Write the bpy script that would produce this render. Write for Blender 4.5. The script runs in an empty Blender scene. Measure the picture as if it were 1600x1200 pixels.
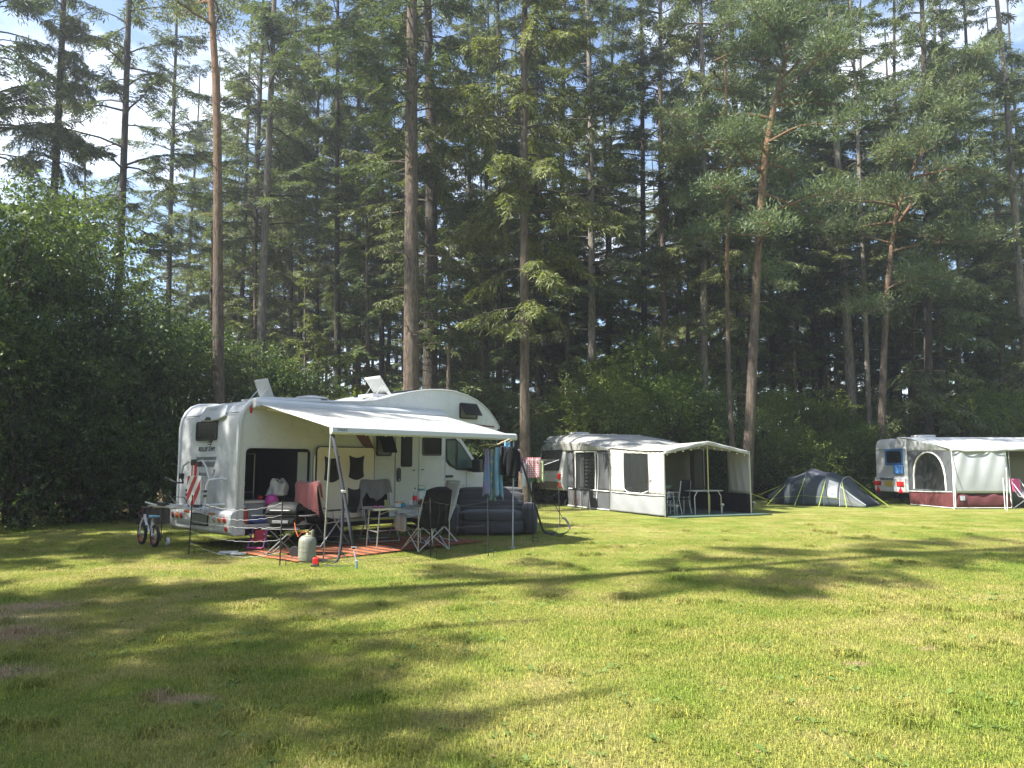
import bpy, math, random
import numpy as np
from mathutils import Vector, Matrix, geometry

# ------------------------------------------------------------------ camera
scene = bpy.context.scene
COL = scene.collection
PITCH = math.atan(125 / 1142)
cam_data = bpy.data.cameras.new('camera')
cam = bpy.data.objects.new('camera', cam_data)
COL.objects.link(cam)
cam_data.sensor_width = 36.0
cam_data.lens = 1142 / 1600 * 36.0
cam_data.clip_start = 0.05
cam_data.clip_end = 3000
cam.location = (0, 0, 1.5)
cam.rotation_euler = (math.radians(90) + PITCH, 0, 0)
scene.camera = cam

# ------------------------------------------------------------------ sky, sun, exposure
SUN_AZ = math.atan2(-0.38, -0.925)            # where the sun stands, seen from above
SUN_EL = math.radians(50)
world = bpy.data.worlds.new('World')
scene.world = world
world.use_nodes = True
wn, wl = world.node_tree.nodes, world.node_tree.links
wn.clear()
w_out = wn.new('ShaderNodeOutputWorld')
w_bg = wn.new('ShaderNodeBackground')
w_bg.inputs['Strength'].default_value = 0.09
sky = wn.new('ShaderNodeTexSky')
sky.sky_type = 'NISHITA'
sky.sun_disc = False
sky.sun_elevation = SUN_EL
sky.sun_rotation = math.pi / 2 - SUN_AZ
sky.air_density = 1.0
sky.dust_density = 1.0
sky.ozone_density = 1.0
# fair-weather clouds, the same everywhere over the dome
w_tc = wn.new('ShaderNodeTexCoord')
w_map = wn.new('ShaderNodeMapping')
w_map.inputs['Scale'].default_value = (1.0, 1.0, 2.2)
w_n = wn.new('ShaderNodeTexNoise')
w_n.inputs['Scale'].default_value = 2.6
w_n.inputs['Detail'].default_value = 8
w_n.inputs['Roughness'].default_value = 0.58
w_r = wn.new('ShaderNodeValToRGB')
w_r.color_ramp.elements[0].position = 0.50
w_r.color_ramp.elements[1].position = 0.72
w_mix = wn.new('ShaderNodeMixRGB')
w_mix.inputs['Color2'].default_value = (8.0, 8.2, 8.5, 1)
wl.new(w_tc.outputs['Generated'], w_map.inputs['Vector'])
wl.new(w_map.outputs['Vector'], w_n.inputs['Vector'])
wl.new(w_n.outputs['Fac'], w_r.inputs['Fac'])
wl.new(w_r.outputs['Color'], w_mix.inputs['Fac'])
wl.new(sky.outputs['Color'], w_mix.inputs['Color1'])
wl.new(w_mix.outputs['Color'], w_bg.inputs['Color'])
wl.new(w_bg.outputs['Background'], w_out.inputs['Surface'])

sun_data = bpy.data.lights.new('sun', 'SUN')
sun = bpy.data.objects.new('sun', sun_data)
COL.objects.link(sun)
sun_data.energy = 5.0
sun_data.angle = math.radians(0.5)
sun_data.color = (1.0, 0.95, 0.86)
_sd = Vector((math.cos(SUN_AZ) * math.cos(SUN_EL), math.sin(SUN_AZ) * math.cos(SUN_EL), math.sin(SUN_EL)))
sun.rotation_euler = _sd.to_track_quat('Z', 'Y').to_euler()

scene.render.engine = 'CYCLES'
scene.view_settings.view_transform = 'Standard'
scene.view_settings.look = 'None'
scene.view_settings.exposure = 1.76
scene.view_settings.gamma = 1.0
scene.view_settings.use_curve_mapping = False
scene.cycles.use_denoising = True
scene.cycles.max_bounces = 8
scene.cycles.diffuse_bounces = 3
scene.cycles.glossy_bounces = 3
scene.cycles.transmission_bounces = 5
scene.cycles.transparent_max_bounces = 12
scene.cycles.volume_bounces = 0
scene.cycles.sample_clamp_indirect = 6.0
scene.cycles.use_adaptive_sampling = True
scene.cycles.adaptive_threshold = 0.02

# ------------------------------------------------------------------ helpers
TAU = math.tau
rng = np.random.default_rng(7)
random.seed(7)


def at_depth(u, v, depth):
    """World point seen at photo pixel (u, v), on the plane y = depth."""
    a, b = (u - 800) / 1142, (600 - v) / 1142
    c, s = math.cos(PITCH), math.sin(PITCH)
    r = (a, c - b * s, s + b * c)
    t = depth / r[1]
    return Vector((r[0] * t, depth, 1.5 + r[2] * t))


def on_ground(u, v):
    a, b = (u - 800) / 1142, (600 - v) / 1142
    c, s = math.cos(PITCH), math.sin(PITCH)
    r = (a, c - b * s, s + b * c)
    t = -1.5 / r[2]
    return Vector((r[0] * t, r[1] * t, 0))


_MATS = {}


def new_mat(name):
    m = bpy.data.materials.new(name)
    m.use_nodes = True
    return m, m.node_tree.nodes, m.node_tree.links, m.node_tree.nodes['Principled BSDF']


def mat(name, color, rough=0.5, metal=0.0, var=0.12, scale=6.0, bump=0.0, bscale=60.0, transl=0.0, spec=0.5, coat=0.0, sheen=0.0):
    """Principled material with a little wear: noise in colour and roughness, optional fine relief."""
    if name in _MATS:
        return _MATS[name]
    m, n, l, p = new_mat(name)
    tc = n.new('ShaderNodeTexCoord')
    ns = n.new('ShaderNodeTexNoise')
    ns.inputs['Scale'].default_value = scale
    ns.inputs['Detail'].default_value = 6
    ns.inputs['Roughness'].default_value = 0.65
    l.new(tc.outputs['Object'], ns.inputs['Vector'])
    mx = n.new('ShaderNodeMixRGB')
    c = tuple(color)
    mx.inputs['Color1'].default_value = tuple(x * (1 - var) for x in c) + (1,)
    mx.inputs['Color2'].default_value = tuple(min(1, x * (1 + var)) for x in c) + (1,)
    l.new(ns.outputs['Fac'], mx.inputs['Fac'])
    l.new(mx.outputs['Color'], p.inputs['Base Color'])
    mr = n.new('ShaderNodeMapRange')
    mr.inputs['To Min'].default_value = max(0.03, rough - 0.12)
    mr.inputs['To Max'].default_value = min(1, rough + 0.12)
    l.new(ns.outputs['Fac'], mr.inputs['Value'])
    l.new(mr.outputs['Result'], p.inputs['Roughness'])
    p.inputs['Metallic'].default_value = metal
    p.inputs['Specular IOR Level'].default_value = spec
    if coat:
        p.inputs['Coat Weight'].default_value = coat
        p.inputs['Coat Roughness'].default_value = 0.08
    if sheen:
        p.inputs['Sheen Weight'].default_value = sheen
    if bump:
        nb = n.new('ShaderNodeTexNoise')
        nb.inputs['Scale'].default_value = bscale
        nb.inputs['Detail'].default_value = 4
        l.new(tc.outputs['Object'], nb.inputs['Vector'])
        bp = n.new('ShaderNodeBump')
        bp.inputs['Strength'].default_value = bump
        bp.inputs['Distance'].default_value = 0.02
        l.new(nb.outputs['Fac'], bp.inputs['Height'])
        l.new(bp.outputs['Normal'], p.inputs['Normal'])
    if transl:
        out = n['Material Output']
        tr = n.new('ShaderNodeBsdfTranslucent')
        l.new(mx.outputs['Color'], tr.inputs['Color'])
        ms = n.new('ShaderNodeMixShader')
        ms.inputs['Fac'].default_value = transl
        l.new(p.outputs['BSDF'], ms.inputs[1])
        l.new(tr.outputs['BSDF'], ms.inputs[2])
        l.new(ms.outputs['Shader'], out.inputs['Surface'])
    _MATS[name] = m
    return m


def clear_mat(name, tint, alpha, rough=0.12):
    """Thin clear film (vinyl, acrylic): part transparent, part glossy and dusty."""
    if name in _MATS:
        return _MATS[name]
    m, n, l, p = new_mat(name)
    p.inputs['Base Color'].default_value = tuple(tint) + (1,)
    p.inputs['Roughness'].default_value = rough
    tp = n.new('ShaderNodeBsdfTransparent')
    ms = n.new('ShaderNodeMixShader')
    ms.inputs['Fac'].default_value = alpha
    l.new(tp.outputs['BSDF'], ms.inputs[1])
    l.new(p.outputs['BSDF'], ms.inputs[2])
    l.new(ms.outputs['Shader'], n['Material Output'].inputs['Surface'])
    tc = n.new('ShaderNodeTexCoord')
    nb = n.new('ShaderNodeTexNoise')
    nb.inputs['Scale'].default_value = 5
    l.new(tc.outputs['Object'], nb.inputs['Vector'])
    bp = n.new('ShaderNodeBump')
    bp.inputs['Strength'].default_value = 0.25
    bp.inputs['Distance'].default_value = 0.05
    l.new(nb.outputs['Fac'], bp.inputs['Height'])
    l.new(bp.outputs['Normal'], p.inputs['Normal'])
    _MATS[name] = m
    return m


def frame_of(d):
    d = Vector(d).normalized()
    up = Vector((0, 0, 1)) if abs(d.z) < 0.95 else Vector((1, 0, 0))
    a = d.cross(up).normalized()
    return d, a, d.cross(a).normalized()


class MB:
    """Collects shapes; build() links them as ONE mesh object."""

    def __init__(self):
        self.v, self.f = [], []

    def add(self, vs, fs):
        o = len(self.v)
        self.v += [tuple(p) for p in vs]
        self.f += [tuple(i + o for i in q) for q in fs]
        return self

    def box(self, c, s, rz=0.0, rx=0.0, ry=0.0, taper=1.0):
        R = Matrix.Rotation(rz, 3, 'Z') @ Matrix.Rotation(ry, 3, 'Y') @ Matrix.Rotation(rx, 3, 'X')
        c = Vector(c)
        vs = []
        for z in (-1, 1):
            k = taper if z > 0 else 1.0
            for x, y in ((-1, -1), (1, -1), (1, 1), (-1, 1)):
                vs.append(c + R @ Vector((x * s[0] / 2 * k, y * s[1] / 2 * k, z * s[2] / 2)))
        return self.add(vs, [(3, 2, 1, 0), (4, 5, 6, 7), (0, 1, 5, 4), (1, 2, 6, 5), (2, 3, 7, 6), (3, 0, 4, 7)])

    def tube(self, pts, r, n=8, closed=False):
        P = [Vector(p) for p in pts]
        m = len(P)
        rs = r if isinstance(r, (list, tuple)) else [r] * m
        vs, fs = [], []
        ref = None
        for i in range(m):
            if closed:
                d = P[(i + 1) % m] - P[i - 1]
            else:
                d = P[min(i + 1, m - 1)] - P[max(i - 1, 0)]
            d = d.normalized() if d.length > 1e-9 else Vector((0, 0, 1))
            if ref is None:
                ref = frame_of(d)[1]
            a = ref - d * ref.dot(d)
            a = a.normalized() if a.length > 1e-6 else frame_of(d)[1]
            ref = a
            b = d.cross(a)
            for k in range(n):
                t = TAU * k / n
                vs.append(P[i] + (a * math.cos(t) + b * math.sin(t)) * rs[i])
        for i in range(m if closed else m - 1):
            j = (i + 1) % m
            for k in range(n):
                q = (k + 1) % n
                fs.append((i * n + k, i * n + q, j * n + q, j * n + k))
        if not closed:
            fs.append(tuple(range(n - 1, -1, -1)))
            fs.append(tuple((m - 1) * n + k for k in range(n)))
        return self.add(vs, fs)

    def lathe(self, prof, n=20, o=(0, 0, 0), axis=(0, 0, 1)):
        d, a, b = frame_of(axis)
        o = Vector(o)
        vs, fs = [], []
        for r, z in prof:
            for k in range(n):
                t = TAU * k / n
                vs.append(o + d * z + (a * math.cos(t) + b * math.sin(t)) * max(r, 1e-4))
        for i in range(len(prof) - 1):
            for k in range(n):
                q = (k + 1) % n
                fs.append((i * n + k, i * n + q, (i + 1) * n + q, (i + 1) * n + k))
        fs.append(tuple(range(n - 1, -1, -1)))
        fs.append(tuple((len(prof) - 1) * n + k for k in range(n)))
        return self.add(vs, fs)

    def prism(self, poly, fn, h0, h1, holes=()):
        """Polygon (2D points, optional holes) swept from h0 to h1; fn(a, b, h) gives the 3D point."""
        loops = [list(poly)] + [list(h) for h in holes]
        tri = geometry.tessellate_polygon([[Vector((p[0], p[1], 0)) for p in lp] for lp in loops])
        flat = [p for lp in loops for p in lp]
        n = len(flat)
        vs = [fn(p[0], p[1], h0) for p in flat] + [fn(p[0], p[1], h1) for p in flat]
        fs = [tuple(t) for t in tri] + [tuple(i + n for i in reversed(t)) for t in tri]
        if not holes:
            fs = [tuple(range(n)), tuple(range(2 * n - 1, n - 1, -1))]
        s = 0
        for lp in loops:
            k = len(lp)
            for i in range(k):
                j = (i + 1) % k
                fs.append((s + i, s + i + n, s + j + n, s + j))
            s += k
        return self.add(vs, fs)

    def grid(self, fn, nu, nv):
        vs = [fn(i / nu, j / nv) for j in range(nv + 1) for i in range(nu + 1)]
        fs = [(j * (nu + 1) + i, j * (nu + 1) + i + 1, (j + 1) * (nu + 1) + i + 1, (j + 1) * (nu + 1) + i)
              for j in range(nv) for i in range(nu)]
        return self.add(vs, fs)

    def sphere(self, c, r, n=12, m=8):
        c = Vector(c)
        rr = r if isinstance(r, (tuple, list)) else (r, r, r)
        vs, fs = [], []
        for j in range(m + 1):
            p = math.pi * j / m
            for i in range(n):
                t = TAU * i / n
                vs.append(c + Vector((rr[0] * math.sin(p) * math.cos(t), rr[1] * math.sin(p) * math.sin(t), rr[2] * math.cos(p))))
        for j in range(m):
            for i in range(n):
                k = (i + 1) % n
                fs.append((j * n + i, (j + 1) * n + i, (j + 1) * n + k, j * n + k))
        return self.add(vs, fs)

    def build(self, name, material, parent=None, smooth=40, bevel=0.0, solid=0.0, segs=2, label=None, subsurf=0):
        me = bpy.data.meshes.new(name)
        me.from_pydata([tuple(p) for p in self.v], [], self.f)
        bm_fix(me)
        if smooth:
            me.polygons.foreach_set('use_smooth', [True] * len(me.polygons))
            me.set_sharp_from_angle(angle=math.radians(smooth))
        me.materials.append(material)
        o = bpy.data.objects.new(name, me)
        COL.objects.link(o)
        if parent is not None:
            o.parent = parent
        if solid:
            s = o.modifiers.new('solid', 'SOLIDIFY')
            s.thickness = solid
            s.offset = 0
        if bevel:
            b = o.modifiers.new('bevel', 'BEVEL')
            b.width = bevel
            b.segments = segs
            b.limit_method = 'ANGLE'
            b.angle_limit = math.radians(35)
        if subsurf:
            s = o.modifiers.new('sub', 'SUBSURF')
            s.levels = s.render_levels = subsurf
        if label:
            o['label'] = label
        return o


def bm_fix(me):
    import bmesh
    b = bmesh.new()
    b.from_mesh(me)
    bmesh.ops.recalc_face_normals(b, faces=b.faces)
    b.to_mesh(me)
    b.free()


def thing(name, label, cat, loc=(0, 0, 0), rz=0.0, group=None):
    o = bpy.data.objects.new(name, None)
    COL.objects.link(o)
    o.empty_display_size = 0.2
    o.location = loc
    o.rotation_euler = (0, 0, rz)
    return tag(o, label, cat, group)


def tag(o, label=None, cat=None, group=None, kind=None):
    for k, x in (('label', label), ('category', cat), ('group', group), ('kind', kind)):
        if x:
            o[k] = x
    return o


def copy_tree(o, parent=None):
    c = o.copy()
    COL.objects.link(c)
    if parent is not None:
        c.parent = parent
    for ch in [x for x in bpy.data.objects if x.parent == o]:
        copy_tree(ch, c)
    return c


def np_mesh(name, verts, quads, material, tris=None):
    """Mesh datablock straight from numpy arrays (quads n x 4)."""
    me = bpy.data.meshes.new(name)
    nv, nq = len(verts), len(quads)
    nt = 0 if tris is None else len(tris)
    me.vertices.add(nv)
    me.vertices.foreach_set('co', np.ascontiguousarray(verts, dtype=np.float32).ravel())
    loops = np.asarray(quads, dtype=np.int32).ravel()
    starts = np.arange(nq, dtype=np.int32) * 4
    if nt:
        loops = np.concatenate([loops, np.asarray(tris, dtype=np.int32).ravel()])
        starts = np.concatenate([starts, nq * 4 + np.arange(nt, dtype=np.int32) * 3])
    me.loops.add(len(loops))
    me.loops.foreach_set('vertex_index', loops)
    me.polygons.add(nq + nt)
    me.polygons.foreach_set('loop_start', starts)
    me.update(calc_edges=True)
    me.materials.append(material)
    return me

# ------------------------------------------------------------------ ground
def noise_node(n, l, vec, scale, detail=5, rough=0.6):
    t = n.new('ShaderNodeTexNoise')
    t.inputs['Scale'].default_value = scale
    t.inputs['Detail'].default_value = detail
    t.inputs['Roughness'].default_value = rough
    l.new(vec, t.inputs['Vector'])
    return t.outputs['Fac']


def ramp_node(n, l, fac, stops):
    r = n.new('ShaderNodeValToRGB')
    e = r.color_ramp.elements
    e[0].position, e[0].color = stops[0][0], tuple(stops[0][1]) + (1,)
    e[1].position, e[1].color = stops[-1][0], tuple(stops[-1][1]) + (1,)
    for p, c in stops[1:-1]:
        k = e.new(p)
        k.color = tuple(c) + (1,)
    l.new(fac, r.inputs['Fac'])
    return r.outputs['Color']


def mix_node(n, l, fac, a, b, mode='MIX'):
    m = n.new('ShaderNodeMixRGB')
    m.blend_type = mode
    for sock, x in (('Fac', fac), ('Color1', a), ('Color2', b)):
        if isinstance(x, (int, float)):
            m.inputs[sock].default_value = x
        elif isinstance(x, tuple):
            m.inputs[sock].default_value = x + (1,)
        else:
            l.new(x, m.inputs[sock])
    return m.outputs['Color']


def lawn_colour(n, l):
    """Green, dry and bare patches by place; the same for the sheet and the blades standing on it."""
    g = n.new('ShaderNodeNewGeometry')
    pos = g.outputs['Position']
    big = noise_node(n, l, pos, 0.33, 5, 0.6)
    mid = noise_node(n, l, pos, 1.5, 6, 0.65)
    s = n.new('ShaderNodeMath')
    s.operation = 'MULTIPLY_ADD'
    s.inputs[1].default_value = 0.55
    l.new(mid, s.inputs[0])
    s2 = n.new('ShaderNodeMath')
    s2.operation = 'MULTIPLY'
    s2.inputs[1].default_value = 0.45
    l.new(big, s2.inputs[0])
    l.new(s2.outputs[0], s.inputs[2])
    base = ramp_node(n, l, s.outputs[0], [(0.30, (0.12, 0.185, 0.030)), (0.41, (0.19, 0.25, 0.042)), (0.51, (0.28, 0.295, 0.075)), (0.65, (0.40, 0.35, 0.155))])
    # worn bare spots at fixed places of the field
    acc = None
    for (x, y, rx, ry) in ((-5.7, 7.4, 1.5, 0.85), (-4.6, 6.7, 1.0, 0.42), (-2.15, 4.9, 0.34, 0.12), (2.62, 5.75, 0.17, 0.07), (-5.1, 8.0, 0.7, 0.3), (3.4, 6.2, 0.14, 0.06), (-3.9, 5.5, 0.8, 0.3)):
        mp = n.new('ShaderNodeMapping')
        mp.vector_type = 'POINT'
        mp.inputs['Scale'].default_value = (1 / rx, 1 / ry, 0)
        mp.inputs['Location'].default_value = (-x / rx, -y / ry, 0)
        l.new(pos, mp.inputs['Vector'])
        ln = n.new('ShaderNodeVectorMath')
        ln.operation = 'LENGTH'
        l.new(mp.outputs['Vector'], ln.inputs[0])
        mr = n.new('ShaderNodeMapRange')
        mr.inputs['From Min'].default_value = 1.15
        mr.inputs['From Max'].default_value = 0.2
        l.new(ln.outputs['Value'], mr.inputs['Value'])
        if acc is None:
            acc = mr.outputs['Result']
        else:
            a = n.new('ShaderNodeMath')
            a.operation = 'MAXIMUM'
            l.new(acc, a.inputs[0])
            l.new(mr.outputs['Result'], a.inputs[1])
            acc = a.outputs[0]
    fine = noise_node(n, l, pos, 7.0, 6, 0.7)
    a = n.new('ShaderNodeMath')
    a.operation = 'MULTIPLY_ADD'
    a.inputs[1].default_value = 2.2
    a.inputs[2].default_value = -1.1
    l.new(fine, a.inputs[0])
    b = n.new('ShaderNodeMath')
    b.operation = 'ADD'
    b.use_clamp = True
    l.new(acc, b.inputs[0])
    l.new(a.outputs[0], b.inputs[1])
    c = n.new('ShaderNodeMath')
    c.operation = 'MULTIPLY'
    c.use_clamp = True
    l.new(b.outputs[0], c.inputs[0])
    l.new(acc, c.inputs[1])
    d = n.new('ShaderNodeMath')
    d.operation = 'MULTIPLY'
    d.inputs[1].default_value = 1.6
    d.use_clamp = True
    l.new(c.outputs[0], d.inputs[0])
    return pos, mix_node(n, l, d.outputs[0], base, (0.40, 0.31, 0.20)), d.outputs[0]


m_lawn, n, l, p = new_mat('lawn')
pos, colr, bare = lawn_colour(n, l)
grain = noise_node(n, l, pos, 34, 5, 0.75)
grain2 = noise_node(n, l, pos, 120, 3, 0.7)
colr = mix_node(n, l, 0.75, colr, ramp_node(n, l, grain, [(0.3, (0.32, 0.34, 0.30)), (0.7, (1.12, 1.12, 1.08))]), 'MULTIPLY')
colr = mix_node(n, l, 0.6, colr, ramp_node(n, l, grain2, [(0.35, (0.5, 0.5, 0.45)), (0.65, (1.15, 1.15, 1.15))]), 'MULTIPLY')
# needle litter under the trees, beyond the mown edge
sx = n.new('ShaderNodeSeparateXYZ')
l.new(pos, sx.inputs[0])
e = n.new('ShaderNodeMath')
e.operation = 'MULTIPLY_ADD'
e.inputs[1].default_value = -0.72
l.new(sx.outputs['X'], e.inputs[0])
l.new(sx.outputs['Y'], e.inputs[2])
edge_noise = noise_node(n, l, pos, 0.5, 4)
e2 = n.new('ShaderNodeMath')
e2.operation = 'MULTIPLY_ADD'
e2.inputs[1].default_value = 5.0
l.new(edge_noise, e2.inputs[0])
l.new(e.outputs[0], e2.inputs[2])
em = n.new('ShaderNodeMapRange')
em.inputs['From Min'].default_value = 29.0
em.inputs['From Max'].default_value = 32.5
l.new(e2.outputs[0], em.inputs['Value'])
litter = ramp_node(n, l, noise_node(n, l, pos, 3.0, 7, 0.7), [(0.3, (0.045, 0.03, 0.018)), (0.52, (0.10, 0.07, 0.035)), (0.7, (0.09, 0.11, 0.03))])
colr = mix_node(n, l, em.outputs['Result'], colr, litter)
l.new(colr, p.inputs['Base Color'])
p.inputs['Roughness'].default_value = 0.95
p.inputs['Specular IOR Level'].default_value = 0.15
bp = n.new('ShaderNodeBump')
bp.inputs['Strength'].default_value = 0.9
bp.inputs['Distance'].default_value = 0.03
l.new(grain, bp.inputs['Height'])
l.new(bp.outputs['Normal'], p.inputs['Normal'])


def gz(x, y):
    """Gentle unevenness of the field (a few centimetres)."""
    return 0.010 * math.sin(x * 0.55 + 1.3) * math.sin(y * 0.43) + 0.006 * math.sin(x * 1.7 + y * 1.1) - 0.012


g = MB()
NX = 150
g.grid(lambda a, b: ((a - 0.5) * 60 + 2, -4 + b * 64, gz((a - 0.5) * 60 + 2, -4 + b * 64) * min(1, 8 * min(a, 1 - a, b, 1 - b))), NX, NX)
ground = tag(g.build('lawn', m_lawn), kind='structure')
ground['label'] = 'sunlit mown lawn with dry and bare patches running to the trees'
g = MB()
R0 = ((-28, -4), (32, -4), (32, 60), (-28, 60))
R1 = ((-700, -700), (700, -700), (700, 700), (-700, 700))
g.add([(x, y, 0.0) for x, y in R0] + [(x, y, 0.0) for x, y in R1], [(0, 4, 5, 1), (1, 5, 6, 2), (2, 6, 7, 3), (3, 7, 4, 0)])
tag(g.build('terrain', m_lawn, smooth=0), kind='structure')['label'] = 'forest floor and fields around the campsite lawn'

# grass blades: three small tufts of turf laid out over the near lawn
m_blade, n, l, p = new_mat('grass_blade')
pos, colr, bare = lawn_colour(n, l)
gg = n.new('ShaderNodeNewGeometry')
jit = ramp_node(n, l, gg.outputs['Random Per Island'], [(0.0, (0.62, 0.66, 0.6)), (0.6, (1.05, 1.05, 1.0)), (0.85, (1.35, 1.28, 1.1)), (1.0, (1.8, 1.5, 1.2))])
colr = mix_node(n, l, 1.0, colr, jit, 'MULTIPLY')
l.new(colr, p.inputs['Base Color'])
p.inputs['Roughness'].default_value = 0.6
p.inputs['Specular IOR Level'].default_value = 0.25
tr = n.new('ShaderNodeBsdfTranslucent')
l.new(colr, tr.inputs['Color'])
ms = n.new('ShaderNodeMixShader')
ms.inputs['Fac'].default_value = 0.35
l.new(p.outputs['BSDF'], ms.inputs[1])
l.new(tr.outputs['BSDF'], ms.inputs[2])
l.new(ms.outputs['Shader'], n['Material Output'].inputs['Surface'])


def turf_mesh(seed, count, size, hmin, hmax, w):
    r = np.random.default_rng(seed)
    b = np.stack([r.normal(0, size * .36, count), r.normal(0, size * .36, count), np.zeros(count)], 1)
    h = r.uniform(hmin, hmax, count) * (0.75 + 0.5 * r.random(count))
    az = r.uniform(0, TAU, count)
    lean = r.uniform(0.35, 1.9, count) ** 1.0
    d = np.stack([np.cos(az), np.sin(az), np.zeros(count)], 1)
    s = np.stack([-np.sin(az + r.normal(0, .6, count)), np.cos(az), np.zeros(count)], 1)
    s /= np.linalg.norm(s, axis=1, keepdims=True)
    up = np.array([0, 0, 1.0])
    ww = (w * r.uniform(.6, 1.3, count))[:, None]
    h = h[:, None]
    m1 = b + up * h * .6 + d * h * .22 * lean[:, None]
    t = b + up * h * np.clip(1 - .42 * lean[:, None], .12, 1) + d * h * .75 * lean[:, None]
    V = np.stack([b - s * ww / 2 - up * .01, b + s * ww / 2 - up * .01, m1 + s * ww * .4, m1 - s * ww * .4, t], 1).reshape(-1, 3)
    i = np.arange(count) * 5
    return np_mesh('turf', V, np.stack([i, i + 1, i + 2, i + 3], 1), m_blade, np.stack([i + 3, i + 2, i + 4], 1))


def gn_scatter(name, protos, pts, rot, scl, idx):
    """One object of points; a node group puts the k-th turf on every point."""
    me = bpy.data.meshes.new(name)
    me.vertices.add(len(pts))
    me.vertices.foreach_set('co', pts.astype(np.float32).ravel())
    for nm, ty, arr in (('rot', 'FLOAT', rot), ('scl', 'FLOAT', scl), ('idx', 'INT', idx)):
        a = me.attributes.new(nm, ty, 'POINT')
        a.data.foreach_set('value', arr.astype(np.int32 if ty == 'INT' else np.float32))
    ob = bpy.data.objects.new(name, me)
    COL.objects.link(ob)
    ng = bpy.data.node_groups.new(name, 'GeometryNodeTree')
    ng.interface.new_socket('Geometry', in_out='INPUT', socket_type='NodeSocketGeometry')
    ng.interface.new_socket('Geometry', in_out='OUTPUT', socket_type='NodeSocketGeometry')
    N, L = ng.nodes, ng.links
    gi, go = N.new('NodeGroupInput'), N.new('NodeGroupOutput')
    mp = N.new('GeometryNodeMeshToPoints')
    L.new(gi.outputs[0], mp.inputs['Mesh'])
    join = N.new('GeometryNodeJoinGeometry')

    def attr(nm, ty):
        a = N.new('GeometryNodeInputNamedAttribute')
        a.data_type = ty
        a.inputs['Name'].default_value = nm
        return a.outputs['Attribute']
    ar, asc, ai = attr('rot', 'FLOAT'), attr('scl', 'FLOAT'), attr('idx', 'INT')
    cx = N.new('ShaderNodeCombineXYZ')
    L.new(ar, cx.inputs['Z'])
    e2r = N.new('FunctionNodeEulerToRotation')
    L.new(cx.outputs[0], e2r.inputs[0])
    g2i = N.new('GeometryNodeGeometryToInstance')
    for pr in reversed(protos):
        oi = N.new('GeometryNodeObjectInfo')
        oi.inputs['Object'].default_value = pr
        L.new(oi.outputs['Geometry'], g2i.inputs[0])
    iop = N.new('GeometryNodeInstanceOnPoints')
    L.new(mp.outputs[0], iop.inputs['Points'])
    L.new(g2i.outputs[0], iop.inputs['Instance'])
    iop.inputs['Pick Instance'].default_value = True
    L.new(ai, iop.inputs['Instance Index'])
    L.new(e2r.outputs[0], iop.inputs['Rotation'])
    L.new(asc, iop.inputs['Scale'])
    L.new(iop.outputs[0], go.inputs[0])
    md = ob.modifiers.new('scatter', 'NODES')
    md.node_group = ng
    return ob


turfs = []
for k in range(3):
    o = bpy.data.objects.new('turf', turf_mesh(20 + k, 2300, 0.80, 0.014, 0.034, 0.0030))
    COL.objects.link(o)
    o.location = (-3 + k * 1.5, -2.5, 0)
    tag(o, kind='stuff')
    o['label'] = 'short grass tuft'
    turfs.append(o)
pts = []
y = 3.0
while y < 24:
    st = 0.5 if y < 10 else 0.62 if y < 15 else 0.8
    x = -0.78 * y - 0.8
    while x < 0.78 * y + 0.8:
        px, py = x + random.uniform(-.2, .2), y + random.uniform(-.2, .2)
        pts.append((px, py, gz(px, py)))
        x += st
    y += st
pts = np.array(pts)
# worn earth carries fewer tufts
bare_spots = ((-5.7, 7.4, 1.2, 0.7), (-4.6, 6.7, .8, .35), (-2.15, 4.9, .22, .1))
keep = np.ones(len(pts), bool)
for (x, y, rx, ry) in bare_spots:
    keep &= ~((((pts[:, 0] - x) / rx) ** 2 + ((pts[:, 1] - y) / ry) ** 2 < 1) & (rng.random(len(pts)) < .75))
pts = pts[keep]
sc_ = 0.85 + 0.45 * rng.random(len(pts))
sc_ *= np.clip(1.25 - pts[:, 1] / 40, .6, 1.1)
# taller tufts here and there
nt_ = 170
tx = rng.uniform(-1, 1, nt_)
ty = 4 + 15 * rng.random(nt_) ** 1.3
extra = np.stack([tx * .75 * ty, ty, np.zeros(nt_) - .006], 1)
pts = np.concatenate([pts, extra])
sc_ = np.concatenate([sc_, rng.uniform(1.3, 2.0, nt_) * .55])
turfs.append(bpy.data.objects.new('turf', turf_mesh(40, 420, 0.16, 0.04, 0.085, 0.005)))
COL.objects.link(turfs[-1])
turfs[-1].location = (1.5, -2.5, 0)
tag(turfs[-1], 'taller grass tuft', kind='stuff')
idx_ = np.concatenate([rng.integers(0, 3, len(pts) - nt_), np.full(nt_, 3)])
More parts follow.
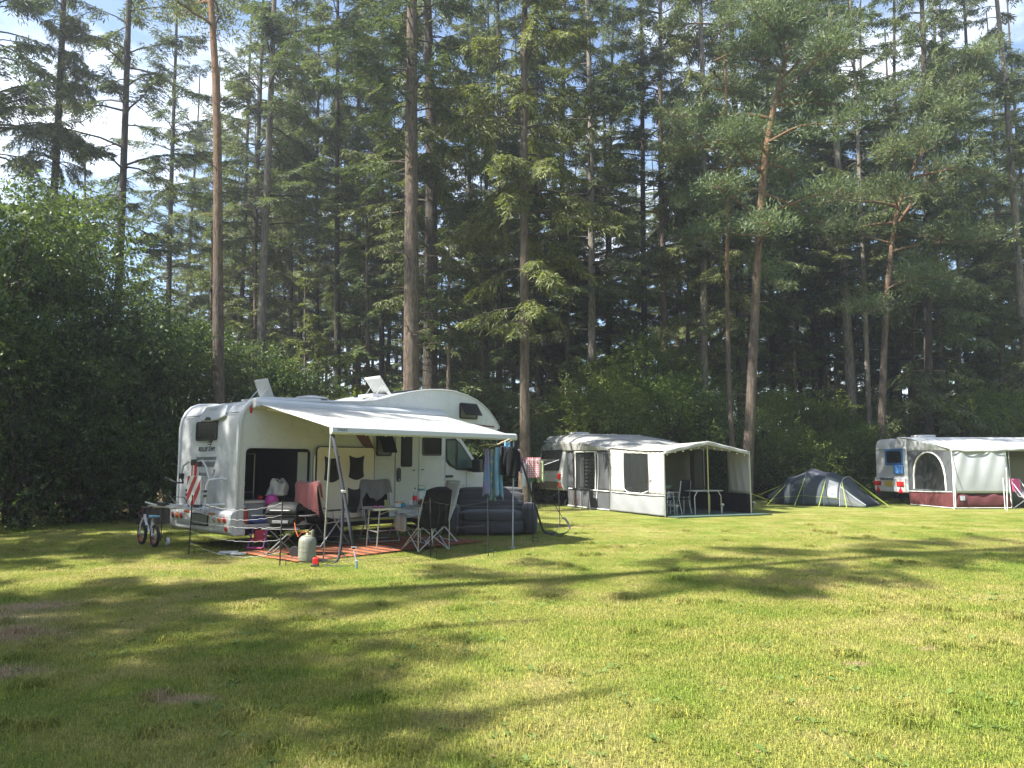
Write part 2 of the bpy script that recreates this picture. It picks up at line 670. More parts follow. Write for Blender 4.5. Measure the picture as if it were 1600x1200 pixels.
# flat rosettes of weeds and clover between the blades
m_weed = leaf_like = mat('weed_leaf', (0.13, 0.20, 0.045), .6, var=.35, scale=3, transl=.3)
r_ = np.random.default_rng(44)
wv, wq = [], []
for _ in range(420):
    yy = 3.8 + 13 * r_.random() ** 1.4
    xx = r_.uniform(-.76, .76) * yy
    if _ % 3:
        xx, yy = xx0 + r_.normal(0, .22), yy0 + r_.normal(0, .22)
    else:
        xx0, yy0 = xx, yy
    zz_ = gz(xx, yy) + .006
    for j in range(int(r_.integers(5, 11))):
        a_ = r_.uniform(0, TAU)
        L_ = r_.uniform(.018, .055)
        d_ = np.array([math.cos(a_), math.sin(a_), r_.uniform(.15, .7)])
        s_ = np.array([-math.sin(a_), math.cos(a_), 0]) * L_ * r_.uniform(.25, .42)
        b_ = np.array([xx, yy, zz_]) + r_.normal(0, .015, 3) * np.array([1, 1, 0])
        o_ = len(wv)
        wv += [b_, b_ + d_ * L_ * .55 - s_, b_ + d_ * L_, b_ + d_ * L_ * .55 + s_]
        wq.append((o_, o_ + 1, o_ + 2, o_ + 3))
weeds = bpy.data.objects.new('weeds', np_mesh('weeds', np.array(wv), np.array(wq), m_weed))
COL.objects.link(weeds)
tag(weeds, 'flat dark green weeds and clover leaves in the lawn', 'weeds', kind='stuff')
lv, lq = [], []
for _ in range(1500):
    yy = 3.6 + 16 * r_.random() ** 1.3
    xx = r_.uniform(-.78, .78) * yy
    a_, L_ = r_.uniform(0, TAU), r_.uniform(.012, .04)
    d_ = np.array([math.cos(a_), math.sin(a_), r_.uniform(-.1, .3)]) * L_
    s_ = np.array([-math.sin(a_), math.cos(a_), r_.uniform(-.2, .2)]) * L_ * r_.uniform(.12, .3)
    b_ = np.array([xx, yy, gz(xx, yy) + .016])
    o_ = len(lv)
    lv += [b_, b_ + d_ * .5 - s_, b_ + d_, b_ + d_ * .5 + s_]
    lq.append((o_, o_ + 1, o_ + 2, o_ + 3))
lit = bpy.data.objects.new('fallen_leaves', np_mesh('fallen_leaves', np.array(lv), np.array(lq), mat('dry_leaf', (0.20, 0.13, 0.06), .8, var=.6, scale=2)))
COL.objects.link(lit)
tag(lit, 'dry leaves, needles and twigs scattered over the lawn', 'fallen leaves', kind='stuff')
grass = gn_scatter('grass', turfs, pts, rng.uniform(0, TAU, len(pts)), sc_, idx_)
tag(grass, 'short green and straw coloured grass blades of the mown lawn', 'grass', kind='stuff')

# ------------------------------------------------------------------ trees
def leaf_mat(name, dark, light, transl, rough=0.55):
    m, n, l, p = new_mat(name)
    gg = n.new('ShaderNodeNewGeometry')
    tc = n.new('ShaderNodeTexCoord')
    oi = n.new('ShaderNodeObjectInfo')
    a = ramp_node(n, l, gg.outputs['Random Per Island'], [(0.0, tuple(dark)), (0.75, tuple(light)), (1.0, tuple(1.3 * x for x in light))])
    clump = noise_node(n, l, tc.outputs['Object'], 0.8, 3)
    a = mix_node(n, l, 0.6, a, ramp_node(n, l, clump, [(0.35, (0.65, 0.7, 0.75)), (0.65, (1.3, 1.25, 1.0))]), 'MULTIPLY')
    a = mix_node(n, l, 0.8, a, ramp_node(n, l, oi.outputs['Random'], [(0.0, (0.78, 0.88, 0.92)), (0.5, (1, 1, 1)), (1.0, (1.2, 1.1, 0.85))]), 'MULTIPLY')
    l.new(a, p.inputs['Base Color'])
    p.inputs['Roughness'].default_value = rough
    p.inputs['Specular IOR Level'].default_value = 0.35
    tr = n.new('ShaderNodeBsdfTranslucent')
    warm = mix_node(n, l, 1.0, a, (1.25, 1.3, 0.55), 'MULTIPLY')
    l.new(warm, tr.inputs['Color'])
    ms = n.new('ShaderNodeMixShader')
    ms.inputs['Fac'].default_value = transl
    l.new(p.outputs['BSDF'], ms.inputs[1])
    l.new(tr.outputs['BSDF'], ms.inputs[2])
    l.new(ms.outputs['Shader'], n['Material Output'].inputs['Surface'])
    return m


def bark_mat(name, low, high, zsplit=None):
    """Bark: long furrows; on a pine the upper stem turns orange where the plates have flaked."""
    m, n, l, p = new_mat(name)
    tc = n.new('ShaderNodeTexCoord')
    mp = n.new('ShaderNodeMapping')
    mp.inputs['Scale'].default_value = (9, 9, 1.6)
    l.new(tc.outputs['Object'], mp.inputs['Vector'])
    f1 = noise_node(n, l, mp.outputs['Vector'], 2.0, 8, 0.7)
    c1 = ramp_node(n, l, f1, [(0.32, tuple(x * .30 for x in low)), (0.5, low), (0.70, tuple(x * 1.7 for x in low))])
    if zsplit:
        c2 = ramp_node(n, l, f1, [(0.3, tuple(x * .5 for x in high)), (0.5, high), (0.7, tuple(x * 1.3 for x in high))])
        sx = n.new('ShaderNodeSeparateXYZ')
        l.new(tc.outputs['Object'], sx.inputs[0])
        mr = n.new('ShaderNodeMapRange')
        mr.inputs['From Min'].default_value = zsplit[0]
        mr.inputs['From Max'].default_value = zsplit[1]
        l.new(sx.outputs['Z'], mr.inputs['Value'])
        c1 = mix_node(n, l, mr.outputs['Result'], c1, c2)
    moss = noise_node(n, l, tc.outputs['Object'], 1.1, 5)
    c1 = mix_node(n, l, 0.5, c1, ramp_node(n, l, moss, [(0.4, (1, 1, 1)), (0.7, (0.75, 0.9, 0.6))]), 'MULTIPLY')
    l.new(c1, p.inputs['Base Color'])
    p.inputs['Roughness'].default_value = 0.92
    p.inputs['Specular IOR Level'].default_value = 0.2
    bp = n.new('ShaderNodeBump')
    bp.inputs['Strength'].default_value = 1.0
    bp.inputs['Distance'].default_value = 0.09
    l.new(f1, bp.inputs['Height'])
    l.new(bp.outputs['Normal'], p.inputs['Normal'])
    return m


M_FIR = leaf_mat('fir_needles', (0.044, 0.064, 0.038), (0.122, 0.148, 0.076), 0.34)
M_SPRUCE = leaf_mat('spruce_needles', (0.046, 0.070, 0.032), (0.128, 0.154, 0.062), 0.34)
M_PINE = leaf_mat('pine_needles', (0.066, 0.096, 0.052), (0.140, 0.172, 0.082), 0.34)
M_LEAF = leaf_mat('broad_leaves', (0.040, 0.066, 0.028), (0.098, 0.138, 0.050), 0.40, 0.45)
M_LEAF2 = leaf_mat('pale_leaves', (0.085, 0.125, 0.034), (0.180, 0.230, 0.066), 0.45, 0.45)
B_FIR = bark_mat('fir_bark', (0.12, 0.092, 0.074), None)
B_PALE = bark_mat('pale_fir_bark', (0.19, 0.165, 0.145), None)
B_DARK = bark_mat('dark_fir_bark', (0.06, 0.05, 0.043), None)
B_PINE = bark_mat('pine_bark', (0.110, 0.086, 0.072), (0.205, 0.118, 0.070), (6, 14))
B_TWIG = bark_mat('twig_bark', (0.08, 0.066, 0.052), None)


def unit(a):
    return a / np.maximum(np.linalg.norm(a, axis=-1, keepdims=True), 1e-9)


def rhombs(p, d, s, L, W, bend=0.0):
    """Leaf-like rhombs: from p along d, widest at 45 %, across s."""
    L, W = np.asarray(L)[:, None], np.asarray(W)[:, None]
    nrm = np.cross(d, s)
    mid = p + d * L * .45 + nrm * bend * L
    V = np.stack([p, mid - s * W / 2, p + d * L, mid + s * W / 2], 1).reshape(-1, 3)
    i = np.arange(len(p)) * 4
    return V, np.stack([i, i + 1, i + 2, i + 3], 1)


def np_tubes(paths, n=4):
    """paths: list of (points k x 3, radii k). Returns verts, quads."""
    Vs, Qs, o = [], [], 0
    for P, R in paths:
        P = np.asarray(P, float)
        R = np.asarray(R, float)
        k = len(P)
        d = unit(np.gradient(P, axis=0))
        ref = np.array([0.31, 0.9, 0.2]) if abs(d[0][2]) > .8 else np.array([0, 0, 1.0])
        a = unit(np.cross(d, ref))
        b = np.cross(d, a)
        t = np.arange(n) / n * TAU
        V = P[:, None] + (a[:, None] * np.cos(t)[None, :, None] + b[:, None] * np.sin(t)[None, :, None]) * R[:, None, None]
        Vs.append(V.reshape(-1, 3))
        i, j = np.meshgrid(np.arange(k - 1), np.arange(n), indexing='ij')
        j2 = (j + 1) % n
        Qs.append(np.stack([i * n + j, i * n + j2, (i + 1) * n + j2, (i + 1) * n + j], -1).reshape(-1, 4) + o)
        o += k * n
    return np.concatenate(Vs), np.concatenate(Qs)


def trunk_path(H, r0, sway, r, pts=None):
    if pts is None:
        z = np.linspace(0, H, 14)
        ph = r.uniform(0, TAU, 2)
        x = sway * np.sin(z * .22 + ph[0]) * (z / H)
        y = sway * np.sin(z * .19 + ph[1]) * (z / H)
        P = np.stack([x, y, z], 1)
    else:
        q = np.asarray(pts, float)
        s = np.linspace(0, len(q) - 1, 26)
        P = np.stack([np.interp(s, np.arange(len(q)), q[:, k]) for k in range(3)], 1)
        for _ in range(3):
            P[1:-1] = (P[:-2] + 2 * P[1:-1] + P[2:]) / 4
    t = P[:, 2] / H
    R = r0 * (1 - .80 * np.clip(t, 0, 1)) * (1 + .35 * np.exp(-P[:, 2] / .5))
    return P, R


def trunk_mesh(name, H, r0, sway, r, bark, stubs, zst, pts=None):
    """Trunk with dead branch stubs on its bare lower part, one mesh."""
    P, R = trunk_path(H, r0, sway, r, pts)
    paths = [(P, R)]
    V, Q = np_tubes(paths, 12)
    st = []
    for _ in range(stubs):
        z = r.uniform(*zst)
        c = np.array([np.interp(z, P[:, 2], P[:, k]) for k in range(3)])
        az = r.uniform(0, TAU)
        ln = r.uniform(.25, 1.5)
        d = np.array([math.cos(az), math.sin(az), r.uniform(-.25, .3)])
        k = np.linspace(0, 1, 4)[:, None]
        q = c + d * ln * k + np.array([0, 0, 1]) * (k ** 2) * r.uniform(-.25, .1) + r.normal(0, .03, (4, 3)) * k
        st.append((q, np.linspace(.022, .006, 4)))
    if st:
        V2, Q2 = np_tubes(st, 3)
        Q = np.concatenate([Q, Q2 + len(V)])
        V = np.concatenate([V, V2])
    me = np_mesh(name, V, Q, bark)
    me.polygons.foreach_set('use_smooth', [True] * len(me.polygons))
    return me, P


def conifer_crown(seed, H, z0, rmax, mt, droop=.35, per_m=5.0, dens=1.0, hang=.35, sparse=0.0, P=None, top=1.0, lsize=1.0, shape=.8):
    """Fir / spruce crown: whorled limbs with drooping sprays of needles, gaps between the layers."""
    r = np.random.default_rng(seed)
    limbs, fp, fd, fs, fl, fw = [], [], [], [], [], []
    nb = int((H - z0) * per_m)
    z = np.sort(r.uniform(z0, H - .1, nb))
    z = np.where(r.random(nb) < .7, np.round(z * 1.6) / 1.6 + r.normal(0, .06, nb), z)
    z = np.clip(z, z0, H - .05)
    az = r.uniform(0, TAU, nb)
    for i in range(nb):
        if r.random() < sparse or z[i] > 29.5:
            continue
        t = (z[i] - z0) / (H - z0)
        L = rmax * (1 - t * top) ** shape * (0.55 + .6 * r.random()) * min(1, .55 + 2.2 * t)
        if L < .25:
            L = .25
        d = np.array([math.cos(az[i]), math.sin(az[i]), 0])
        k = np.linspace(0, 1, 6)
        dr = droop * r.uniform(.6, 1.4) * (1 - .6 * t)
        rise = .22 + .5 * t
        zz = L * (rise * k - (dr + .25) * k ** 2 + .22 * k ** 4)
        c = np.array([0, 0, z[i]]) if P is None else np.array([np.interp(z[i], P[:, 2], P[:, 0]), np.interp(z[i], P[:, 2], P[:, 1]), z[i]])
        side = np.array([-d[1], d[0], 0])
        wob = np.cumsum(r.normal(0, .05, 6)) * L * .35
        q = c + d * (k * L)[:, None] + side * wob[:, None] + np.array([0, 0, 1.0]) * zz[:, None]
        limbs.append((q, np.linspace(.012 + .011 * L, .004, 6)))
        nt = max(6, int(L * 19 * dens))
        a = np.sort(r.uniform(.10 if L < 1.5 else .22, 1, nt)) ** .85
        base = np.stack([np.interp(a, k, q[:, j]) for j in range(3)], 1)
        sgn = np.where(np.arange(nt) % 2 == 0, 1.0, -1.0)
        tl = (0.20 + .30 * L * (1 - a) * .8 + .12) * r.uniform(.6, 1.2, nt)
        ang = r.uniform(.5, 1.15, nt)
        td = d * np.cos(ang)[:, None] + side * (np.sin(ang) * sgn)[:, None]
        td[:, 2] -= hang * r.uniform(.2, 1.5, nt)
        td = unit(td)
        # each twig: needle sprays along it, alternately to both sides
        for s in range(5):
            f = (s + .2) / 5
            keep = tl > .16 + .1 * s
            if not keep.any():
                continue
            bp_ = base[keep] + td[keep] * (tl[keep] * f)[:, None]
            bp_[:, 2] -= hang * .25 * (tl[keep] * f)
            ax = td[keep]
            pl = unit(np.cross(ax, np.array([0, 0, 1.0])) + r.normal(0, .25, ax.shape))
            for sg in (-1, 1):
                dd = unit(ax * .8 + pl * sg * .62 + r.normal(0, .16, ax.shape) + np.array([0, 0, -.18 * hang]))
                fp.append(bp_)
                fd.append(dd)
                ss = unit(np.cross(dd, np.cross(ax, pl) + r.normal(0, .45, ax.shape)))
                fs.append(ss)
                fl.append(r.uniform(.15, .31, len(bp_)) * lsize)
                fw.append(r.uniform(.030, .062, len(bp_)) * lsize)
    V, Q = np_tubes(limbs, 3)
    V2, Q2 = rhombs(np.concatenate(fp), np.concatenate(fd), np.concatenate(fs), np.concatenate(fl), np.concatenate(fw), .08)
    return finish_crown('crown', V, Q, V2, Q2, B_TWIG, mt)


def finish_crown(name, V, Q, V2, Q2, wood, leaf):
    me = np_mesh(name, np.concatenate([V, V2]), np.concatenate([Q, Q2 + len(V)]), wood)
    me.materials.append(leaf)
    idx = np.zeros(len(Q) + len(Q2), np.int32)
    idx[len(Q):] = 1
    me.polygons.foreach_set('material_index', idx)
    return me


def pine_crown(seed, P, z0, H, rmax, limbs_n, mt, clumps=15, lean=(0, 0), tuft=70):
    """Scots pine: a few crooked limbs, each carrying rounded pads of long needles."""
    r = np.random.default_rng(seed)
    limbs, cp = [], []
    for i in range(limbs_n):
        t = (i + r.random()) / limbs_n
        z = z0 + (H - z0) * t ** .85
        c = np.array([np.interp(z, P[:, 2], P[:, j]) for j in range(3)])
        az = r.uniform(0, TAU)
        L = rmax * (1 - .55 * t) * r.uniform(.5, 1.15)
        d = np.array([math.cos(az) + lean[0], math.sin(az) + lean[1], 0])
        d /= np.linalg.norm(d)
        k = np.linspace(0, 1, 8)[:, None]
        side = np.array([-d[1], d[0], 0])
        q = c + d * L * k + side * np.cumsum(r.normal(0, .12, 8))[:, None] * k * L * .5 + np.array([0, 0, 1.0]) * (L * (r.uniform(.05, .5) * k - .25 * k ** 2) + np.cumsum(r.normal(0, .05, 8))[:, None] * k)
        limbs.append((q, np.linspace(.02 + .016 * L, .008, 8)))
        for j in range(clumps):
            f = r.uniform(.25, 1.0) ** .7
            b = np.array([np.interp(f, k[:, 0], q[:, m]) for m in range(3)])
            off = r.normal(0, 1, 3) * np.array([.42, .42, .2]) * (.5 + .4 * L / rmax * 1.2) + np.array([0, 0, .18])
            e = b + off
            limbs.append((np.stack([b, (b + e) / 2 + r.normal(0, .05, 3), e]), np.array([.014, .010, .005])))
            cp.append(e)
    cp = np.array(cp)
    n = len(cp)
    # every twig end carries a brush of needles around several shoots
    c = np.repeat(cp, tuft, 0)
    sh = r.normal(0, 1, (len(c), 3)) * np.array([.27, .27, .13])
    d = unit(sh * 1.2 + r.normal(0, .5, c.shape) + np.array([0, 0, .45]))
    s = unit(np.cross(d, r.normal(0, 1, c.shape)))
    V2, Q2 = rhombs(c + sh, d, s, r.uniform(.14, .28, len(c)), r.uniform(.024, .05, len(c)), .05)
    V, Q = np_tubes(limbs, 4)
    return finish_crown('crown', V, Q, V2, Q2, B_PINE, mt)


def bush_crown(seed, H, R, mt, leaf=.12, lobes=16, twigs=90, per=9, z0=.1, stems=5, droop=.3, aspect=.45):
    """Broad-leaved shrub or small tree: stems fan out to lobes of leafy twigs."""
    r = np.random.default_rng(seed)
    paths, tp, td = [], [], []
    for i in range(lobes):
        t = (i + .5) / lobes
        az = r.uniform(0, TAU)
        zc = H * (z0 + (.93 - z0) * r.random() ** .8)
        prof = math.sin(math.pi * min(1, max(.12, (zc / H) * .82 + .12))) ** .6
        rad = R * prof * r.uniform(.25, .85)
        c = np.array([rad * math.cos(az), rad * math.sin(az), zc])
        st = np.array([math.cos(i % stems / stems * TAU) * .2, math.sin(i % stems / stems * TAU) * .2, 0])
        k = np.linspace(0, 1, 6)[:, None]
        q = st + (c - st) * np.concatenate([k * k * .6 + k * .4, k * k * .6 + k * .4, k], 1) + r.normal(0, .05, (6, 3)) * k
        paths.append((q, np.linspace(.055, .012, 6) * (H / 6)))
        lr = R * r.uniform(.28, .5)
        u = unit(r.normal(0, 1, (twigs, 3)))
        rr = r.random(twigs) ** .45
        p = c + u * (rr * lr)[:, None] * np.array([1, 1, .8])
        tp.append(p)
        td.append(unit(u + np.array([0, 0, .15]) + r.normal(0, .5, u.shape)))
    tp, td = np.concatenate(tp), np.concatenate(td)
    ok = tp[:, 2] > .12
    tp, td = tp[ok], td[ok]
    n = len(tp)
    tl = r.uniform(.25, .55, n) * max(.6, min(1.2, leaf / .11))
    for i in r.choice(n, min(n, 260), replace=False):
        paths.append((np.stack([tp[i], tp[i] + td[i] * tl[i]]), np.array([.006, .003])))
    f = np.tile(np.linspace(.08, 1, per), n)
    b = np.repeat(tp, per, 0) + np.repeat(td, per, 0) * (f * np.repeat(tl, per))[:, None]
    ax = np.repeat(td, per, 0)
    sd = unit(np.cross(ax, r.normal(0, 1, ax.shape)))
    d = unit(ax * .55 + sd * .8 + np.array([0, 0, -droop]) + r.normal(0, .2, ax.shape))
    s = unit(np.cross(d, np.array([0, 0, 1.0]) + r.normal(0, .55, d.shape)))
    s = unit(np.cross(d, np.cross(s, d)))
    L = r.uniform(.7, 1.25, len(b)) * leaf
    V2, Q2 = rhombs(b, d, np.cross(d, unit(np.cross(s, d))), L, L * aspect * r.uniform(.8, 1.2, len(b)), .06)
    V, Q = np_tubes(paths, 5)
    return finish_crown('crown', V, Q, V2, Q2, B_TWIG, mt)


tree_rng = np.random.default_rng(11)
TRUNKS = {}
for nm, bk in (('fir', B_FIR), ('pale', B_PALE), ('dark', B_DARK)):
    TRUNKS[nm] = [trunk_mesh('trunk', 34, .22, .14, tree_rng, bk, 40, (3, 16))[0] for _ in range(2)]
PINE_T = [trunk_mesh('trunk', 25, .2, .45, tree_rng, B_PINE, 12, (4, 15)) for _ in range(2)]

# crowns: open Douglas firs with high crowns, hanging spruces, low young ones
CROWN = {
    'open': [conifer_crown(100 + k, 34, (9.0, 10.0)[k], 4.8, M_FIR, .32, 3.8, 1.0, .5, .10) for k in range(2)],
    'full': [conifer_crown(110 + k, 34, (7.0, 5.5, 9.0)[k], 4.5, M_FIR, .42, 5.2, 1.05, .6, .05) for k in range(3)],
    'hang': [conifer_crown(120 + k, 34, (6.0, 3.2)[k], 3.9, M_SPRUCE, .58, 4.8, 1.1, 1.1, .04) for k in range(2)],
    'high': [conifer_crown(130 + k, 34, (10.0, 12.0)[k], 4.3, M_FIR, .36, 4.6, 1.0, .55, .05) for k in range(2)],
    'small': [conifer_crown(140 + k, (15, 11)[k], (1.6, .8)[k], (3.0, 2.4)[k], M_SPRUCE, .40, 6.0, 1.1, .5, .05, top=1.0, shape=.9) for k in range(2)],
    'thin': [conifer_crown(150, 34, 7.5, 3.4, M_FIR, .30, 2.4, .8, .5, .25)],
}
SMALL_T = [trunk_mesh('trunk', 15, .13, .08, tree_rng, B_FIR, 6, (1, 4))[0], trunk_mesh('trunk', 11, .10, .08, tree_rng, B_FIR, 6, (1, 3))[0]]
PINE_C = [pine_crown(160, PINE_T[0][1], 14.5, 24, 3.8, 16, M_PINE), pine_crown(161, PINE_T[1][1], 9.5, 24, 3.4, 20, M_PINE)]
used_crowns = {}


def plant(name, label, crown_me, trunk_me, base, lean=(0, 0), rscale=1.0, hscale=1.0, cscale=1.0, spin=None, group=None, cat='tree'):
    t = thing(name, label, cat, group=group)
    s = random.uniform(0, TAU) if spin is None else spin
    R = Matrix.Rotation(math.atan(lean[0]), 4, 'Y') @ Matrix.Rotation(-math.atan(lean[1]), 4, 'X') @ Matrix.Rotation(s, 4, 'Z')
    t.rotation_euler = R.to_euler()
    t.location = (base[0], base[1], gz(base[0], base[1]) - .05 if base[1] < 60 else -.05)
    if trunk_me is not None:
        o = bpy.data.objects.new('trunk', trunk_me)
        COL.objects.link(o)
        o.parent = t
        o.scale = (rscale, rscale, hscale)
    if crown_me is not None:
        o = bpy.data.objects.new('crown', crown_me)
        COL.objects.link(o)
        o.parent = t
        o.scale = (cscale, cscale, hscale)
    return t


def conifer(u1, v1, u2, v2, D, width, bark, crown, k, label, name='fir_tree', hs=1.0, cs=1.0, group=None, spin=None):
    """A tree whose stem runs through two photo points at distance D; width = stem width in photo pixels low down."""
    a, b = at_depth(u1, v1, D), at_depth(u2, v2, D)
    lean = (b.x - a.x) / (b.z - a.z)
    x0 = a.x - lean * a.z
    r = width * D / 1142 / 2
    if crown == 'small':
        tm, r0 = SMALL_T[k], (.13, .10)[k]
    else:
        tm, r0 = TRUNKS[bark][k % 2], .22
    return plant(name, label, CROWN[crown][k], tm, (x0, D), (lean, 0), r / r0 / .9, hs, cs, spin, group)

# stems one can pick out in the wood, left to right: two photo points on the stem, distance, stem width
for a in (
    (84, 270, 100, 0, 27, 14, 'dark', 'hang', 0, 'dark fir with short tufted limbs leaning over the big shrubs, leftmost tall stem'),
    (-24, 300, -12, 0, 25, 14, 'dark', 'full', 0, 'fir whose boughs reach in at the left edge above the shrubs'),
    (188, 370, 203, 0, 29, 14, 'dark', 'open', 0, 'tall bare dark fir standing free against the blue sky by the left shrubs'),
    (265, 440, 268, 300, 40, 10, 'dark', 'full', 0, 'slim far fir between the free dark stem and the orange pine'),
    (398, 480, 404, 200, 37, 10, 'dark', 'high', 0, 'slim dark fir close behind the pale stem with branch scars'),
    (410, 490, 425, 50, 29, 14, 'pale', 'open', 1, 'pale grey fir with ringed branch scars right of the orange pine'),
    (455, 520, 456, 420, 42, 8, 'dark', 'full', 1, 'thin far fir seen over the camper roof vent, left of its twin'),
    (496, 520, 496, 420, 42, 8, 'dark', 'high', 1, 'thin far fir seen over the camper roof, right of its twin'),
    (527, 520, 527, 170, 33, 10, 'dark', 'full', 2, 'straight dark fir beside the small blue gap in the foliage'),
    (597, 590, 597, 480, 36, 9, 'dark', 'full', 0, 'narrow dark fir left of the thick pair of trunks'),
    (643, 610, 645, 0, 25, 26, 'fir', 'high', 1, 'thickest fir behind the camper, half sunlit brown trunk'),
    (672, 610, 670, 0, 28, 24, 'dark', 'hang', 0, 'thick shaded spruce right behind the thickest trunk'),
    (632, 600, 633, 380, 34, 9, 'fir', 'high', 0, 'slim fir touching the left side of the thickest trunk'),
    (735, 500, 735, 420, 40, 9, 'dark', 'full', 1, 'far fir in the gap right of the thick pair'),
    (760, 540, 760, 420, 42, 9, 'dark', 'full', 2, 'far fir in the gap above the alcove of the camper'),
    (820, 680, 820, 250, 24, 15, 'fir', 'hang', 0, 'brown spruce rising between camper and grey caravan'),
    (842, 600, 840, 430, 34, 12, 'dark', 'hang', 0, 'shaded spruce just right of the brown one by the caravan'),
    (924, 500, 920, 150, 32, 13, 'pale', 'full', 0, 'pale fir above the grey caravan awning'),
    (953, 480, 954, 350, 40, 8, 'dark', 'full', 1, 'slim fir behind the birch bushes above the caravan'),
    (1008, 510, 1003, 230, 35, 11, 'dark', 'high', 1, 'dark fir, left one of two straight stems over the hazel bushes'),
    (1038, 510, 1034, 250, 33, 12, 'fir', 'full', 2, 'brown fir, right one of two straight stems over the hazel bushes'),
    (1100, 560, 1097, 260, 32, 13, 'pale', 'hang', 0, 'pale spruce with hanging twigs left of the thin orange pine'),
    (1158, 580, 1150, 260, 33, 15, 'dark', 'hang', 0, 'almost black spruce between the thin and the leaning pine'),
    (1208, 560, 1205, 440, 40, 9, 'dark', 'full', 1, 'dark far fir just right of the leaning pine'),
    (1275, 660, 1268, 400, 36, 10, 'dark', 'full', 0, 'left stem of the close pair of firs above the dark tent'),
    (1290, 660, 1284, 420, 36.6, 9, 'fir', 'high', 0, 'right stem of the close pair of firs above the dark tent'),
    (1331, 625, 1315, 350, 34, 16, 'pale', 'full', 2, 'stout pale fir leaning slightly left above the tent'),
    (1358, 640, 1345, 350, 33, 8, 'pale', 'thin', 0, 'very thin pale fir between stout fir and crooked pine'),
    (1452, 672, 1448, 420, 32, 13, 'dark', 'hang', 1, 'spruce with hanging green boughs behind the white caravan'),
    (1468, 640, 1466, 500, 37, 10, 'pale', 'hang', 0, 'pale stem right of the hanging spruce behind the white caravan'),
    (1597, 485, 1578, 260, 33, 13, 'pale', 'full', 1, 'pale fir at the far right end of the wood'),
    (1530, 470, 1522, 330, 38, 10, 'dark', 'full', 2, 'dark full fir right of the crooked pine'),
    (1400, 470, 1398, 300, 41, 10, 'dark', 'full', 0, 'dark far fir behind the crooked pine'),
    (560, 430, 560, 300, 39, 9, 'dark', 'hang', 0, 'dark drooping spruce between blue gap and thickest trunk'),
    (780, 300, 780, 200, 34, 11, 'dark', 'hang', 0, 'dark spruce with long hanging sprays right of the thick pair'),
    (880, 330, 880, 200, 36, 11, 'dark', 'full', 1, 'dense fir right of the brown spruce'),
):
    conifer(*a[:9], a[9], name='spruce_tree' if a[7] == 'hang' else 'fir_tree', cs=.52 if a[0] == 84 else 1.0)
# young conifers of the lower storey
for a in (
    (130, 300, 130, 160, 41, 10, 'dark', 'small', 0, 'pointed young spruce against the clouds above the left shrubs', 1.35),
    (480, 560, 480, 500, 27, 8, 'dark', 'small', 1, 'small bushy spruce above the round roof vent of the camper', .8),
    (575, 500, 575, 400, 29, 9, 'dark', 'small', 0, 'young spruce left of the thickest trunk, behind the camper roof', .9),
    (700, 600, 700, 500, 26, 9, 'dark', 'small', 1, 'young spruce below the thick pair, above the camper alcove', .95),
    (752, 560, 752, 500, 29, 9, 'dark', 'small', 0, 'drooping young spruce above the front of the alcove', .72),
    (885, 560, 885, 470, 33, 9, 'dark', 'small', 0, 'young spruce behind the bushes left of the pale fir', .95),
    (1075, 520, 1075, 380, 38, 9, 'dark', 'small', 0, 'young spruce with layered tips in the gap between the pale spruce and the brown fir', 1.1),
    (1245, 660, 1245, 600, 33, 9, 'dark', 'small', 1, 'young spruce with yellow green tips above the dark tent', .85),
    (1306, 640, 1306, 560, 35, 9, 'dark', 'small', 1, 'young spruce with a flat bright bough beside the stout fir', 1.0),
    (1500, 600, 1500, 500, 36, 9, 'dark', 'small', 0, 'broad young spruce right of the hanging spruce', .95),
    (1425, 600, 1425, 500, 35, 9, 'dark', 'small', 0, 'young spruce right beside the crooked pine', .85),
    (1565, 560, 1565, 500, 37, 9, 'dark', 'small', 0, 'young spruce at the right end of the wood', 1.0),
    (330, 560, 330, 500, 33, 9, 'dark', 'small', 0, 'young spruce hidden half by the orange pine', .85),
    (400, 560, 400, 500, 36, 9, 'dark', 'small', 0, 'young spruce under the pale ringed fir', .9),
):
    conifer(*a[:9], a[9], name='spruce_tree', hs=a[10], cs=a[10] ** .6)

# pines: orange upper stems, needle pads
a, b = at_depth(343, 620, 21), at_depth(322, 0, 21)
lean = (b.x - a.x) / (b.z - a.z)
plant('pine_tree', 'tall straight pine with sunlit orange bark right behind the camper', PINE_C[0], PINE_T[0][0], (a.x - lean * a.z, 21), (lean, 0), .92, 1.0, .8, 0.6)
a, b = at_depth(1143, 640, 27), at_depth(1128, 230, 27)
lean = (b.x - a.x) / (b.z - a.z)
plant('pine_tree', 'thin orange pine left of the leaning thick pine', PINE_C[0], PINE_T[1][0], (a.x - lean * a.z, 27), (lean, 0), .55, .85, .8, 2.0)


def bent_pine(label, D, pix, r0, z0, H, rmax, limbs_n, seed, lean, extra=None):
    pts = [at_depth(u, v, D + dy) for u, v, dy in pix]
    b = pts[0]
    p0 = pts[0] + (pts[0] - pts[1]) * (b.z / max(.1, (pts[1].z - pts[0].z)))
    base = Vector((p0.x, p0.y, 0))
    loc = [(0, 0, 0)] + [tuple(q - base) for q in pts]
    me, P = trunk_mesh('trunk', H, r0, 0, np.random.default_rng(seed), B_PINE, 9, (4, z0), loc)
    cr = pine_crown(seed + 1, P, z0, P[-1][2] - .2, rmax, limbs_n, M_PINE, 16, lean)
    t = plant('pine_tree', label, cr, me, (base.x, base.y), spin=0.0)
    if extra:
        q = [at_depth(u, v, D) - base for u, v in extra]
        m = MB()
        m.tube(q, [.07, .06, .05, .03][:len(q)], 7)
        m.build('limb', B_PINE, t)
    return t


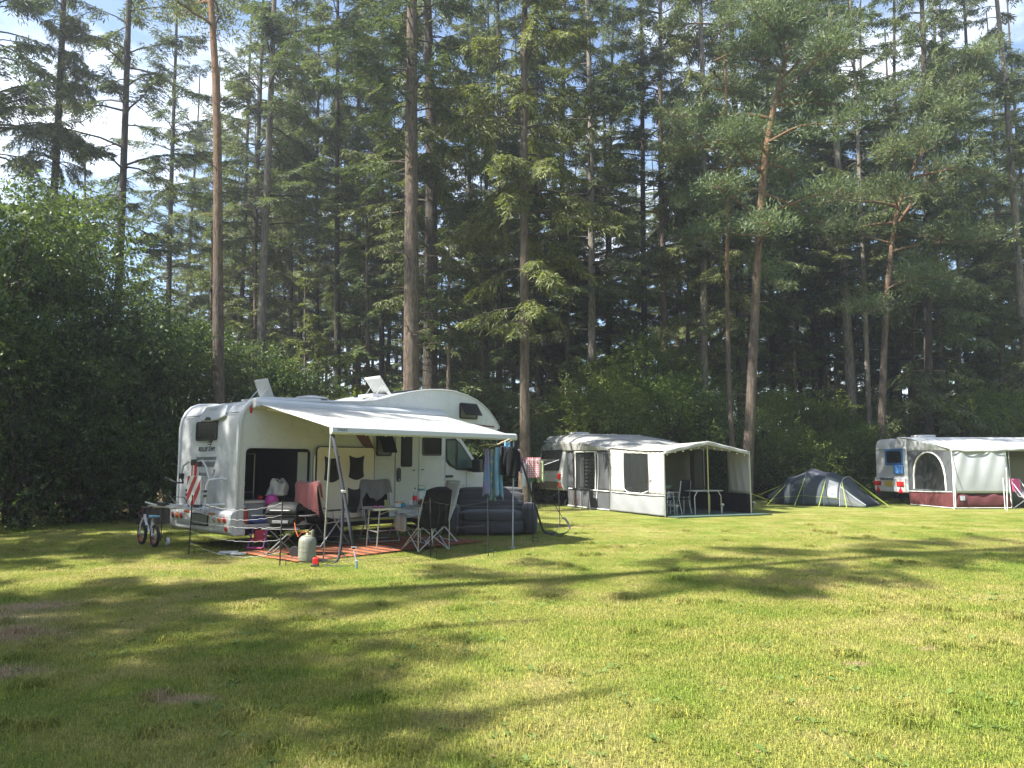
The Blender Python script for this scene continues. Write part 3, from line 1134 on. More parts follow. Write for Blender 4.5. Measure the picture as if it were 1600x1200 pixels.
bent_pine('thick pine leaning right with orange upper stem behind the canopy corner', 26,
          [(1170, 690, 0), (1176, 560, 0), (1183, 400, 0), (1195, 230, 0), (1212, 150, .3), (1236, 60, .6), (1262, -30, 1)], .20, 8.5, 24, 4.3, 30, 300, (-.15, -.3))
bent_pine('crooked orange pine with a long bare side limb above the white caravan', 31,
          [(1377, 670, 0), (1382, 500, 0), (1392, 380, 0), (1403, 310, 0), (1428, 260, .2), (1452, 210, .4), (1470, 150, .5), (1490, 110, .8), (1520, 80, 1)], .19, 8.0, 17, 4.0, 28, 310, (.3, -.3),
          extra=[(1403, 345), (1425, 315), (1455, 290), (1478, 272)])

# broad-leaved shrubs and small trees
BUSH = {
    'tall': [bush_crown(200 + k, 8.5, 2.9, M_LEAF, .15, 42, 85, 8, .06, 6, .45, .42) for k in range(2)],
    'mid': [bush_crown(210 + k, 6.5, 2.4, M_LEAF, .10, 34, 90, 9, .06, 6, .25, .55) for k in range(2)],
    'pale': [bush_crown(220 + k, 7.0, 2.3, M_LEAF2, .085, 34, 95, 9, .06, 5, .2, .6) for k in range(2)],
    'low': [bush_crown(230 + k, 3.2, 1.9, M_LEAF2, .085, 24, 90, 9, .05, 6, .2, .55) for k in range(2)],
}


def bush(u, D, kind, k, h, w, label, group=None, name='shrub', cat='shrub'):
    base_h = {'tall': 8.5, 'mid': 6.5, 'pale': 7.0, 'low': 3.2}[kind]
    base_r = {'tall': 2.9, 'mid': 2.4, 'pale': 2.3, 'low': 1.9}[kind]
    x = (u - 800) / 1142 * D
    return plant(name, label, BUSH[kind][k], None, (x, D), hscale=h / base_h, cscale=w / base_r, group=group, cat=cat)


for a in (
    (-40, 18.5, 'tall', 0, 9.0, 3.0, 'dark tall shrub with long leaves at the left end of the field'),
    (75, 21.5, 'tall', 1, 9.6, 3.0, 'dark tall shrub under the leftmost fir stem'),
    (35, 17.8, 'mid', 0, 5.4, 2.2, 'lower dark shrub in front of the tall left ones'),
    (165, 20.5, 'tall', 0, 7.6, 2.5, 'dark tall shrub under the free standing fir'),
    (225, 21.0, 'mid', 1, 5.6, 2.0, 'dark shrub behind the rear corner of the camper and the bike'),
    (130, 19.0, 'mid', 1, 4.6, 1.9, 'dark shrub left of the wooden stump'),
    (285, 24.0, 'tall', 1, 6.2, 2.3, 'shrub left of the orange pine behind the camper'),
    (385, 25.0, 'mid', 0, 5.6, 2.2, 'shrub right of the orange pine over the camper roof'),
    (455, 26.5, 'mid', 1, 5.2, 2.1, 'shrub over the raised roof hatch of the camper'),
    (540, 28.0, 'pale', 0, 4.6, 2.2, 'shrub over the middle of the camper roof'),
    (610, 31.0, 'pale', 1, 4.6, 2.2, 'sunlit shrub left of the thickest trunk'),
    (720, 30.0, 'mid', 0, 4.8, 2.3, 'shrub behind the alcove of the camper'),
    (790, 29.0, 'mid', 1, 4.6, 2.1, 'dark shrub left of the brown spruce'),
    (870, 30.0, 'pale', 0, 4.8, 2.4, 'dark birch shrub behind the grey caravan'),
    (930, 32.0, 'pale', 1, 6.4, 2.2, 'birch shrub under the pale fir behind the caravan'),
    (1005, 31.5, 'pale', 0, 7.4, 2.5, 'tallest sunlit hazel behind the awning'),
    (1070, 33.0, 'pale', 1, 7.0, 2.4, 'sunlit hazel under the pale hanging spruce'),
    (1130, 33.5, 'pale', 0, 6.0, 2.3, 'sunlit bush behind the awning canopy and thin pine'),
    (850, 31.0, 'low', 0, 3.8, 1.9, 'low bush between brown spruce and older caravan roof'),
    (965, 29.6, 'pale', 1, 5.2, 2.1, 'leafy bush right above the ridge of the grey awning'),
    (1045, 30.2, 'pale', 0, 5.4, 2.2, 'leafy bush above the ridge of the sun canopy'),
    (1105, 30.4, 'mid', 0, 4.4, 2.0, 'darker bush behind the right half of the sun canopy'),
    (1240, 31.6, 'low', 1, 2.7, 1.9, 'bright bush touching the back of the dark tent'),
    (1320, 31.6, 'low', 0, 3.2, 1.9, 'leafy bush behind the porch of the dark tent'),
    (1200, 32.5, 'pale', 1, 5.2, 2.1, 'bush right of the leaning pine'),
    (1222, 33.5, 'pale', 0, 5.0, 2.1, 'low bright bush at the lawn edge left of the dark tent'),
    (1285, 33.0, 'pale', 1, 4.9, 2.1, 'low bright bush right behind the dark tent'),
    (1345, 33.5, 'pale', 0, 4.2, 2.0, 'low bush between dark tent and white caravan'),
    (1400, 33.6, 'mid', 1, 4.6, 2.1, 'bush right behind the white caravan'),
    (1490, 33.0, 'pale', 1, 4.7, 2.2, 'bush over the roof of the white awning'),
    (1560, 32.5, 'pale', 0, 5.2, 2.3, 'sunlit bush at the right end over the white awning'),
    (1640, 35.0, 'pale', 1, 5.4, 2.5, 'bush at the right edge of the field'),
):
    bush(*a)

# far wood: every tree still a tree, nothing tells them apart
r = np.random.default_rng(5)
kinds = ['full', 'full', 'hang', 'small', 'open', 'full']
for i in range(120):
    D = r.uniform(43, 72)
    u = -80 + 1760 * ((i + r.random()) / 120)
    if u < 260 and r.random() < .62:
        continue
    kd = kinds[r.integers(0, 6)]
    hs = r.uniform(.8, 1.05) if kd != 'small' else r.uniform(.8, 1.3)
    if u < 260:
        kd, hs = 'small', r.uniform(.7, 1.2)
    kk = int(r.integers(0, len(CROWN[kd])))
    tm = SMALL_T[kk] if kd == 'small' else TRUNKS['dark'][kk % 2]
    plant('conifer', 'dark conifer far back in the wood', CROWN[kd][kk], tm, ((u - 800) / 1142 * D, D), (r.normal(0, .012), 0), r.uniform(.7, 1.0), hs, r.uniform(.9, 1.1), group='far conifers deep in the wood')
for i in range(46):
    D = r.uniform(40, 58)
    u = -60 + 1720 * ((i + r.random()) / 46)
    kd = ('mid', 'pale', 'low')[r.integers(0, 3)]
    bush(u, D, kd, int(r.integers(0, 2)), r.uniform(2.6, 5.0), r.uniform(2.2, 3.2), 'bush of the dark undergrowth between the far trunks', 'undergrowth bushes deep in the wood')
# a last belt of woodland that reads as one mass closes the horizon
r = np.random.default_rng(6)
NB = 30000
P = np.stack([r.uniform(-85, 95, NB), r.uniform(74, 82, NB), 0 * r.random(NB)], 1)
hh = 6.5 + 2.5 * np.sin(P[:, 0] * .21) + 1.8 * np.sin(P[:, 0] * .57 + 1)
P[:, 2] = hh * r.random(NB) ** .8
side_ = np.arange(NB) >= 14000
ns_ = int(side_.sum())
w_ = r.integers(0, 3, ns_)
along = r.random(ns_)
dep_ = r.uniform(-3, 3, ns_)
P[side_, 0] = np.where(w_ == 0, -36 + dep_, np.where(w_ == 1, 50 + dep_, -36 + 86 * along))
P[side_, 1] = np.where(w_ == 2, -34 + dep_, -34 + 112 * along)
P[side_, 2] = 12 * r.random(ns_) ** .8
d = unit(r.normal(0, 1, (NB, 3)) + np.array([0, 0, -.4]))
s = unit(np.cross(d, r.normal(0, 1, (NB, 3))))
V2, Q2 = rhombs(P, d, s, r.uniform(.6, 1.3, NB) * np.where(side_, 1.8, 1.0), r.uniform(.35, .8, NB) * np.where(side_, 1.8, 1.0), .08)
wood = bpy.data.objects.new('woodland', np_mesh('woodland', V2, Q2, M_LEAF))
COL.objects.link(wood)
tag(wood, 'distant belt of woodland closing the view between the trunks', 'woodland', kind='stuff')
# trees beyond the left edge of the picture, whose shade lies on the lawn
for (x, y, nm, k, hs, cs) in ((-12.5, 4.6, 'high', 1, 1.3, .85), (-12.4, -.2, 'full', 1, .50, 1.1), (-13.2, 1.7, 'full', 0, .51, 1.15), (-15.2, 3.6, 'full', 1, .53, 1.1), (-15.5, 9.5, 'full', 1, .64, 1.0), (-18, 13.2, 'full', 0, .8, 1.0)):
    big = nm != 'small'
    plant('fir_tree', 'fir beyond the left edge of the field', CROWN[nm][k], TRUNKS['fir'][k % 2] if big else SMALL_T[k], (x, y), (0, 0), 1.0, hs, cs, group='firs left of the field')

# thin scattering volume added to imitate the soft lens glow at upper left
m_h = bpy.data.materials.new('lens_glow')
m_h.use_nodes = True
m_h.node_tree.nodes.clear()
ho = m_h.node_tree.nodes.new('ShaderNodeOutputMaterial')
hv = m_h.node_tree.nodes.new('ShaderNodeVolumePrincipled')
hv.inputs['Color'].default_value = (.86, .92, 1.0, 1)
hv.inputs['Density'].default_value = .0014
hv.inputs['Anisotropy'].default_value = .45
m_h.node_tree.links.new(hv.outputs[0], ho.inputs['Volume'])
hz = MB().box((5, 40, 17.5), (230, 110, 37)).build('lens_glow', m_h, smooth=0)
tag(hz, 'thin pale volume over campsite and wood, added to imitate lens glow', 'lens_glow', kind='stuff')

# ------------------------------------------------------------------ materials for the things
WHITE = mat('white_gelcoat', (0.50, 0.515, 0.525), .28, var=.02, scale=1.6, coat=.25)
WHITE2 = mat('white_paint', (0.46, 0.475, 0.485), .35, var=.06, scale=3, coat=.3)
OFFW = mat('aged_white', (0.52, 0.52, 0.50), .45, var=.12, scale=2.5)
CREAM = mat('cream_panel', (0.66, 0.61, 0.50), .5, var=.06, scale=4)
GREYTRIM = mat('grey_trim', (0.36, 0.39, 0.40), .45, var=.1)
MIDGREY = mat('mid_grey', (0.16, 0.17, 0.18), .55, var=.15)
DARK = mat('dark_plastic', (0.022, 0.023, 0.025), .5, var=.25, scale=14)
BLACK = mat('black_rubber', (0.014, 0.014, 0.015), .75, var=.3, scale=20)
BLACKFAB = mat('black_fabric', (0.012, 0.0125, 0.014), .95, var=.3, scale=9, bump=.3, bscale=400, spec=.2)
GLASS = mat('tinted_acrylic', (0.012, 0.013, 0.014), .12, var=.2, scale=3, spec=.2)
CABGLASS = mat('cab_glass', (0.055, 0.085, 0.08), .06, var=.25, scale=2, spec=.7)
ALU = mat('aluminium', (0.62, 0.63, 0.64), .35, .9, var=.08, scale=12)
STEEL = mat('painted_steel', (0.40, 0.41, 0.41), .4, .4, var=.1)
MAROON = mat('maroon_decal', (0.11, 0.022, 0.028), .4, var=.1)
GREYDECAL = mat('grey_decal', (0.13, 0.15, 0.15), .4, var=.1)
BLACKDECAL = mat('black_decal', (0.02, 0.02, 0.022), .4, var=.1)
RED = mat('red_plastic', (0.50, 0.02, 0.02), .35, var=.15)
REDLENS = mat('red_lens', (0.42, 0.02, 0.015), .15, var=.2, scale=30)
ORANGELENS = mat('orange_lens', (0.65, 0.16, 0.02), .15, var=.2, scale=30)
CLEARLENS = mat('clear_lens', (0.35, 0.37, 0.36), .12, var=.2, scale=30)
AWNFAB = mat('awning_fabric', (0.45, 0.455, 0.435), .75, var=.07, scale=1.2, transl=.22, bump=.12, bscale=90)
ORANGE = mat('orange_yarn', (0.30, 0.09, 0.034), .9, var=.2, scale=9, bump=.3, bscale=200)
BROWN = mat('brown_yarn', (0.09, 0.035, 0.02), .9, var=.25, scale=9, bump=.3, bscale=200)
CLEAR = clear_mat('clear_acrylic', (.72, .74, .72), .55, .25)

ANG = math.atan2(.741, .671)
OC = Vector((-4.75, 12.75, 0))
UV, VV = Vector((.671, .741, 0)), Vector((.741, -.671, 0))


def W(x, y, z=0.0):
    """Camper frame (along, inward, up) to the world."""
    return OC + UV * x - VV * y + Vector((0, 0, z))


XZ = lambda a, b, h: (a, h, b)          # polygon in the side plane, swept along y
YZ = lambda a, b, h: (h, a, b)          # polygon in the cross plane, swept along x
XY = lambda a, b, h: (a, b, h)


def rrect(x0, z0, x1, z1, r, n=4):
    out = []
    for cx, cz, a in ((x1 - r, z1 - r, 0), (x0 + r, z1 - r, 90), (x0 + r, z0 + r, 180), (x1 - r, z0 + r, 270)):
        for k in range(n + 1):
            t = math.radians(a + 90 * k / n)
            out.append((cx + r * math.cos(t), cz + r * math.sin(t)))
    return out


def text(name, s, size, loc, rot, material, parent, shear=0.0, space=1.0, ext=.0012, align='CENTER', xs=1.0):
    c = bpy.data.curves.new(name, 'FONT')
    c.body = s
    c.size = size
    c.shear = shear
    c.extrude = ext
    c.space_character = space
    c.align_x = align
    c.resolution_u = 3
    c.materials.append(material)
    tmp = bpy.data.objects.new(name, c)
    COL.objects.link(tmp)
    me = bpy.data.meshes.new_from_object(tmp.evaluated_get(bpy.context.evaluated_depsgraph_get()))
    bpy.data.objects.remove(tmp)
    o = bpy.data.objects.new(name, me)
    COL.objects.link(o)
    o.parent = parent
    o.matrix_local = Matrix.Translation(loc) @ rot.to_4x4() @ Matrix.Diagonal((xs, 1, 1, 1))
    return o


REAR_ROT = Matrix(((0, 0, -1), (-1, 0, 0), (0, 1, 0)))       # reads from behind: right is -y
SIDE_ROT = Matrix(((1, 0, 0), (0, 0, -1), (0, 1, 0)))        # reads from the awning side: right is +x

# ------------------------------------------------------------------ camper
camper = thing('motorhome', 'large white motorhome with rounded alcove over its cab and open garage', 'motorhome', OC, ANG)
PROF = [(0, .38), (0, 2.20), (.03, 2.36), (.09, 2.48), (.18, 2.58), (.32, 2.64), (.6, 2.66), (1.6, 2.69), (2.57, 2.74), (2.9, 2.79), (3.13, 2.85),
        (3.45, 2.94), (3.81, 3.03), (4.25, 3.11), (4.73, 3.15), (5.15, 3.14), (5.53, 3.07), (5.82, 2.99), (6.06, 2.88), (6.24, 2.76), (6.39, 2.63),
        (6.52, 2.50), (6.6, 2.40), (6.60, 2.34), (6.52, 2.30), (6.3, 2.27), (4.87, 2.25), (4.87, .38)]
GX0, GX1, GZ0, GZ1 = .13, 1.44, .45, 1.78
m = MB()
hole = rrect(GX0, GZ0, GX1, GZ1, .09)
m.prism(PROF, XZ, 0, .035, holes=[hole])
m.prism(PROF, XZ, 2.265, 2.30)
vs, fs = [], []
for x, z in PROF:
    vs += [(x, .035, z), (x, 2.265, z)]
k = len(PROF)
for i in range(k):
    j = (i + 1) % k
    fs.append((2 * i, 2 * i + 1, 2 * j + 1, 2 * j))
m.add(vs, fs)
m.build('body', WHITE, camper, smooth=28)
# edge trims
for y in (.0, 2.30):
    m = MB()
    m.tube([(x, y, z) for x, z in [(-.005, .5), (-.005, 1.4)] + PROF[1:8]], [.035] * 2 + [.05] * 7, 8)
    m.build('corner_trim', WHITE2, camper)
    m = MB()
    m.tube([(x, y, z) for x, z in PROF[7:24]], .022, 6)
    m.build('roof_trim', WHITE2, camper)
# seams on the rear and the side
m = MB()
m.box((.012, 1.15, 2.405), (.012, 2.2, .010), ry=.3)
m.build('rear_seam', DARK, camper, smooth=0)
m = MB()
for x in (2.9, 4.10, 4.86):
    m.box((x, -.004, 1.3), (.012, .010, 1.8))
m.box((3.9, -.004, 1.60), (1.95, .012, .012))
m.box((3.9, -.004, 1.64), (1.95, .012, .012))
m.build('side_seam', GREYTRIM, camper, smooth=0)
# garage bay (walls, floor, ceiling behind the opening)
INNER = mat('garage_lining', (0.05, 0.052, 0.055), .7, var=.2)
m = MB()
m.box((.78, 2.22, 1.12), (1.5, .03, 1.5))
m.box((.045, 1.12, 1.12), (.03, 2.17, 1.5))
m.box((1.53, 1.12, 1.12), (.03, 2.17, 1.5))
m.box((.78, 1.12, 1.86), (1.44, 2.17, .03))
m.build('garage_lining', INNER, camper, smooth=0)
m = MB()
m.box((.78, 1.12, .42), (1.44, 2.17, .04))
m.build('garage_floor', MIDGREY, camper, smooth=0)
m = MB()
m.box((1.30, .06, 1.12), (.2, .02, 1.2))
m.build('garage_panel', GREYTRIM, camper, smooth=0)
m = MB()
for a in ((.35, 1.35), (1.12, 1.35)):
    m.tube([(a[0], 1.5, .5), (a[0], 1.5, 1.7)], .013, 6)
m.tube([(.35, 1.5, 1.7), (1.12, 1.5, 1.7)], .013, 6)
m.tube([(.35, 1.5, .95), (1.12, 1.5, .95)], .013, 6)
m.build('garage_rail', ALU, camper)
m = MB()
ring = rrect(GX0 - .03, GZ0 - .03, GX1 + .03, GZ1 + .03, .11)
m.prism(ring, XZ, -.014, .03, holes=[rrect(GX0, GZ0, GX1, GZ1, .09)])
m.build('garage_frame', WHITE2, camper, bevel=.004)
# the garage door, folded back along the side wall
door = MB().prism(rrect(1.53, .46, 2.85, 1.82, .07), XZ, -.085, -.045).build('garage_door', CREAM, camper, bevel=.006)
MB().prism(rrect(1.515, .445, 2.865, 1.835, .08), XZ, -.075, -.05, holes=[rrect(1.535, .465, 2.845, 1.815, .07)]).build('seal', BLACK, door)
NET = mat('black_netting', (0.022, 0.022, 0.022), .85, var=.4, scale=60, bump=.6, bscale=500)
for x0, x1, z0, z1 in ((1.68, 2.02, 1.22, 1.60), (2.24, 2.60, 1.26, 1.62), (2.22, 2.56, .62, 1.00)):
    m = MB()
    def pocket(u, v, x0=x0, x1=x1, z0=z0, z1=z1):
        tap = 1 - .12 * math.sin(math.pi * v)
        x = (x0 + x1) / 2 + (u - .5) * (x1 - x0) * tap
        z = z0 + (z1 - z0) * v + .05 * (2 * abs(u - .5)) ** 2 * (1 if v > .5 else -.2) - (.07 * (1 - v) * math.sin(math.pi * u))
        return (x, -.09 - .07 * math.sin(math.pi * u) * math.sin(math.pi * min(1, (1 - v) * 1.1 + .05)), z)
    m.grid(pocket, 8, 8)
    m.build('mesh_pocket', NET, door, solid=.006)
m = MB()
m.box((1.49, -.03, 1.1), (.03, .05, 1.1))
m.build('door_hinge', ALU, door)
# maroon swoosh and pale stripe beside it
m = MB()
m.prism([(2.34, 2.20), (2.66, 2.22), (2.92, 1.78), (2.62, 1.86)], XZ, -.006, -.001)
m.build('side_decal', MAROON, camper, smooth=0)
m = MB()
m.prism([(2.27, 2.20), (2.31, 2.20), (2.59, 1.86), (2.55, 1.86)], XZ, -.006, -.001)
m.build('side_decal', WHITE2, camper, smooth=0)
m = MB()
m.prism([(5.3, 2.445), (6.45, 2.40), (6.44, 2.365), (5.3, 2.40)], XZ, -.006, -.001)
m.build('alcove_decal', MAROON, camper, smooth=0)


def side_window(x0, z0, x1, z1, open_deg=0, name='window'):
    f = MB().prism(rrect(x0, z0, x1, z1, .05), XZ, -.022, .01, holes=[rrect(x0 + .035, z0 + .035, x1 - .035, z1 - .035, .03)]).build(name, DARK, camper, bevel=.004)
    m = MB()
    m.prism(rrect(x0 + .036, z0 + .036, x1 - .036, z1 - .036, .03), XZ, -.006, .008)
    m.build('blind' if open_deg else 'pane', MIDGREY if open_deg else GLASS, f)
    if open_deg:
        a = math.radians(open_deg)
        h = z1 - z0 - .06
        m = MB()
        m.box(((x0 + x1) / 2, -.03 - math.sin(a) * h / 2, z1 - .03 - math.cos(a) * h / 2), (x1 - x0 - .05, .018, h), rx=-a)
        m.build('pane', GLASS, f, bevel=.006)
    return f


side_window(2.95, 1.66, 3.35, 2.20, 24)
side_window(4.19, 1.68, 4.74, 2.16)
side_window(5.28, 2.53, 5.86, 2.90, 34)
# entrance door
ed = MB().prism(rrect(3.45, .48, 4.05, 2.24, .05), XZ, -.016, .012).build('entrance_door', WHITE2, camper, bevel=.005)
MB().prism(rrect(3.435, .465, 4.065, 2.255, .06), XZ, -.006, .004, holes=[rrect(3.452, .482, 4.048, 2.238, .05)]).build('seal', GREYTRIM, ed)
MB().prism(rrect(3.59, 1.44, 3.89, 2.18, .04), XZ, -.03, -.012).build('door_window', GLASS, ed, bevel=.004)
MB().prism(rrect(3.485, 1.13, 3.585, 1.42, .048), XZ, -.04, -.014).build('handle', DARK, ed, bevel=.006)
MB().box((3.53, -.044, 1.17), (.018, .008, .018)).build('lock', ALU, ed)
# service hatches and small fittings on the side
for x0, z0, x1, z1 in ((3.02, .82, 3.29, 1.2),):
    hf = MB().prism(rrect(x0, z0, x1, z1, .03), XZ, -.012, .01, holes=[rrect(x0 + .02, z0 + .02, x1 - .02, z1 - .02, .025)]).build('service_hatch', GREYTRIM, camper, bevel=.003)
    MB().prism(rrect(x0 + .021, z0 + .021, x1 - .021, z1 - .021, .025), XZ, -.008, .008).build('flap', WHITE2, hf)
m = MB()
for x, z in ((3.95, 1.37), (4.2, 1.38)):
    m.box((x, -.012, z), (.06, .025, .02))
m.build('catch', DARK, camper, bevel=.003)
MB().lathe([(.0, -.018), (.03, -.014), (.04, .0)], 14, (2.875, -.0, 1.62), (0, 1, 0)).build('side_lamp', REDLENS, camper)
MB().sphere((.20, -.006, 2.46), (.03, .02, .075), 12, 8).build('marker_lamp', REDLENS, camper)
# rear fittings
fr = MB().prism(rrect(.80, 1.93, 1.63, 2.29, .05), YZ, -.03, .01, holes=[rrect(.835, 1.965, 1.595, 2.255, .035)]).build('rear_window', DARK, camper, bevel=.005)
MB().prism(rrect(.836, 1.966, 1.594, 2.254, .035), YZ, -.018, .008).build('pane', GLASS, fr)
m = MB()
m.prism([(.60, 2.57), (1.42, 2.57), (1.52, 2.36), (1.36, 2.30), (1.05, 2.27), (.70, 2.30), (.52, 2.36)], lambda a, b, h: (h + (b - 2.27) * .42, a, b), -.07, .05)
rc = m.build('camera_housing', WHITE2, camper, bevel=.02, segs=3)
MB().box((.035, 1.05, 2.50), (.04, .30, .016), ry=.3).build('slot', GREYTRIM, rc)
MB().prism([(.95, 2.30), (1.15, 2.30), (1.05, 2.36)], YZ, -.10, -.04).build('lens', DARK, rc)
text('lettering', 'ROLLER TEAM', .122, Vector((-.006, 1.21, 1.735)), REAR_ROT, BLACKDECAL, camper, .32, .86, xs=.95)
m = MB()
for (z, a, b, th) in ((1.93, 1.28, .97, .05), (1.885, 1.24, 1.0, .042), (1.84, 1.19, 1.03, .034)):
    pts = []
    for i in range(9):
        t = i / 8
        pts.append((a + (b - a) * t, z + .035 * math.sin(math.pi * t * .75)))
    low = [(y + .004, zz - th * (.12 + .88 * (i / 8))) for i, (y, zz) in enumerate(pts)]
    m.prism(pts + low[::-1], YZ, -.006, -.001)
m.build('emblem', BLACKDECAL, camper, smooth=0)
m = MB()
m.prism([(1.60, 1.63), (.79, 1.63), (.83, 1.575), (1.58, 1.575)], YZ, -.006, -.001)
m.prism([(1.56, 1.545), (.84, 1.545), (.90, 1.45), (1.53, 1.45)], YZ, -.006, -.001)
m.build('rear_stripe', GREYDECAL, camper, smooth=0)
text('lettering', 'kronos', .125, Vector((-.006, 1.28, 1.285)), REAR_ROT, GREYDECAL, camper, .25, 1.1)
text('lettering', '7', .165, Vector((-.006, .905, 1.285)), REAR_ROT, BLACKDECAL, camper, .3)
# bumper with lamps and plate
m = MB()
m.prism([(.0, .70), (-.08, .685), (-.125, .64), (-.135, .48), (-.12, .33), (-.06, .27), (.16, .27), (.16, .38), (.0, .40)], XZ, -.045, 2.345)
bump = m.build('bumper', WHITE, camper, bevel=.02, segs=3, smooth=35)
for y, mm in ((2.16, REDLENS), (1.97, ORANGELENS), (1.80, REDLENS), (.50, CLEARLENS), (.30, ORANGELENS), (.12, REDLENS)):
    lamp = MB().lathe([(.072, .0), (.072, .012), (.060, .02)], 18, (-.128, y, .545), (-1, 0, -.1)).build('lamp_ring', WHITE2, bump)
    lamp.name = 'tail_lamp'
    MB().lathe([(.060, .012), (.052, .03), (.03, .04), (.0, .043)], 18, (-.128, y, .545), (-1, 0, -.1)).build('lens', mm, bump).name = 'lamp_lens'
MB().lathe([(.045, .0), (.04, .02), (.0, .026)], 14, (-.122, .08, .385), (-1, 0, -.1)).build('reflector', REDLENS, bump)
m = MB()
for y in (1.62, .62):
    m.box((-.132, y, .625), (.012, .22, .03))
m.build('reflector', REDLENS, bump)
MB().box((-.142, 1.05, .51), (.02, .58, .17), ry=-.08).build('number_plate', mat('plate_face', (0.20, 0.21, 0.21), .4, var=.35, scale=26), bump, bevel=.006)
MB().prism(rrect(.735, .405, 1.365, .615, .02), YZ, -.15, -.128, holes=[rrect(.765, .43, 1.335, .59, .015)]).build('plate_frame', DARK, bump)
# chassis and wheels
m = MB()
m.box((2.5, 1.15, .33), (4.6, 1.9, .12))
m.box((5.8, 1.15, .36), (2.0, 1.5, .16))
m.box((.35, 1.15, .26), (.2, 1.6, .06))
m.build('chassis', BLACK, camper)


def wheel(parent, c, axis, r, w, rim_mat, name='wheel', hub=.6):
    t = MB().lathe([(r * .62, -w / 2), (r * .93, -w / 2), (r, -w * .33), (r, w * .33), (r * .93, w / 2), (r * .62, w / 2)], 28, c, axis).build(name, BLACK, parent)
    MB().lathe([(.02, -w * .28), (r * .3, -w * .30), (r * hub, -w * .40), (r * .64, -w * .44), (r * .64, w * .4), (.02, w * .4)], 22, c, axis).build('rim', rim_mat, t)
    return t


for x, y in ((1.95, .2), (1.95, 2.1), (5.95, .22), (5.95, 2.08)):
    wheel(camper, (x, y, .34), (0, 1, 0), .34, .22, STEEL)
# cab
CAB = [(4.88, .40), (4.88, 2.24), (5.28, 2.24), (5.36, 2.19), (6.16, 1.32), (6.72, 1.12), (6.90, .92), (6.95, .45), (6.85, .36), (6.38, .36), (6.34, .52), (6.22, .68),
       (6.06, .76), (5.86, .76), (5.70, .69), (5.57, .54), (5.53, .38)]
m = MB()
m.prism(CAB, XZ, .10, 2.20)
cab = m.build('cab', WHITE2, camper, bevel=.03, segs=3)
# wing and door lines
m = MB()
m.prism([(4.93, 2.06), (5.25, 2.08), (5.42, 1.97), (5.98, 1.37), (5.93, 1.33), (5.32, 1.37), (5.08, 1.46), (4.97, 1.56)], XZ, .080, .110)
m.build('window_surround', BLACK, cab, bevel=.004)
m = MB()
m.prism([(4.97, 2.02), (5.24, 2.03), (5.24, 1.43), (5.10, 1.50), (5.00, 1.60)], XZ, .072, .10)
m.prism([(5.30, 2.0), (5.40, 1.94), (5.86, 1.42), (5.32, 1.41)], XZ, .072, .10)
m.build('side_window', CABGLASS, cab)
m = MB()
m.box((4.93, .094, 1.0), (.012, .016, 1.1))
m.box((5.62, .094, 1.1), (.012, .016, .5))
m.box((5.3, .092, 1.02), (.9, .02, .014))
m.box((5.3, .094, .56), (.75, .016, .012))
m.build('door_line', GREYTRIM, cab, smooth=0)
MB().prism(rrect(4.96, 1.20, 5.17, 1.25, .02), XZ, .055, .10).build('door_handle', DARK, cab, bevel=.005)
m = MB()
m.prism([(5.40, 2.22), (6.14, 1.35), (6.10, 1.33), (5.36, 2.2)], XZ, .18, 2.12)
m.build('windscreen', CABGLASS, cab)
m = MB()
m.box((5.72, -.16, 1.46), (.15, .24, .30), rz=.15)
m.box((5.72, .02, 1.36), (.10, .22, .07))
m.build('mirror', DARK, cab, bevel=.03, segs=3)
MB().box((5.05, .09, .82), (.13, .02, .05)).build('marker_lamp', REDLENS, cab)
m = MB()
m.prism(rrect(4.90, .36, 5.50, .56, .03), XZ, .07, .105)
m.build('sill_cladding', GREYTRIM, cab, bevel=.006)
m = MB()
m.prism([(5.99 + .47 * math.cos(t), .36 + .47 * math.sin(t)) for t in [math.pi * i / 14 for i in range(15)]] + [(5.99 + .40 * math.cos(t), .36 + .40 * math.sin(t)) for t in [math.pi * (14 - i) / 14 for i in range(15)]], XZ, .05, .12)
m.build('wheel_arch', GREYTRIM, cab)
m = MB()
for y in (.42, 1.88):
    m.box((6.86, y, .86), (.14, .42, .20), ry=.35)
m.build('headlight', CLEARLENS, cab, bevel=.04)
MB().box((6.95, 1.15, .68), (.05, 1.0, .28)).build('grille', BLACK, cab)


# roof hatches, vent, solar panel
def roof_hatch(x, y, w, d, deg, name):
    z = float(np.interp(x, [p[0] for p in PROF[1:20]], [p[1] for p in PROF[1:20]]))
    fr_ = MB().prism(rrect(x - w / 2, y - d / 2, x + w / 2, y + d / 2, .05), XY, z - .02, z + .05, holes=[rrect(x - w / 2 + .06, y - d / 2 + .06, x + w / 2 - .06, y + d / 2 - .06, .04)]).build(name, WHITE2, camper, bevel=.008)
    a = math.radians(deg)
    mm = MB()
    # the lid stands open, hinged at the front edge
    def lid(u, v):
        s = v * w
        bul = .035 * math.sin(math.pi * u) * math.sin(math.pi * v)
        return (x + w / 2 - s * math.cos(a) - bul * math.sin(a) * -1 * -1, y + (u - .5) * d, z + .06 + s * math.sin(a) + bul * math.cos(a))
    mm.grid(lid, 8, 6)
    mm.build('lid', CLEAR, fr_, solid=.012)
    mm = MB()
    for yy in (-.35, .35):
        mm.tube([(x - w * .2, y + yy * d, z + .04), (x + w / 2 - w * .55 * math.cos(a), y + yy * d, z + .06 + w * .55 * math.sin(a))], .008, 6)
    mm.build('strut', ALU, fr_)
    return fr_


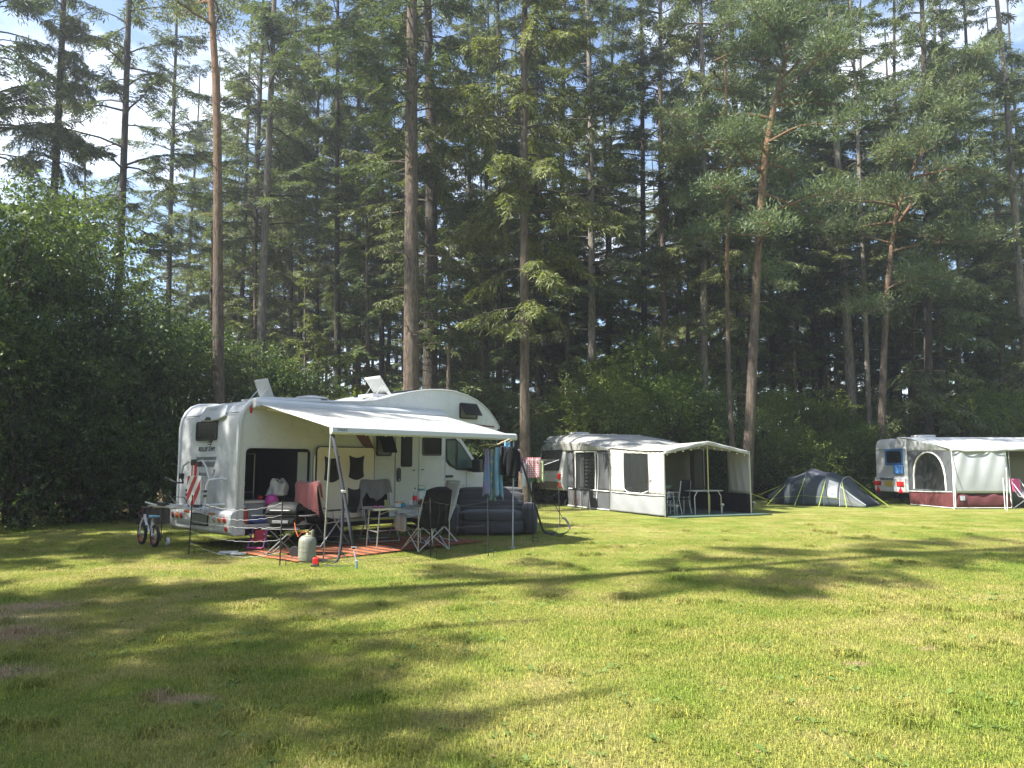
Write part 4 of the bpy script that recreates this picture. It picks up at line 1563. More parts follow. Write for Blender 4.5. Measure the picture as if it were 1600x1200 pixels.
roof_hatch(.75, .8, .42, .5, 68, 'roof_hatch')
roof_hatch(3.45, .75, .5, .55, 50, 'roof_hatch')
zz = 2.70
m = MB()
m.lathe([(.10, 0), (.12, .05), (.12, .09)], 18, (1.9, .75, zz))
vent = m.build('vent_base', DARK, camper)
MB().lathe([(.33, .085), (.345, .10), (.30, .135), (.12, .165), (.0, .17)], 26, (1.9, .75, zz)).build('cap', mat('vent_cap', (.42, .43, .42), .5), vent)
m = MB()
m.prism([(3.6, .6), (4.5, .6), (4.5, 1.7), (3.6, 1.7)], lambda a, b, h: (a, b, float(np.interp(a, [3.45, 3.81, 4.25, 4.73], [2.94, 3.03, 3.11, 3.15])) + h), .02, .055)
m.build('solar_panel', mat('solar_cells', (.018, .02, .03), .2, var=.3), camper)
MB().box((2.25, .45, 2.73), (.5, .3, .06)).build('roof_box', WHITE2, camper, bevel=.015)

# ------------------------------------------------------------------ awning of the camper
awn = thing('awning', 'white wind-out awning along the motorhome, front edge on two poles', 'awning', OC, ANG)
m = MB()
m.prism([(-.02, 2.66), (-.10, 2.655), (-.155, 2.60), (-.16, 2.52), (-.12, 2.49), (-.02, 2.50)], YZ, .28, 4.78)
m.build('cassette', WHITE2, awn, bevel=.006)
m = MB()
m.prism([(-.015, 2.665), (-.11, 2.66), (-.165, 2.60), (-.17, 2.51), (-.12, 2.475), (-.015, 2.485)], YZ, .20, .28)
m.build('end_cap', WHITE2, awn, bevel=.01)
m = MB()


def awnfn(u, v):
    x = (.30 + (4.72 - .30) * u) * (1 - v) + (.22 + (4.38 - .22) * u) * v
    z = 2.55 * (1 - v) + 2.05 * v
    z -= .018 * math.sin(math.pi * v) * (.7 + .3 * math.sin(math.pi * u)) + .006 * math.sin(u * 40 + v * 3) * math.sin(math.pi * v)
    z += .02 * math.sin(math.pi * v) * abs(2 * u - 1) ** 3
    return (x, -.12 - 2.36 * v, z)


m.grid(awnfn, 40, 24)
m.build('canopy_fabric', AWNFAB, awn, smooth=180, solid=.003)
m = MB()
m.prism([(-2.46, 2.085), (-2.50, 2.09), (-2.545, 2.06), (-2.55, 1.985), (-2.52, 1.955), (-2.47, 1.96)], YZ, .18, 4.42)
lead = m.build('lead_rail', WHITE2, awn, bevel=.005)
text('lettering', 'THULE', .062, Vector((.36, -2.552, 2.005)), SIDE_ROT, BLACKDECAL, lead, 0, 1.0)
iw = Matrix.Rotation(-ANG, 3, 'Z')
for (xt, px, lab) in ((.20, (505, 877), 0), (4.38, (801, 857), 1)):
    gp = on_ground(*px)
    foot = iw @ (gp - OC)
    top = Vector((xt, -2.48, 1.96))
    mid = top.lerp(foot, .45)
    m = MB()
    m.tube([top, mid], .016, 8)
    m.tube([mid, foot + Vector((0, 0, .02))], .012, 8)
    m.box(foot + Vector((0, 0, .015)), (.10, .06, .03))
    m.build('pole', mat('pole_grey', (.36, .37, .37), .45, .5), awn)
for s in (0, 1):
    m = MB()
    sx = .45 if s == 0 else 4.3
    ex = 1.55 if s == 0 else 3.1
    m.tube([(sx, -.12, 2.48), (ex, -1.1, 2.20)], .022, 6)
    m.tube([(ex, -1.1, 2.20), (sx, -2.44, 2.03)], .018, 6)
    m.build('folding_arm', ALU, awn)
# string of little bulbs under the front edge
fl = thing('string_lights', 'thin string of little white bulbs sagging along the motorhome wall below the awning', 'string lights', OC, ANG)
m = MB()
cp_ = [(2.2 + .12 * i, -.35, 2.13 - .05 * abs(math.sin(i * .785))) for i in range(18)]
m.tube(cp_, .003, 4)
m.build('wire', BLACK, fl)
for i in range(0, 18, 2):
    MB().sphere((cp_[i][0], -.35, cp_[i][2] - .022), .017, 8, 6).build('bulb', mat('bulb_white', (.8, .8, .76), .3), fl)

# ------------------------------------------------------------------ on the back of the camper
rk = thing('bike_rack', 'white tubular bicycle rack folded up on the back wall of the motorhome', 'bike rack', OC, ANG)
m = MB()
for y in (.52, 1.20):
    m.tube([(-.02, y - (.18 if y < 1 else -.1), 1.23), (-.10, y - (.12 if y < 1 else -.08), 1.245), (-.26, y, 1.22), (-.30, y, 1.12), (-.31, y, .80)], .019, 8)
m.tube([(-.31, .52, .80), (-.31, 1.20, .80)], .019, 8)
m.tube([(-.30, .52, 1.02), (-.30, 1.20, 1.02)], .014, 8)
m.tube([(-.02, .38, .80), (-.31, .52, .79)], .02, 8)
m.tube([(-.02, 1.3, .80), (-.31, 1.20, .79)], .02, 8)
m.build('frame', WHITE2, rk)
m = MB()
for x in (-.36, -.60):
    m.tube([(x, .25, .745), (x, .5, .745), (x, 1.95, .76), (x, 2.32, .79)], .017, 6)
    m.box((x, 1.2, .735), (.06, 1.9, .018))
for y in (.55, 1.15):
    m.tube([(-.30, y, .79), (-.34, y, .72), (-.64, y, .72)], .018, 6)
m.build('rail', ALU, rk)
m = MB()
m.tube([(-.31, 1.0, 1.52), (-.30, 1.25, 1.54), (-.30, 1.45, 1.47), (-.31, 1.50, 1.33)], .017, 8)
m.tube([(-.31, .92, 1.54), (-.30, .72, 1.56), (-.28, .62, 1.46), (-.24, .56, 1.25)], .017, 8)
m.build('holding_arm', WHITE2, rk)
for c_, s_ in (((-.31, 1.5, 1.28), (.06, .10, .10)), ((-.31, .97, 1.53), (.09, .16, .10)), ((-.31, .80, 1.50), (.06, .08, .08)),
               ((-.32, 1.21, .95), (.05, .05, .04)), ((-.32, 1.21, 1.03), (.05, .05, .04)), ((-.32, .51, .95), (.05, .05, .04)), ((-.32, .51, 1.03), (.05, .05, .04)),
               ((-.36, .7, .77), (.08, .2, .05)), ((-.60, 1.55, .78), (.08, .3, .06))):
    MB().box(c_, s_).build('clamp', DARK, rk, bevel=.006)
MB().tube([(-.31, 1.46, 1.23), (-.31, 1.42, 1.16), (-.36, 1.6, 1.16), (-.42, 1.95, 1.25)], .02, 6).build('strap', DARK, rk)
m = MB()
m.tube([(-.62, .45, .78), (-.63, .62, .93), (-.63, 1.1, .93), (-.62, 1.25, .78)], .008, 6)
m.tube([(-.36, 1.55, .78), (-.40, 1.75, .92), (-.40, 2.1, .92)], .010, 6)
m.build('bracket', DARK, rk)
wb = thing('warning_board', 'red and white striped warning board strapped to the bicycle rack', 'warning board', W(-.36, .86, 1.03), ANG)
m = MB()
m.box((0, 0, 0), (.012, .52, .52))
m.build('panel', mat('board_white', (.72, .72, .70), .35, var=.08), wb, bevel=.004)
for k in range(3):
    m = MB()
    c = -.26 + .36 * k - .02
    pl = []
    # diagonal bars, rising to the viewer's right (-y)
    for (a, b) in ((c, 0), (c + .17, 0)):
        pl.append(a)
    poly = []
    lo, hi = pl
    def clip(v):
        return max(-.255, min(.255, v))
    pts_ = []
    for s in (lo, hi):
        y0, z0 = clip(.255), clip(s - .255)
    S = [(y, s) for s in (lo, hi) for y in (0,)]
    grid_ = []
    N = 16
    up_, dn_ = [], []
    for i in range(N + 1):
        y = .255 - .51 * i / N
        zc = lambda s: s * 1.0 + (-(y)) * 1.25
        z0, z1 = clip(zc(lo)), clip(zc(hi))
        dn_.append((y, z0))
        up_.append((y, z1))
    q = [i for i in range(N + 1) if up_[i][1] - dn_[i][1] > .004]
    if len(q) < 2:
        continue
    poly = [dn_[i] for i in q] + [up_[i] for i in reversed(q)]
    m.prism(poly, YZ, -.010, -.0065)
    m.build('stripe', mat('board_red', (.46, .03, .05), .35, var=.1), wb, smooth=0)
pole = thing('marker_pole', 'upright red and white strip above the striped warning board', 'marker pole', W(-.33, .95, 1.29), ANG)
for y, mm in ((.055, 'board_red'), (.0, 'board_white'), (-.055, 'board_red')):
    MB().box((0, y, .11), (.03, .05, .24)).build('band', _MATS[mm], pole)

# ------------------------------------------------------------------ stored in the garage
cb = thing('cool_box', 'grey cool box just inside the garage opening', 'cool box', W(.42, .42, .44), ANG)
MB().box((0, 0, .18), (.5, .40, .36), taper=1.03).build('tub', mat('cool_grey', (.22, .25, .28), .5), cb, bevel=.02)
MB().box((0, 0, .385), (.54, .44, .05)).build('lid', OFFW, cb, bevel=.012)
gc = thing('fuel_canister', 'small red canister at the rear edge of the garage', 'canister', W(.20, .10, .44), ANG)
MB().lathe([(.0, 0), (.065, .005), (.07, .03), (.07, .22), (.05, .27), (.022, .29)], 16).build('tank', mat('red_tank', (.32, .035, .03), .45), gc)
MB().lathe([(.022, .29), (.024, .30), (.024, .34), (.0, .345)], 10).build('cap', WHITE2, gc)
bag = thing('cloth_bag', 'crumpled white cloth bag standing high in the garage', 'bag', W(.98, .35, .92), ANG)
m = MB()
def bagf(u, v):
    a = TAU * u
    r_ = (.17 - .02 * v - .05 * v ** 3) * (1 + .16 * math.sin(3 * a + 4 * v) + .10 * math.sin(7 * a - 5 * v))
    return (r_ * 1.15 * math.cos(a), r_ * .8 * math.sin(a), .27 * v + .05 * math.sin(2 * a + 1) * v)
m.grid(bagf, 28, 10)
m.build('sack', mat('canvas_white', (.55, .54, .50), .9, bump=.4, bscale=40), bag, smooth=180, solid=.006)
MB().tube([(-.08, 0, .25), (-.07, 0, .31), (.0, .02, .30), (.06, 0, .25)], .012, 6).build('handle', mat('canvas_white', (0, 0, 0)), bag)
lug = thing('luggage', 'black folded luggage filling the garage floor', 'luggage', W(.98, .55, .44), ANG)
m = MB()
m.box((0, 0, .14), (.75, .8, .28), rz=.05)
m.box((.04, -.08, .37), (.55, .6, .19), rz=-.1)
m.build('bags', BLACKFAB, lug, bevel=.05, segs=3)
bb = thing('pink_ball', 'pink and purple beach ball beside the cool box', 'ball', W(.72, .10, .72), ANG)
m = MB()
m.sphere((0, 0, .12), .12, 16, 10)
m.build('ball', mat('pink_purple', (.45, .05, .28), .4, var=.6, scale=9), bb)
bt = thing('blue_bag', 'blue plastic bag on the garage floor under the cool box edge', 'bag', W(.52, .08, .44), ANG)
m = MB()
m.sphere((0, 0, .06), (.26, .09, .07), 16, 8)
m.build('bag', mat('blue_bag', (.03, .05, .20), .5, var=.4, scale=14, bump=.4, bscale=20), bt)
st = thing('pole', 'white pole leaning in the garage opening', 'pole', W(.16, .12, .46), ANG)
MB().tube([(0, 0, 0), (.05, .10, .30), (.22, .35, .72)], .012, 6).build('shaft', WHITE2, st)
ln = thing('toy_stack', 'red and yellow toy on the dark luggage', 'toy', W(.72, .5, .70), ANG)
MB().box((0, 0, .06), (.11, .11, .12)).build('yellow_block', mat('toy_yellow', (.5, .33, .03), .5), ln, bevel=.02)
MB().sphere((0, 0, .17), (.06, .06, .06)).build('red_top', RED, ln)
hk = thing('jacket', 'dark jacket hanging in the back corner of the garage', 'jacket', W(.22, .35, 1.25), ANG)
m = MB()
m.grid(lambda u, v: ((u - .5) * .3 * (1.1 - .4 * v), .05 * math.sin(u * 9) + .04 * math.sin(v * 5), .45 * v), 10, 8)
m.build('cloth', BLACKFAB, hk, smooth=180, solid=.04)

# ------------------------------------------------------------------ rug
rg = thing('outdoor_rug', 'orange and brown striped outdoor rug under the awning', 'rug', W(0, 0, .0), ANG)
X0, X1, Y0, Y1 = -.05, 4.05, -.25, -2.05
NS = 17
for k in range(NS):
    m = MB()
    a, b = X0 + (X1 - X0) * k / NS, X0 + (X1 - X0) * (k + 1) / NS
    split = a + (b - a) * .62
    for (p0, p1, mm) in ((a, split, ORANGE), (split, b, BROWN)):
        m = MB()
        m.grid(lambda u, v, p0=p0, p1=p1: (p0 + (p1 - p0) * u, Y0 + (Y1 - Y0) * v, .022 + .005 * math.sin(v * 9 + p0 * 2) + .003 * math.sin(v * 23 + p0)), 2, 18)
        m.build('stripe', mm, rg, solid=.008)

# ------------------------------------------------------------------ camp chairs and table
def strip_cloth(m, pts, half, nv=6, sag=.0):
    """A band of cloth through the points (in the x-z plane), from y=-half to +half."""
    n_ = len(pts) - 1
    def f(u, v):
        s = v * n_
        i = min(int(s), n_ - 1)
        t = s - i
        x = pts[i][0] * (1 - t) + pts[i + 1][0] * t
        z = pts[i][1] * (1 - t) + pts[i + 1][1] * t
        y = (u - .5) * 2 * half
        return (x - sag * .5 * (1 - (2 * u - 1) ** 2), y, z - sag * (1 - (2 * u - 1) ** 2))
    m.grid(f, nv, n_ * 3)


def recliner(label, loc, rz, cover, accent=None, legs=STEEL, group='camp chairs round the folding table'):
    """High-backed folding camp chair, facing +x."""
    t = thing('camp_chair', label, 'chair', loc, rz, group)
    m = MB()
    strip_cloth(m, [(.24, .47), (.0, .45), (-.22, .43)], .25, 6, .03)
    m.build('seat', cover, t, smooth=180, solid=.03)
    m = MB()
    strip_cloth(m, [(-.22, .43), (-.30, .62), (-.40, .90), (-.45, 1.10), (-.45, 1.15)], .25, 6, .03)
    m.build('backrest', cover, t, smooth=180, solid=.035)
    m = MB()
    for y in (-.27, .27):
        m.tube([(.24, y, .46), (-.22, y, .42), (-.34, y, .70), (-.46, y, 1.15)], .013, 8)
    m.tube([(-.46, -.27, 1.15), (-.46, .27, 1.15)], .013, 8)
    m.tube([(.24, -.27, .46), (.24, .27, .46)], .013, 8)
    m.build('frame', legs, t)
    for y in (-.29, .29):
        m = MB()
        m.tube([(.30, y, .02), (-.05, y, .45), (-.12, y, .62)], .012, 8)
        m.build('leg', legs, t)
        m = MB()
        m.tube([(-.38, y, .02), (.0, y, .42), (.16, y, .63)], .012, 8)
        m.build('leg', legs, t)
        m = MB()
        m.box((.0, y, .645), (.46, .05, .03))
        m.build('armrest', DARK, t, bevel=.012)
    m = MB()
    m.tube([(.30, -.29, .025), (.30, .29, .025)], .012, 8)
    m.tube([(-.38, -.29, .025), (-.38, .29, .025)], .012, 8)
    m.build('foot_bar', legs, t)
    if accent:
        m = MB()
        m.tube([(.26, -.25, .44), (.26, .25, .44)], .014, 6)
        m.tube([(.20, -.27, .30), (.20, .27, .30)], .012, 6)
        m.build('piping', accent, t)
    return t


PINK = mat('pink_terry', (.50, .17, .17), .95, var=.14, scale=7, bump=.5, bscale=160, sheen=.3)
GREYC = mat('grey_jersey', (.20, .205, .215), .95, var=.12, scale=7, bump=.3, bscale=160, sheen=.2)
YEL = mat('lime_trim', (.45, .50, .05), .6)
ca_loc, ca_rz = Vector((-3.42, 13.65, .02)), math.radians(56)
chair_a = recliner('black camp chair with a pink towel over its back', ca_loc, ca_rz, BLACKFAB)
cb_loc, cb_rz = Vector((-2.55, 14.35, .02)), math.radians(-62)
chair_b = recliner('black camp chair with a grey shirt over its back and lime trim', cb_loc, cb_rz, BLACKFAB, YEL)
cc_loc, cc_rz = Vector((-1.52, 14.15, .02)), math.radians(214)
chair_c = recliner('pale grey camp chair half hidden behind the black folding chair', cc_loc, cc_rz, mat('pale_mesh', (.50, .51, .50), .8, bump=.2, bscale=200), None, WHITE2)


def draped(name, label, cat, material, loc, rz, half, front, back, over_x=-.45, over_z=1.17, fold=.02, skew=0.0, slope=.3):
    """Cloth laid over the top of a chair back: hangs down before and behind it."""
    m = MB()
    def f(u, v):
        y = (u - .5) * 2 * half * (1 + .10 * (2 * v - 1) ** 2)
        L = front + back
        s = v * L
        w_ = fold * math.sin(u * 13 + v * 2) + fold * .6 * math.sin(u * 23 - v * 4)
        if s < front:
            d = front - s
            k = skew * (u - .5)
            x = over_x + .05 + slope * d * .3 + w_ * min(1, d * 5)
            z = over_z - d * (1 + k)
        else:
            d = s - front
            x = over_x - .045 - .02 * min(1, d * 6) + w_ * min(1, d * 5) + slope * d * .22
            z = over_z - d * (1 - skew * (u - .5) * 1.6)
        edge = max(0, abs(2 * u - 1) - .86) / .14
        return (x, y, z + .012 * math.sin(u * 9) - edge * .05)
    m.grid(f, 26, 26)
    o = m.build(name, material, smooth=180, solid=.012)
    o.location, o.rotation_euler = loc, (0, 0, rz)
    tag(o, label, cat)
    return o


draped('towel', 'pink towel hung over the back of the chair by the grill', 'towel', PINK, ca_loc, ca_rz, .30, .34, .46, skew=.3)
draped('shirt', 'grey shirt draped over the back of the lime trimmed chair', 'shirt', GREYC, cb_loc, cb_rz, .33, .42, .35, skew=-.9)

# quad chair seen from behind
fc = thing('camp_chair', 'black folding quad chair seen from behind with grey side pocket', 'chair', Vector((-1.52, 12.95, .015)), math.radians(128), 'camp chairs round the folding table')
m = MB()
def backf(u, v):
    y = (u - .5) * .56 * (1 - .10 * v)
    z = .42 + .62 * v + (.06 * (1 - (2 * u - 1) ** 2)) * v
    return (-.25 - .20 * v - .07 * (1 - (2 * u - 1) ** 2), y, z)
m.grid(backf, 12, 12)
m.build('backrest', BLACKFAB, fc, smooth=180, solid=.04)
m = MB()
m.grid(lambda u, v: (-.27 + .52 * v, (u - .5) * .54, .43 - .05 * (1 - (2 * u - 1) ** 2) * math.sin(math.pi * (.2 + .8 * v) * .9)), 8, 8)
m.build('seat', BLACKFAB, fc, smooth=180, solid=.03)
xs = [(-.27, .27), (.27, .27)]
for (p0, p1) in (((-.30, -.30, .02), (.26, -.27, .45)), ((.26, -.30, .02), (-.27, -.27, .45)), ((-.30, .30, .02), (.26, .27, .45)), ((.26, .30, .02), (-.27, .27, .45)),
                 ((-.30, -.30, .02), (-.27, .27, .45)), ((-.30, .30, .02), (-.27, -.27, .45)), ((.26, -.30, .02), (.26, .27, .45)), ((.26, .30, .02), (.26, -.27, .45))):
    MB().tube([p0, p1], .0095, 8).build('leg', STEEL, fc)
for y in (-.31, .31):
    m = MB()
    m.tube([(-.30, y, .02), (-.30, y, .60), (-.42, y * .93, .92)], .0095, 8)
    m.build('upright', STEEL, fc)
    m = MB()
    m.tube([(.27, y, .45), (.27, y, .62)], .0095, 8)
    m.build('arm_post', STEEL, fc)
    m = MB()
    m.grid(lambda u, v, y=y: (-.30 + .60 * v, y + (u - .5) * .08, .62 - .03 * math.sin(math.pi * v)), 2, 8)
    m.build('armrest', MIDGREY, fc, smooth=180, solid=.012)
m = MB()
m.grid(lambda u, v: (.02 + .34 * u, .36 + .02 * math.sin(u * 8), .34 + .26 * v - .02 * math.sin(math.pi * u) * (1 - v)), 8, 6)
m.build('side_pocket', mat('pocket_grey', (.21, .22, .22), .9, bump=.3, bscale=100), fc, smooth=180, solid=.03)

# folding table
tb = thing('folding_table', 'folding camp table with a pale top set with drinks and snacks', 'table', Vector((-2.03, 13.42, .015)), math.radians(28))
MB().prism(rrect(-.60, -.36, .60, .36, .04), XY, .685, .71).build('top', mat('table_top', (.36, .37, .36), .35, var=.1), tb, bevel=.004)
MB().prism(rrect(-.615, -.375, .615, .375, .05), XY, .68, .715, holes=[rrect(-.602, -.362, .602, .362, .04)]).build('edge', ALU, tb)
for x, y in ((-.52, -.3), (-.52, .3), (.52, -.3), (.52, .3)):
    m = MB()
    m.tube([(x * .92, y, .685), (x, y, .015)], .013, 8)
    m.build('leg', ALU, tb)
m = MB()
for x in (-.5, .5):
    m.tube([(x, -.3, .30), (x, .3, .30)], .010, 6)
m.tube([(-.5, -.3, .60), (-.25, -.3, .68)], .008, 6)
m.tube([(.5, -.3, .60), (.25, -.3, .68)], .008, 6)
m.tube([(-.5, 0, .3), (.5, 0, .3)], .010, 6)
m.build('brace', ALU, tb)


def TB(x, y, z=.727):
    return Vector((-2.03, 13.42, z + .004)) + Matrix.Rotation(math.radians(28), 3, 'Z') @ Vector((x, y, 0))


GLASSY = clear_mat('clear_glass', (.62, .68, .66), .34, .05)
bo = thing('cola_bottle', 'cola bottle with a red label standing on the camp table', 'bottle', TB(.30, .05))
MB().lathe([(.0, 0), (.040, .004), (.044, .03), (.041, .12), (.044, .20), (.030, .26), (.014, .30), (.014, .32)], 18).build('body', clear_mat('pet', (.40, .42, .42), .5, .08), bo)
MB().lathe([(.0445, .10), (.0445, .19)], 18).build('label', mat('cola_red', (.55, .02, .03), .4, var=.25, scale=30), bo)
MB().lathe([(.016, .315), (.017, .335), (.0, .337)], 12).build('cap', DARK, bo)
jr = thing('drink_dispenser', 'big glass drink dispenser with a handle on the camp table', 'dispenser', TB(.46, .14))
MB().lathe([(.0, 0), (.085, .004), (.095, .05), (.095, .20), (.075, .26), (.06, .28)], 20).build('jar', GLASSY, jr)
MB().lathe([(.0, .01), (.08, .012), (.088, .05), (.088, .12), (.0, .122)], 20).build('drink', clear_mat('lemonade', (.62, .60, .35), .6, .1), jr)
MB().lathe([(.064, .28), (.066, .31), (.0, .315)], 18).build('lid', mat('teal', (.06, .25, .24), .5), jr)
MB().tube([(-.07, 0, .29), (-.06, 0, .37), (.06, 0, .37), (.07, 0, .29)], .006, 6).build('handle', mat('teal', (0, 0, 0)), jr)
fb = thing('fruit_bowl', 'dark bowl heaped with red fruit on the camp table', 'bowl', TB(.42, -.12))
MB().lathe([(.0, 0), (.06, .004), (.11, .05), (.14, .085), (.13, .085), (.10, .05), (.0, .015)], 22).build('bowl', DARK, fb)
for k, (x, y, z) in enumerate(((.05, .03, .085), (-.05, .04, .085), (0, -.05, .088), (.0, .02, .125), (-.08, -.03, .08), (.085, -.03, .08))):
    MB().sphere((x, y, z), .038, 12, 8).build('fruit', mat('dark_red_fruit', (.16, .015, .02), .25, var=.5, scale=12), fb)
for k, (x, y, h, nm) in enumerate(((-.28, -.04, .13, 'tall yellowish tumbler at the left end of the camp table'), (.08, .10, .12, 'empty clear tumbler behind the snack box'), (.18, -.05, .11, 'empty clear tumbler beside the cola bottle'))):
    gl = thing('tumbler', nm, 'glass', TB(x, y), 0, 'tumblers on the camp table')
    MB().lathe([(.0, 0), (.028, .002), (.036, h), (.033, h), (.026, .012), (.0, .01)], 16).build('glass', GLASSY if k else clear_mat('yellow_glass', (.45, .45, .16), .55, .06), gl)
bx = thing('snack_box', 'white and teal snack box lying on the camp table', 'box', TB(-.05, -.12), .6)
MB().box((-.045, 0, .035), (.09, .10, .07)).build('white_half', OFFW, bx, bevel=.004)
MB().box((.05, 0, .033), (.10, .10, .066)).build('teal_half', mat('teal_print', (.03, .20, .24), .5), bx, bevel=.004)
MB().box((0, .02, .085), (.14, .08, .028), rz=.2).build('orange_pack', mat('orange_pack', (.5, .24, .10), .5), bx, bevel=.004)
pk = thing('snack_packet', 'crumpled pink packet at the near left corner of the camp table', 'packet', TB(-.46, -.18), .2)
m = MB()
m.grid(lambda u, v: ((u - .5) * .22, (v - .5) * .13, .018 + .014 * math.sin(u * 7) * math.sin(v * 6)), 10, 8)
m.build('wrapper', mat('pink_foil', (.45, .16, .30), .3, var=.4, scale=30), pk, smooth=180, solid=.02)

# inflatable sofa
SOFA = mat('flocked_vinyl', (.052, .053, .058), .85, var=.14, scale=3, bump=.25, bscale=150, sheen=.15)
sf = thing('inflatable_sofa', 'dark slate inflatable sofa in front of the motorhome cab', 'sofa', Vector((-.46, 16.25, 0)), math.radians(5))
sf.scale = (1.07, 1.0, 1.08)


def pillow(c, s, p=3.0, n=26, k=16):
    """Rounded box (superellipsoid)."""
    m_ = MB()
    def se(t, e):
        return math.copysign(abs(t) ** e, t)
    e = 2 / p
    def f(u, v):
        a, b = TAU * u, math.pi * (v - .5)
        return (c[0] + s[0] / 2 * se(math.cos(b), e) * se(math.cos(a), e), c[1] + s[1] / 2 * se(math.cos(b), e) * se(math.sin(a), e), c[2] + s[2] / 2 * se(math.sin(b), e))
    m_.grid(f, n, k)
    return m_


pillow((0, -.12, .16), (1.30, .86, .32), 5).build('base', SOFA, sf, smooth=180)
pillow((0, -.17, .36), (1.28, .80, .24), 4).build('seat', SOFA, sf, smooth=180)
for k in range(4):
    pillow((0, .22 + .03 * k, .47 + .122 * k), (1.42 - (.06 if k == 3 else 0), .34, .168), 3.8).build('backrest_roll', SOFA, sf, smooth=180)
pillow((0, .28, .42), (1.41, .34, .86), 6).build('back_panel', SOFA, sf, smooth=180)
for x in (-.79, .79):
    pillow((x, -.10, .30), (.27, .92, .62), 3.6).build('arm', SOFA, sf, smooth=180)
    pillow((x, -.10, .47), (.31, .90, .27), 2.6).build('arm_roll', SOFA, sf, smooth=180)

# ------------------------------------------------------------------ grill, gas, small things in front of the camper
gl = thing('gas_grill', 'black gas grill with domed lid on a crossed-leg cart with wheels', 'grill', Vector((-3.72, 12.15, .012)), math.radians(-6))
gl.scale = (.9, .9, .93)
LIDM = mat('grill_enamel', (.011, .012, .013), .55, var=.2, spec=.2)
m = MB()
def lidf(u, v):
    a = math.pi * v
    k = 1 - .06 * math.cos(math.pi * (u - .5)) * 0
    x = (u - .5) * .60
    e = (1 - abs(2 * u - 1) ** 6) ** .25 if abs(2 * u - 1) < 1 else 0
    return (x, -.20 * math.cos(a) * (.9 + .1 * e), .72 + .21 * math.sin(a) ** .8 * (.35 + .65 * e))
m.grid(lidf, 20, 14)
m.build('lid', LIDM, gl, solid=.01)
m = MB()
m.prism([(-.30, .72), (.30, .72), (.26, .60), (.18, .53), (-.18, .53), (-.26, .60)], XZ, -.205, .205)
m.build('fire_box', mat('grill_cast', (.013, .013, .014), .6, spec=.2), gl, bevel=.02)
m = MB()
m.tube([(-.18, -.21, .80), (-.18, -.25, .80), (.18, -.25, .80), (.18, -.21, .80)], .010, 8)
m.build('lid_handle', STEEL, gl)
for s in (-1, 1):
    MB().box((s * .44, 0, .70), (.26, .34, .022)).build('side_shelf', DARK, gl, bevel=.008)
m = MB()
m.box((0, -.215, .60), (.30, .02, .05))
m.build('control_panel', MIDGREY, gl, bevel=.005)
m = MB()
m.box((0, 0, .50), (.66, .36, .03))
m.tube([(-.36, -.18, .47), (.36, -.18, .47)], .014, 6)
m.build('cart_frame', mat('cart_grey', (.03, .031, .033), .6), gl)
for y in (-.17, .17):
    m = MB()
    m.tube([(-.24, y, .49), (.26, y, .06)], .014, 8)
    m.build('leg', DARK, gl)
    m = MB()
    m.tube([(.24, y * .9, .49), (-.28, y * .9, .03)], .014, 8)
    m.build('leg', MIDGREY, gl)
m = MB()
m.tube([(-.28, -.17, .03), (-.28, .17, .03)], .013, 6)
m.tube([(.28, -.17, .09), (.28, .17, .09)], .013, 6)
m.build('axle', DARK, gl)
for y in (-.21, .21):
    wheel(gl, (.29, y, .095), (0, 1, 0), .095, .045, ALU)
gb = thing('gas_bottle', 'olive grey gas bottle with an orange hose in front of the grill', 'gas bottle', Vector((-3.14, 11.42, .005)))
gb.scale = (.88, .88, .86)
MB().lathe([(.0, .0), (.125, .0), (.13, .03), (.148, .045), (.152, .10), (.152, .36), (.14, .42), (.10, .46), (.05, .48), (.0, .485)], 26).build('cylinder', mat('gas_paint', (.20, .205, .165), .42, var=.12, scale=7), gb)
m = MB()
m.lathe([(.035, .46), (.032, .50), (.022, .51), (.022, .555), (.0, .56)], 12)
m.tube([(.02, 0, .53), (.08, 0, .535)], .016, 8)
m.build('valve', mat('brass', (.30, .25, .13), .4, .7), gb)
m = MB()
m.prism([(.055, .45), (.095, .44), (.10, .56), (.075, .57)], XZ, -.05, .05)
m.build('guard', mat('gas_paint', (0, 0, 0)), gb, bevel=.005)
MB().lathe([(.1535, .195), (.1555, .2), (.1555, .21), (.1535, .215)], 26).build('weld_seam', mat('gas_paint', (0, 0, 0)), gb)
MB().tube([(-.02, 0, .535), (-.12, .05, .52), (-.24, .25, .42), (-.36, .5, .52), (-.42, .62, .66)], .007, 6).build('hose', mat('hose_orange', (.45, .10, .03), .5), gb)
pump = thing('strap_ratchet', 'red and black ratchet block of the strap lying on the grass', 'ratchet', Vector((-2.88, 10.95, .0)), .1)
MB().box((0, 0, .085), (.085, .08, .10)).build('red_block', RED, pump, bevel=.012)
MB().box((-.01, 0, .022), (.11, .09, .04)).build('base', DARK, pump, bevel=.01)
# tie-down straps from the left awning corner
STRAP = mat('navy_webbing', (.028, .032, .042), .85, var=.2, scale=30, bump=.3, bscale=300)


def ribbon(m, pts, w, ax=(1, 0, 0)):
    P = [Vector(p) for p in pts]
    a = Vector(ax).normalized() * w / 2
    vs = [q for p in P for q in (p - a, p + a)]
    return m.add(vs, [(2 * i, 2 * i + 1, 2 * i + 3, 2 * i + 2) for i in range(len(P) - 1)])


def smooth_path(pts, n=24):
    q = np.array([tuple(p) for p in pts])
    s = np.linspace(0, len(q) - 1, n)
    P = np.stack([np.interp(s, np.arange(len(q)), q[:, k]) for k in range(3)], 1)
    for _ in range(2):
        P[1:-1] = (P[:-2] + 2 * P[1:-1] + P[2:]) / 4
    return [tuple(p) for p in P]


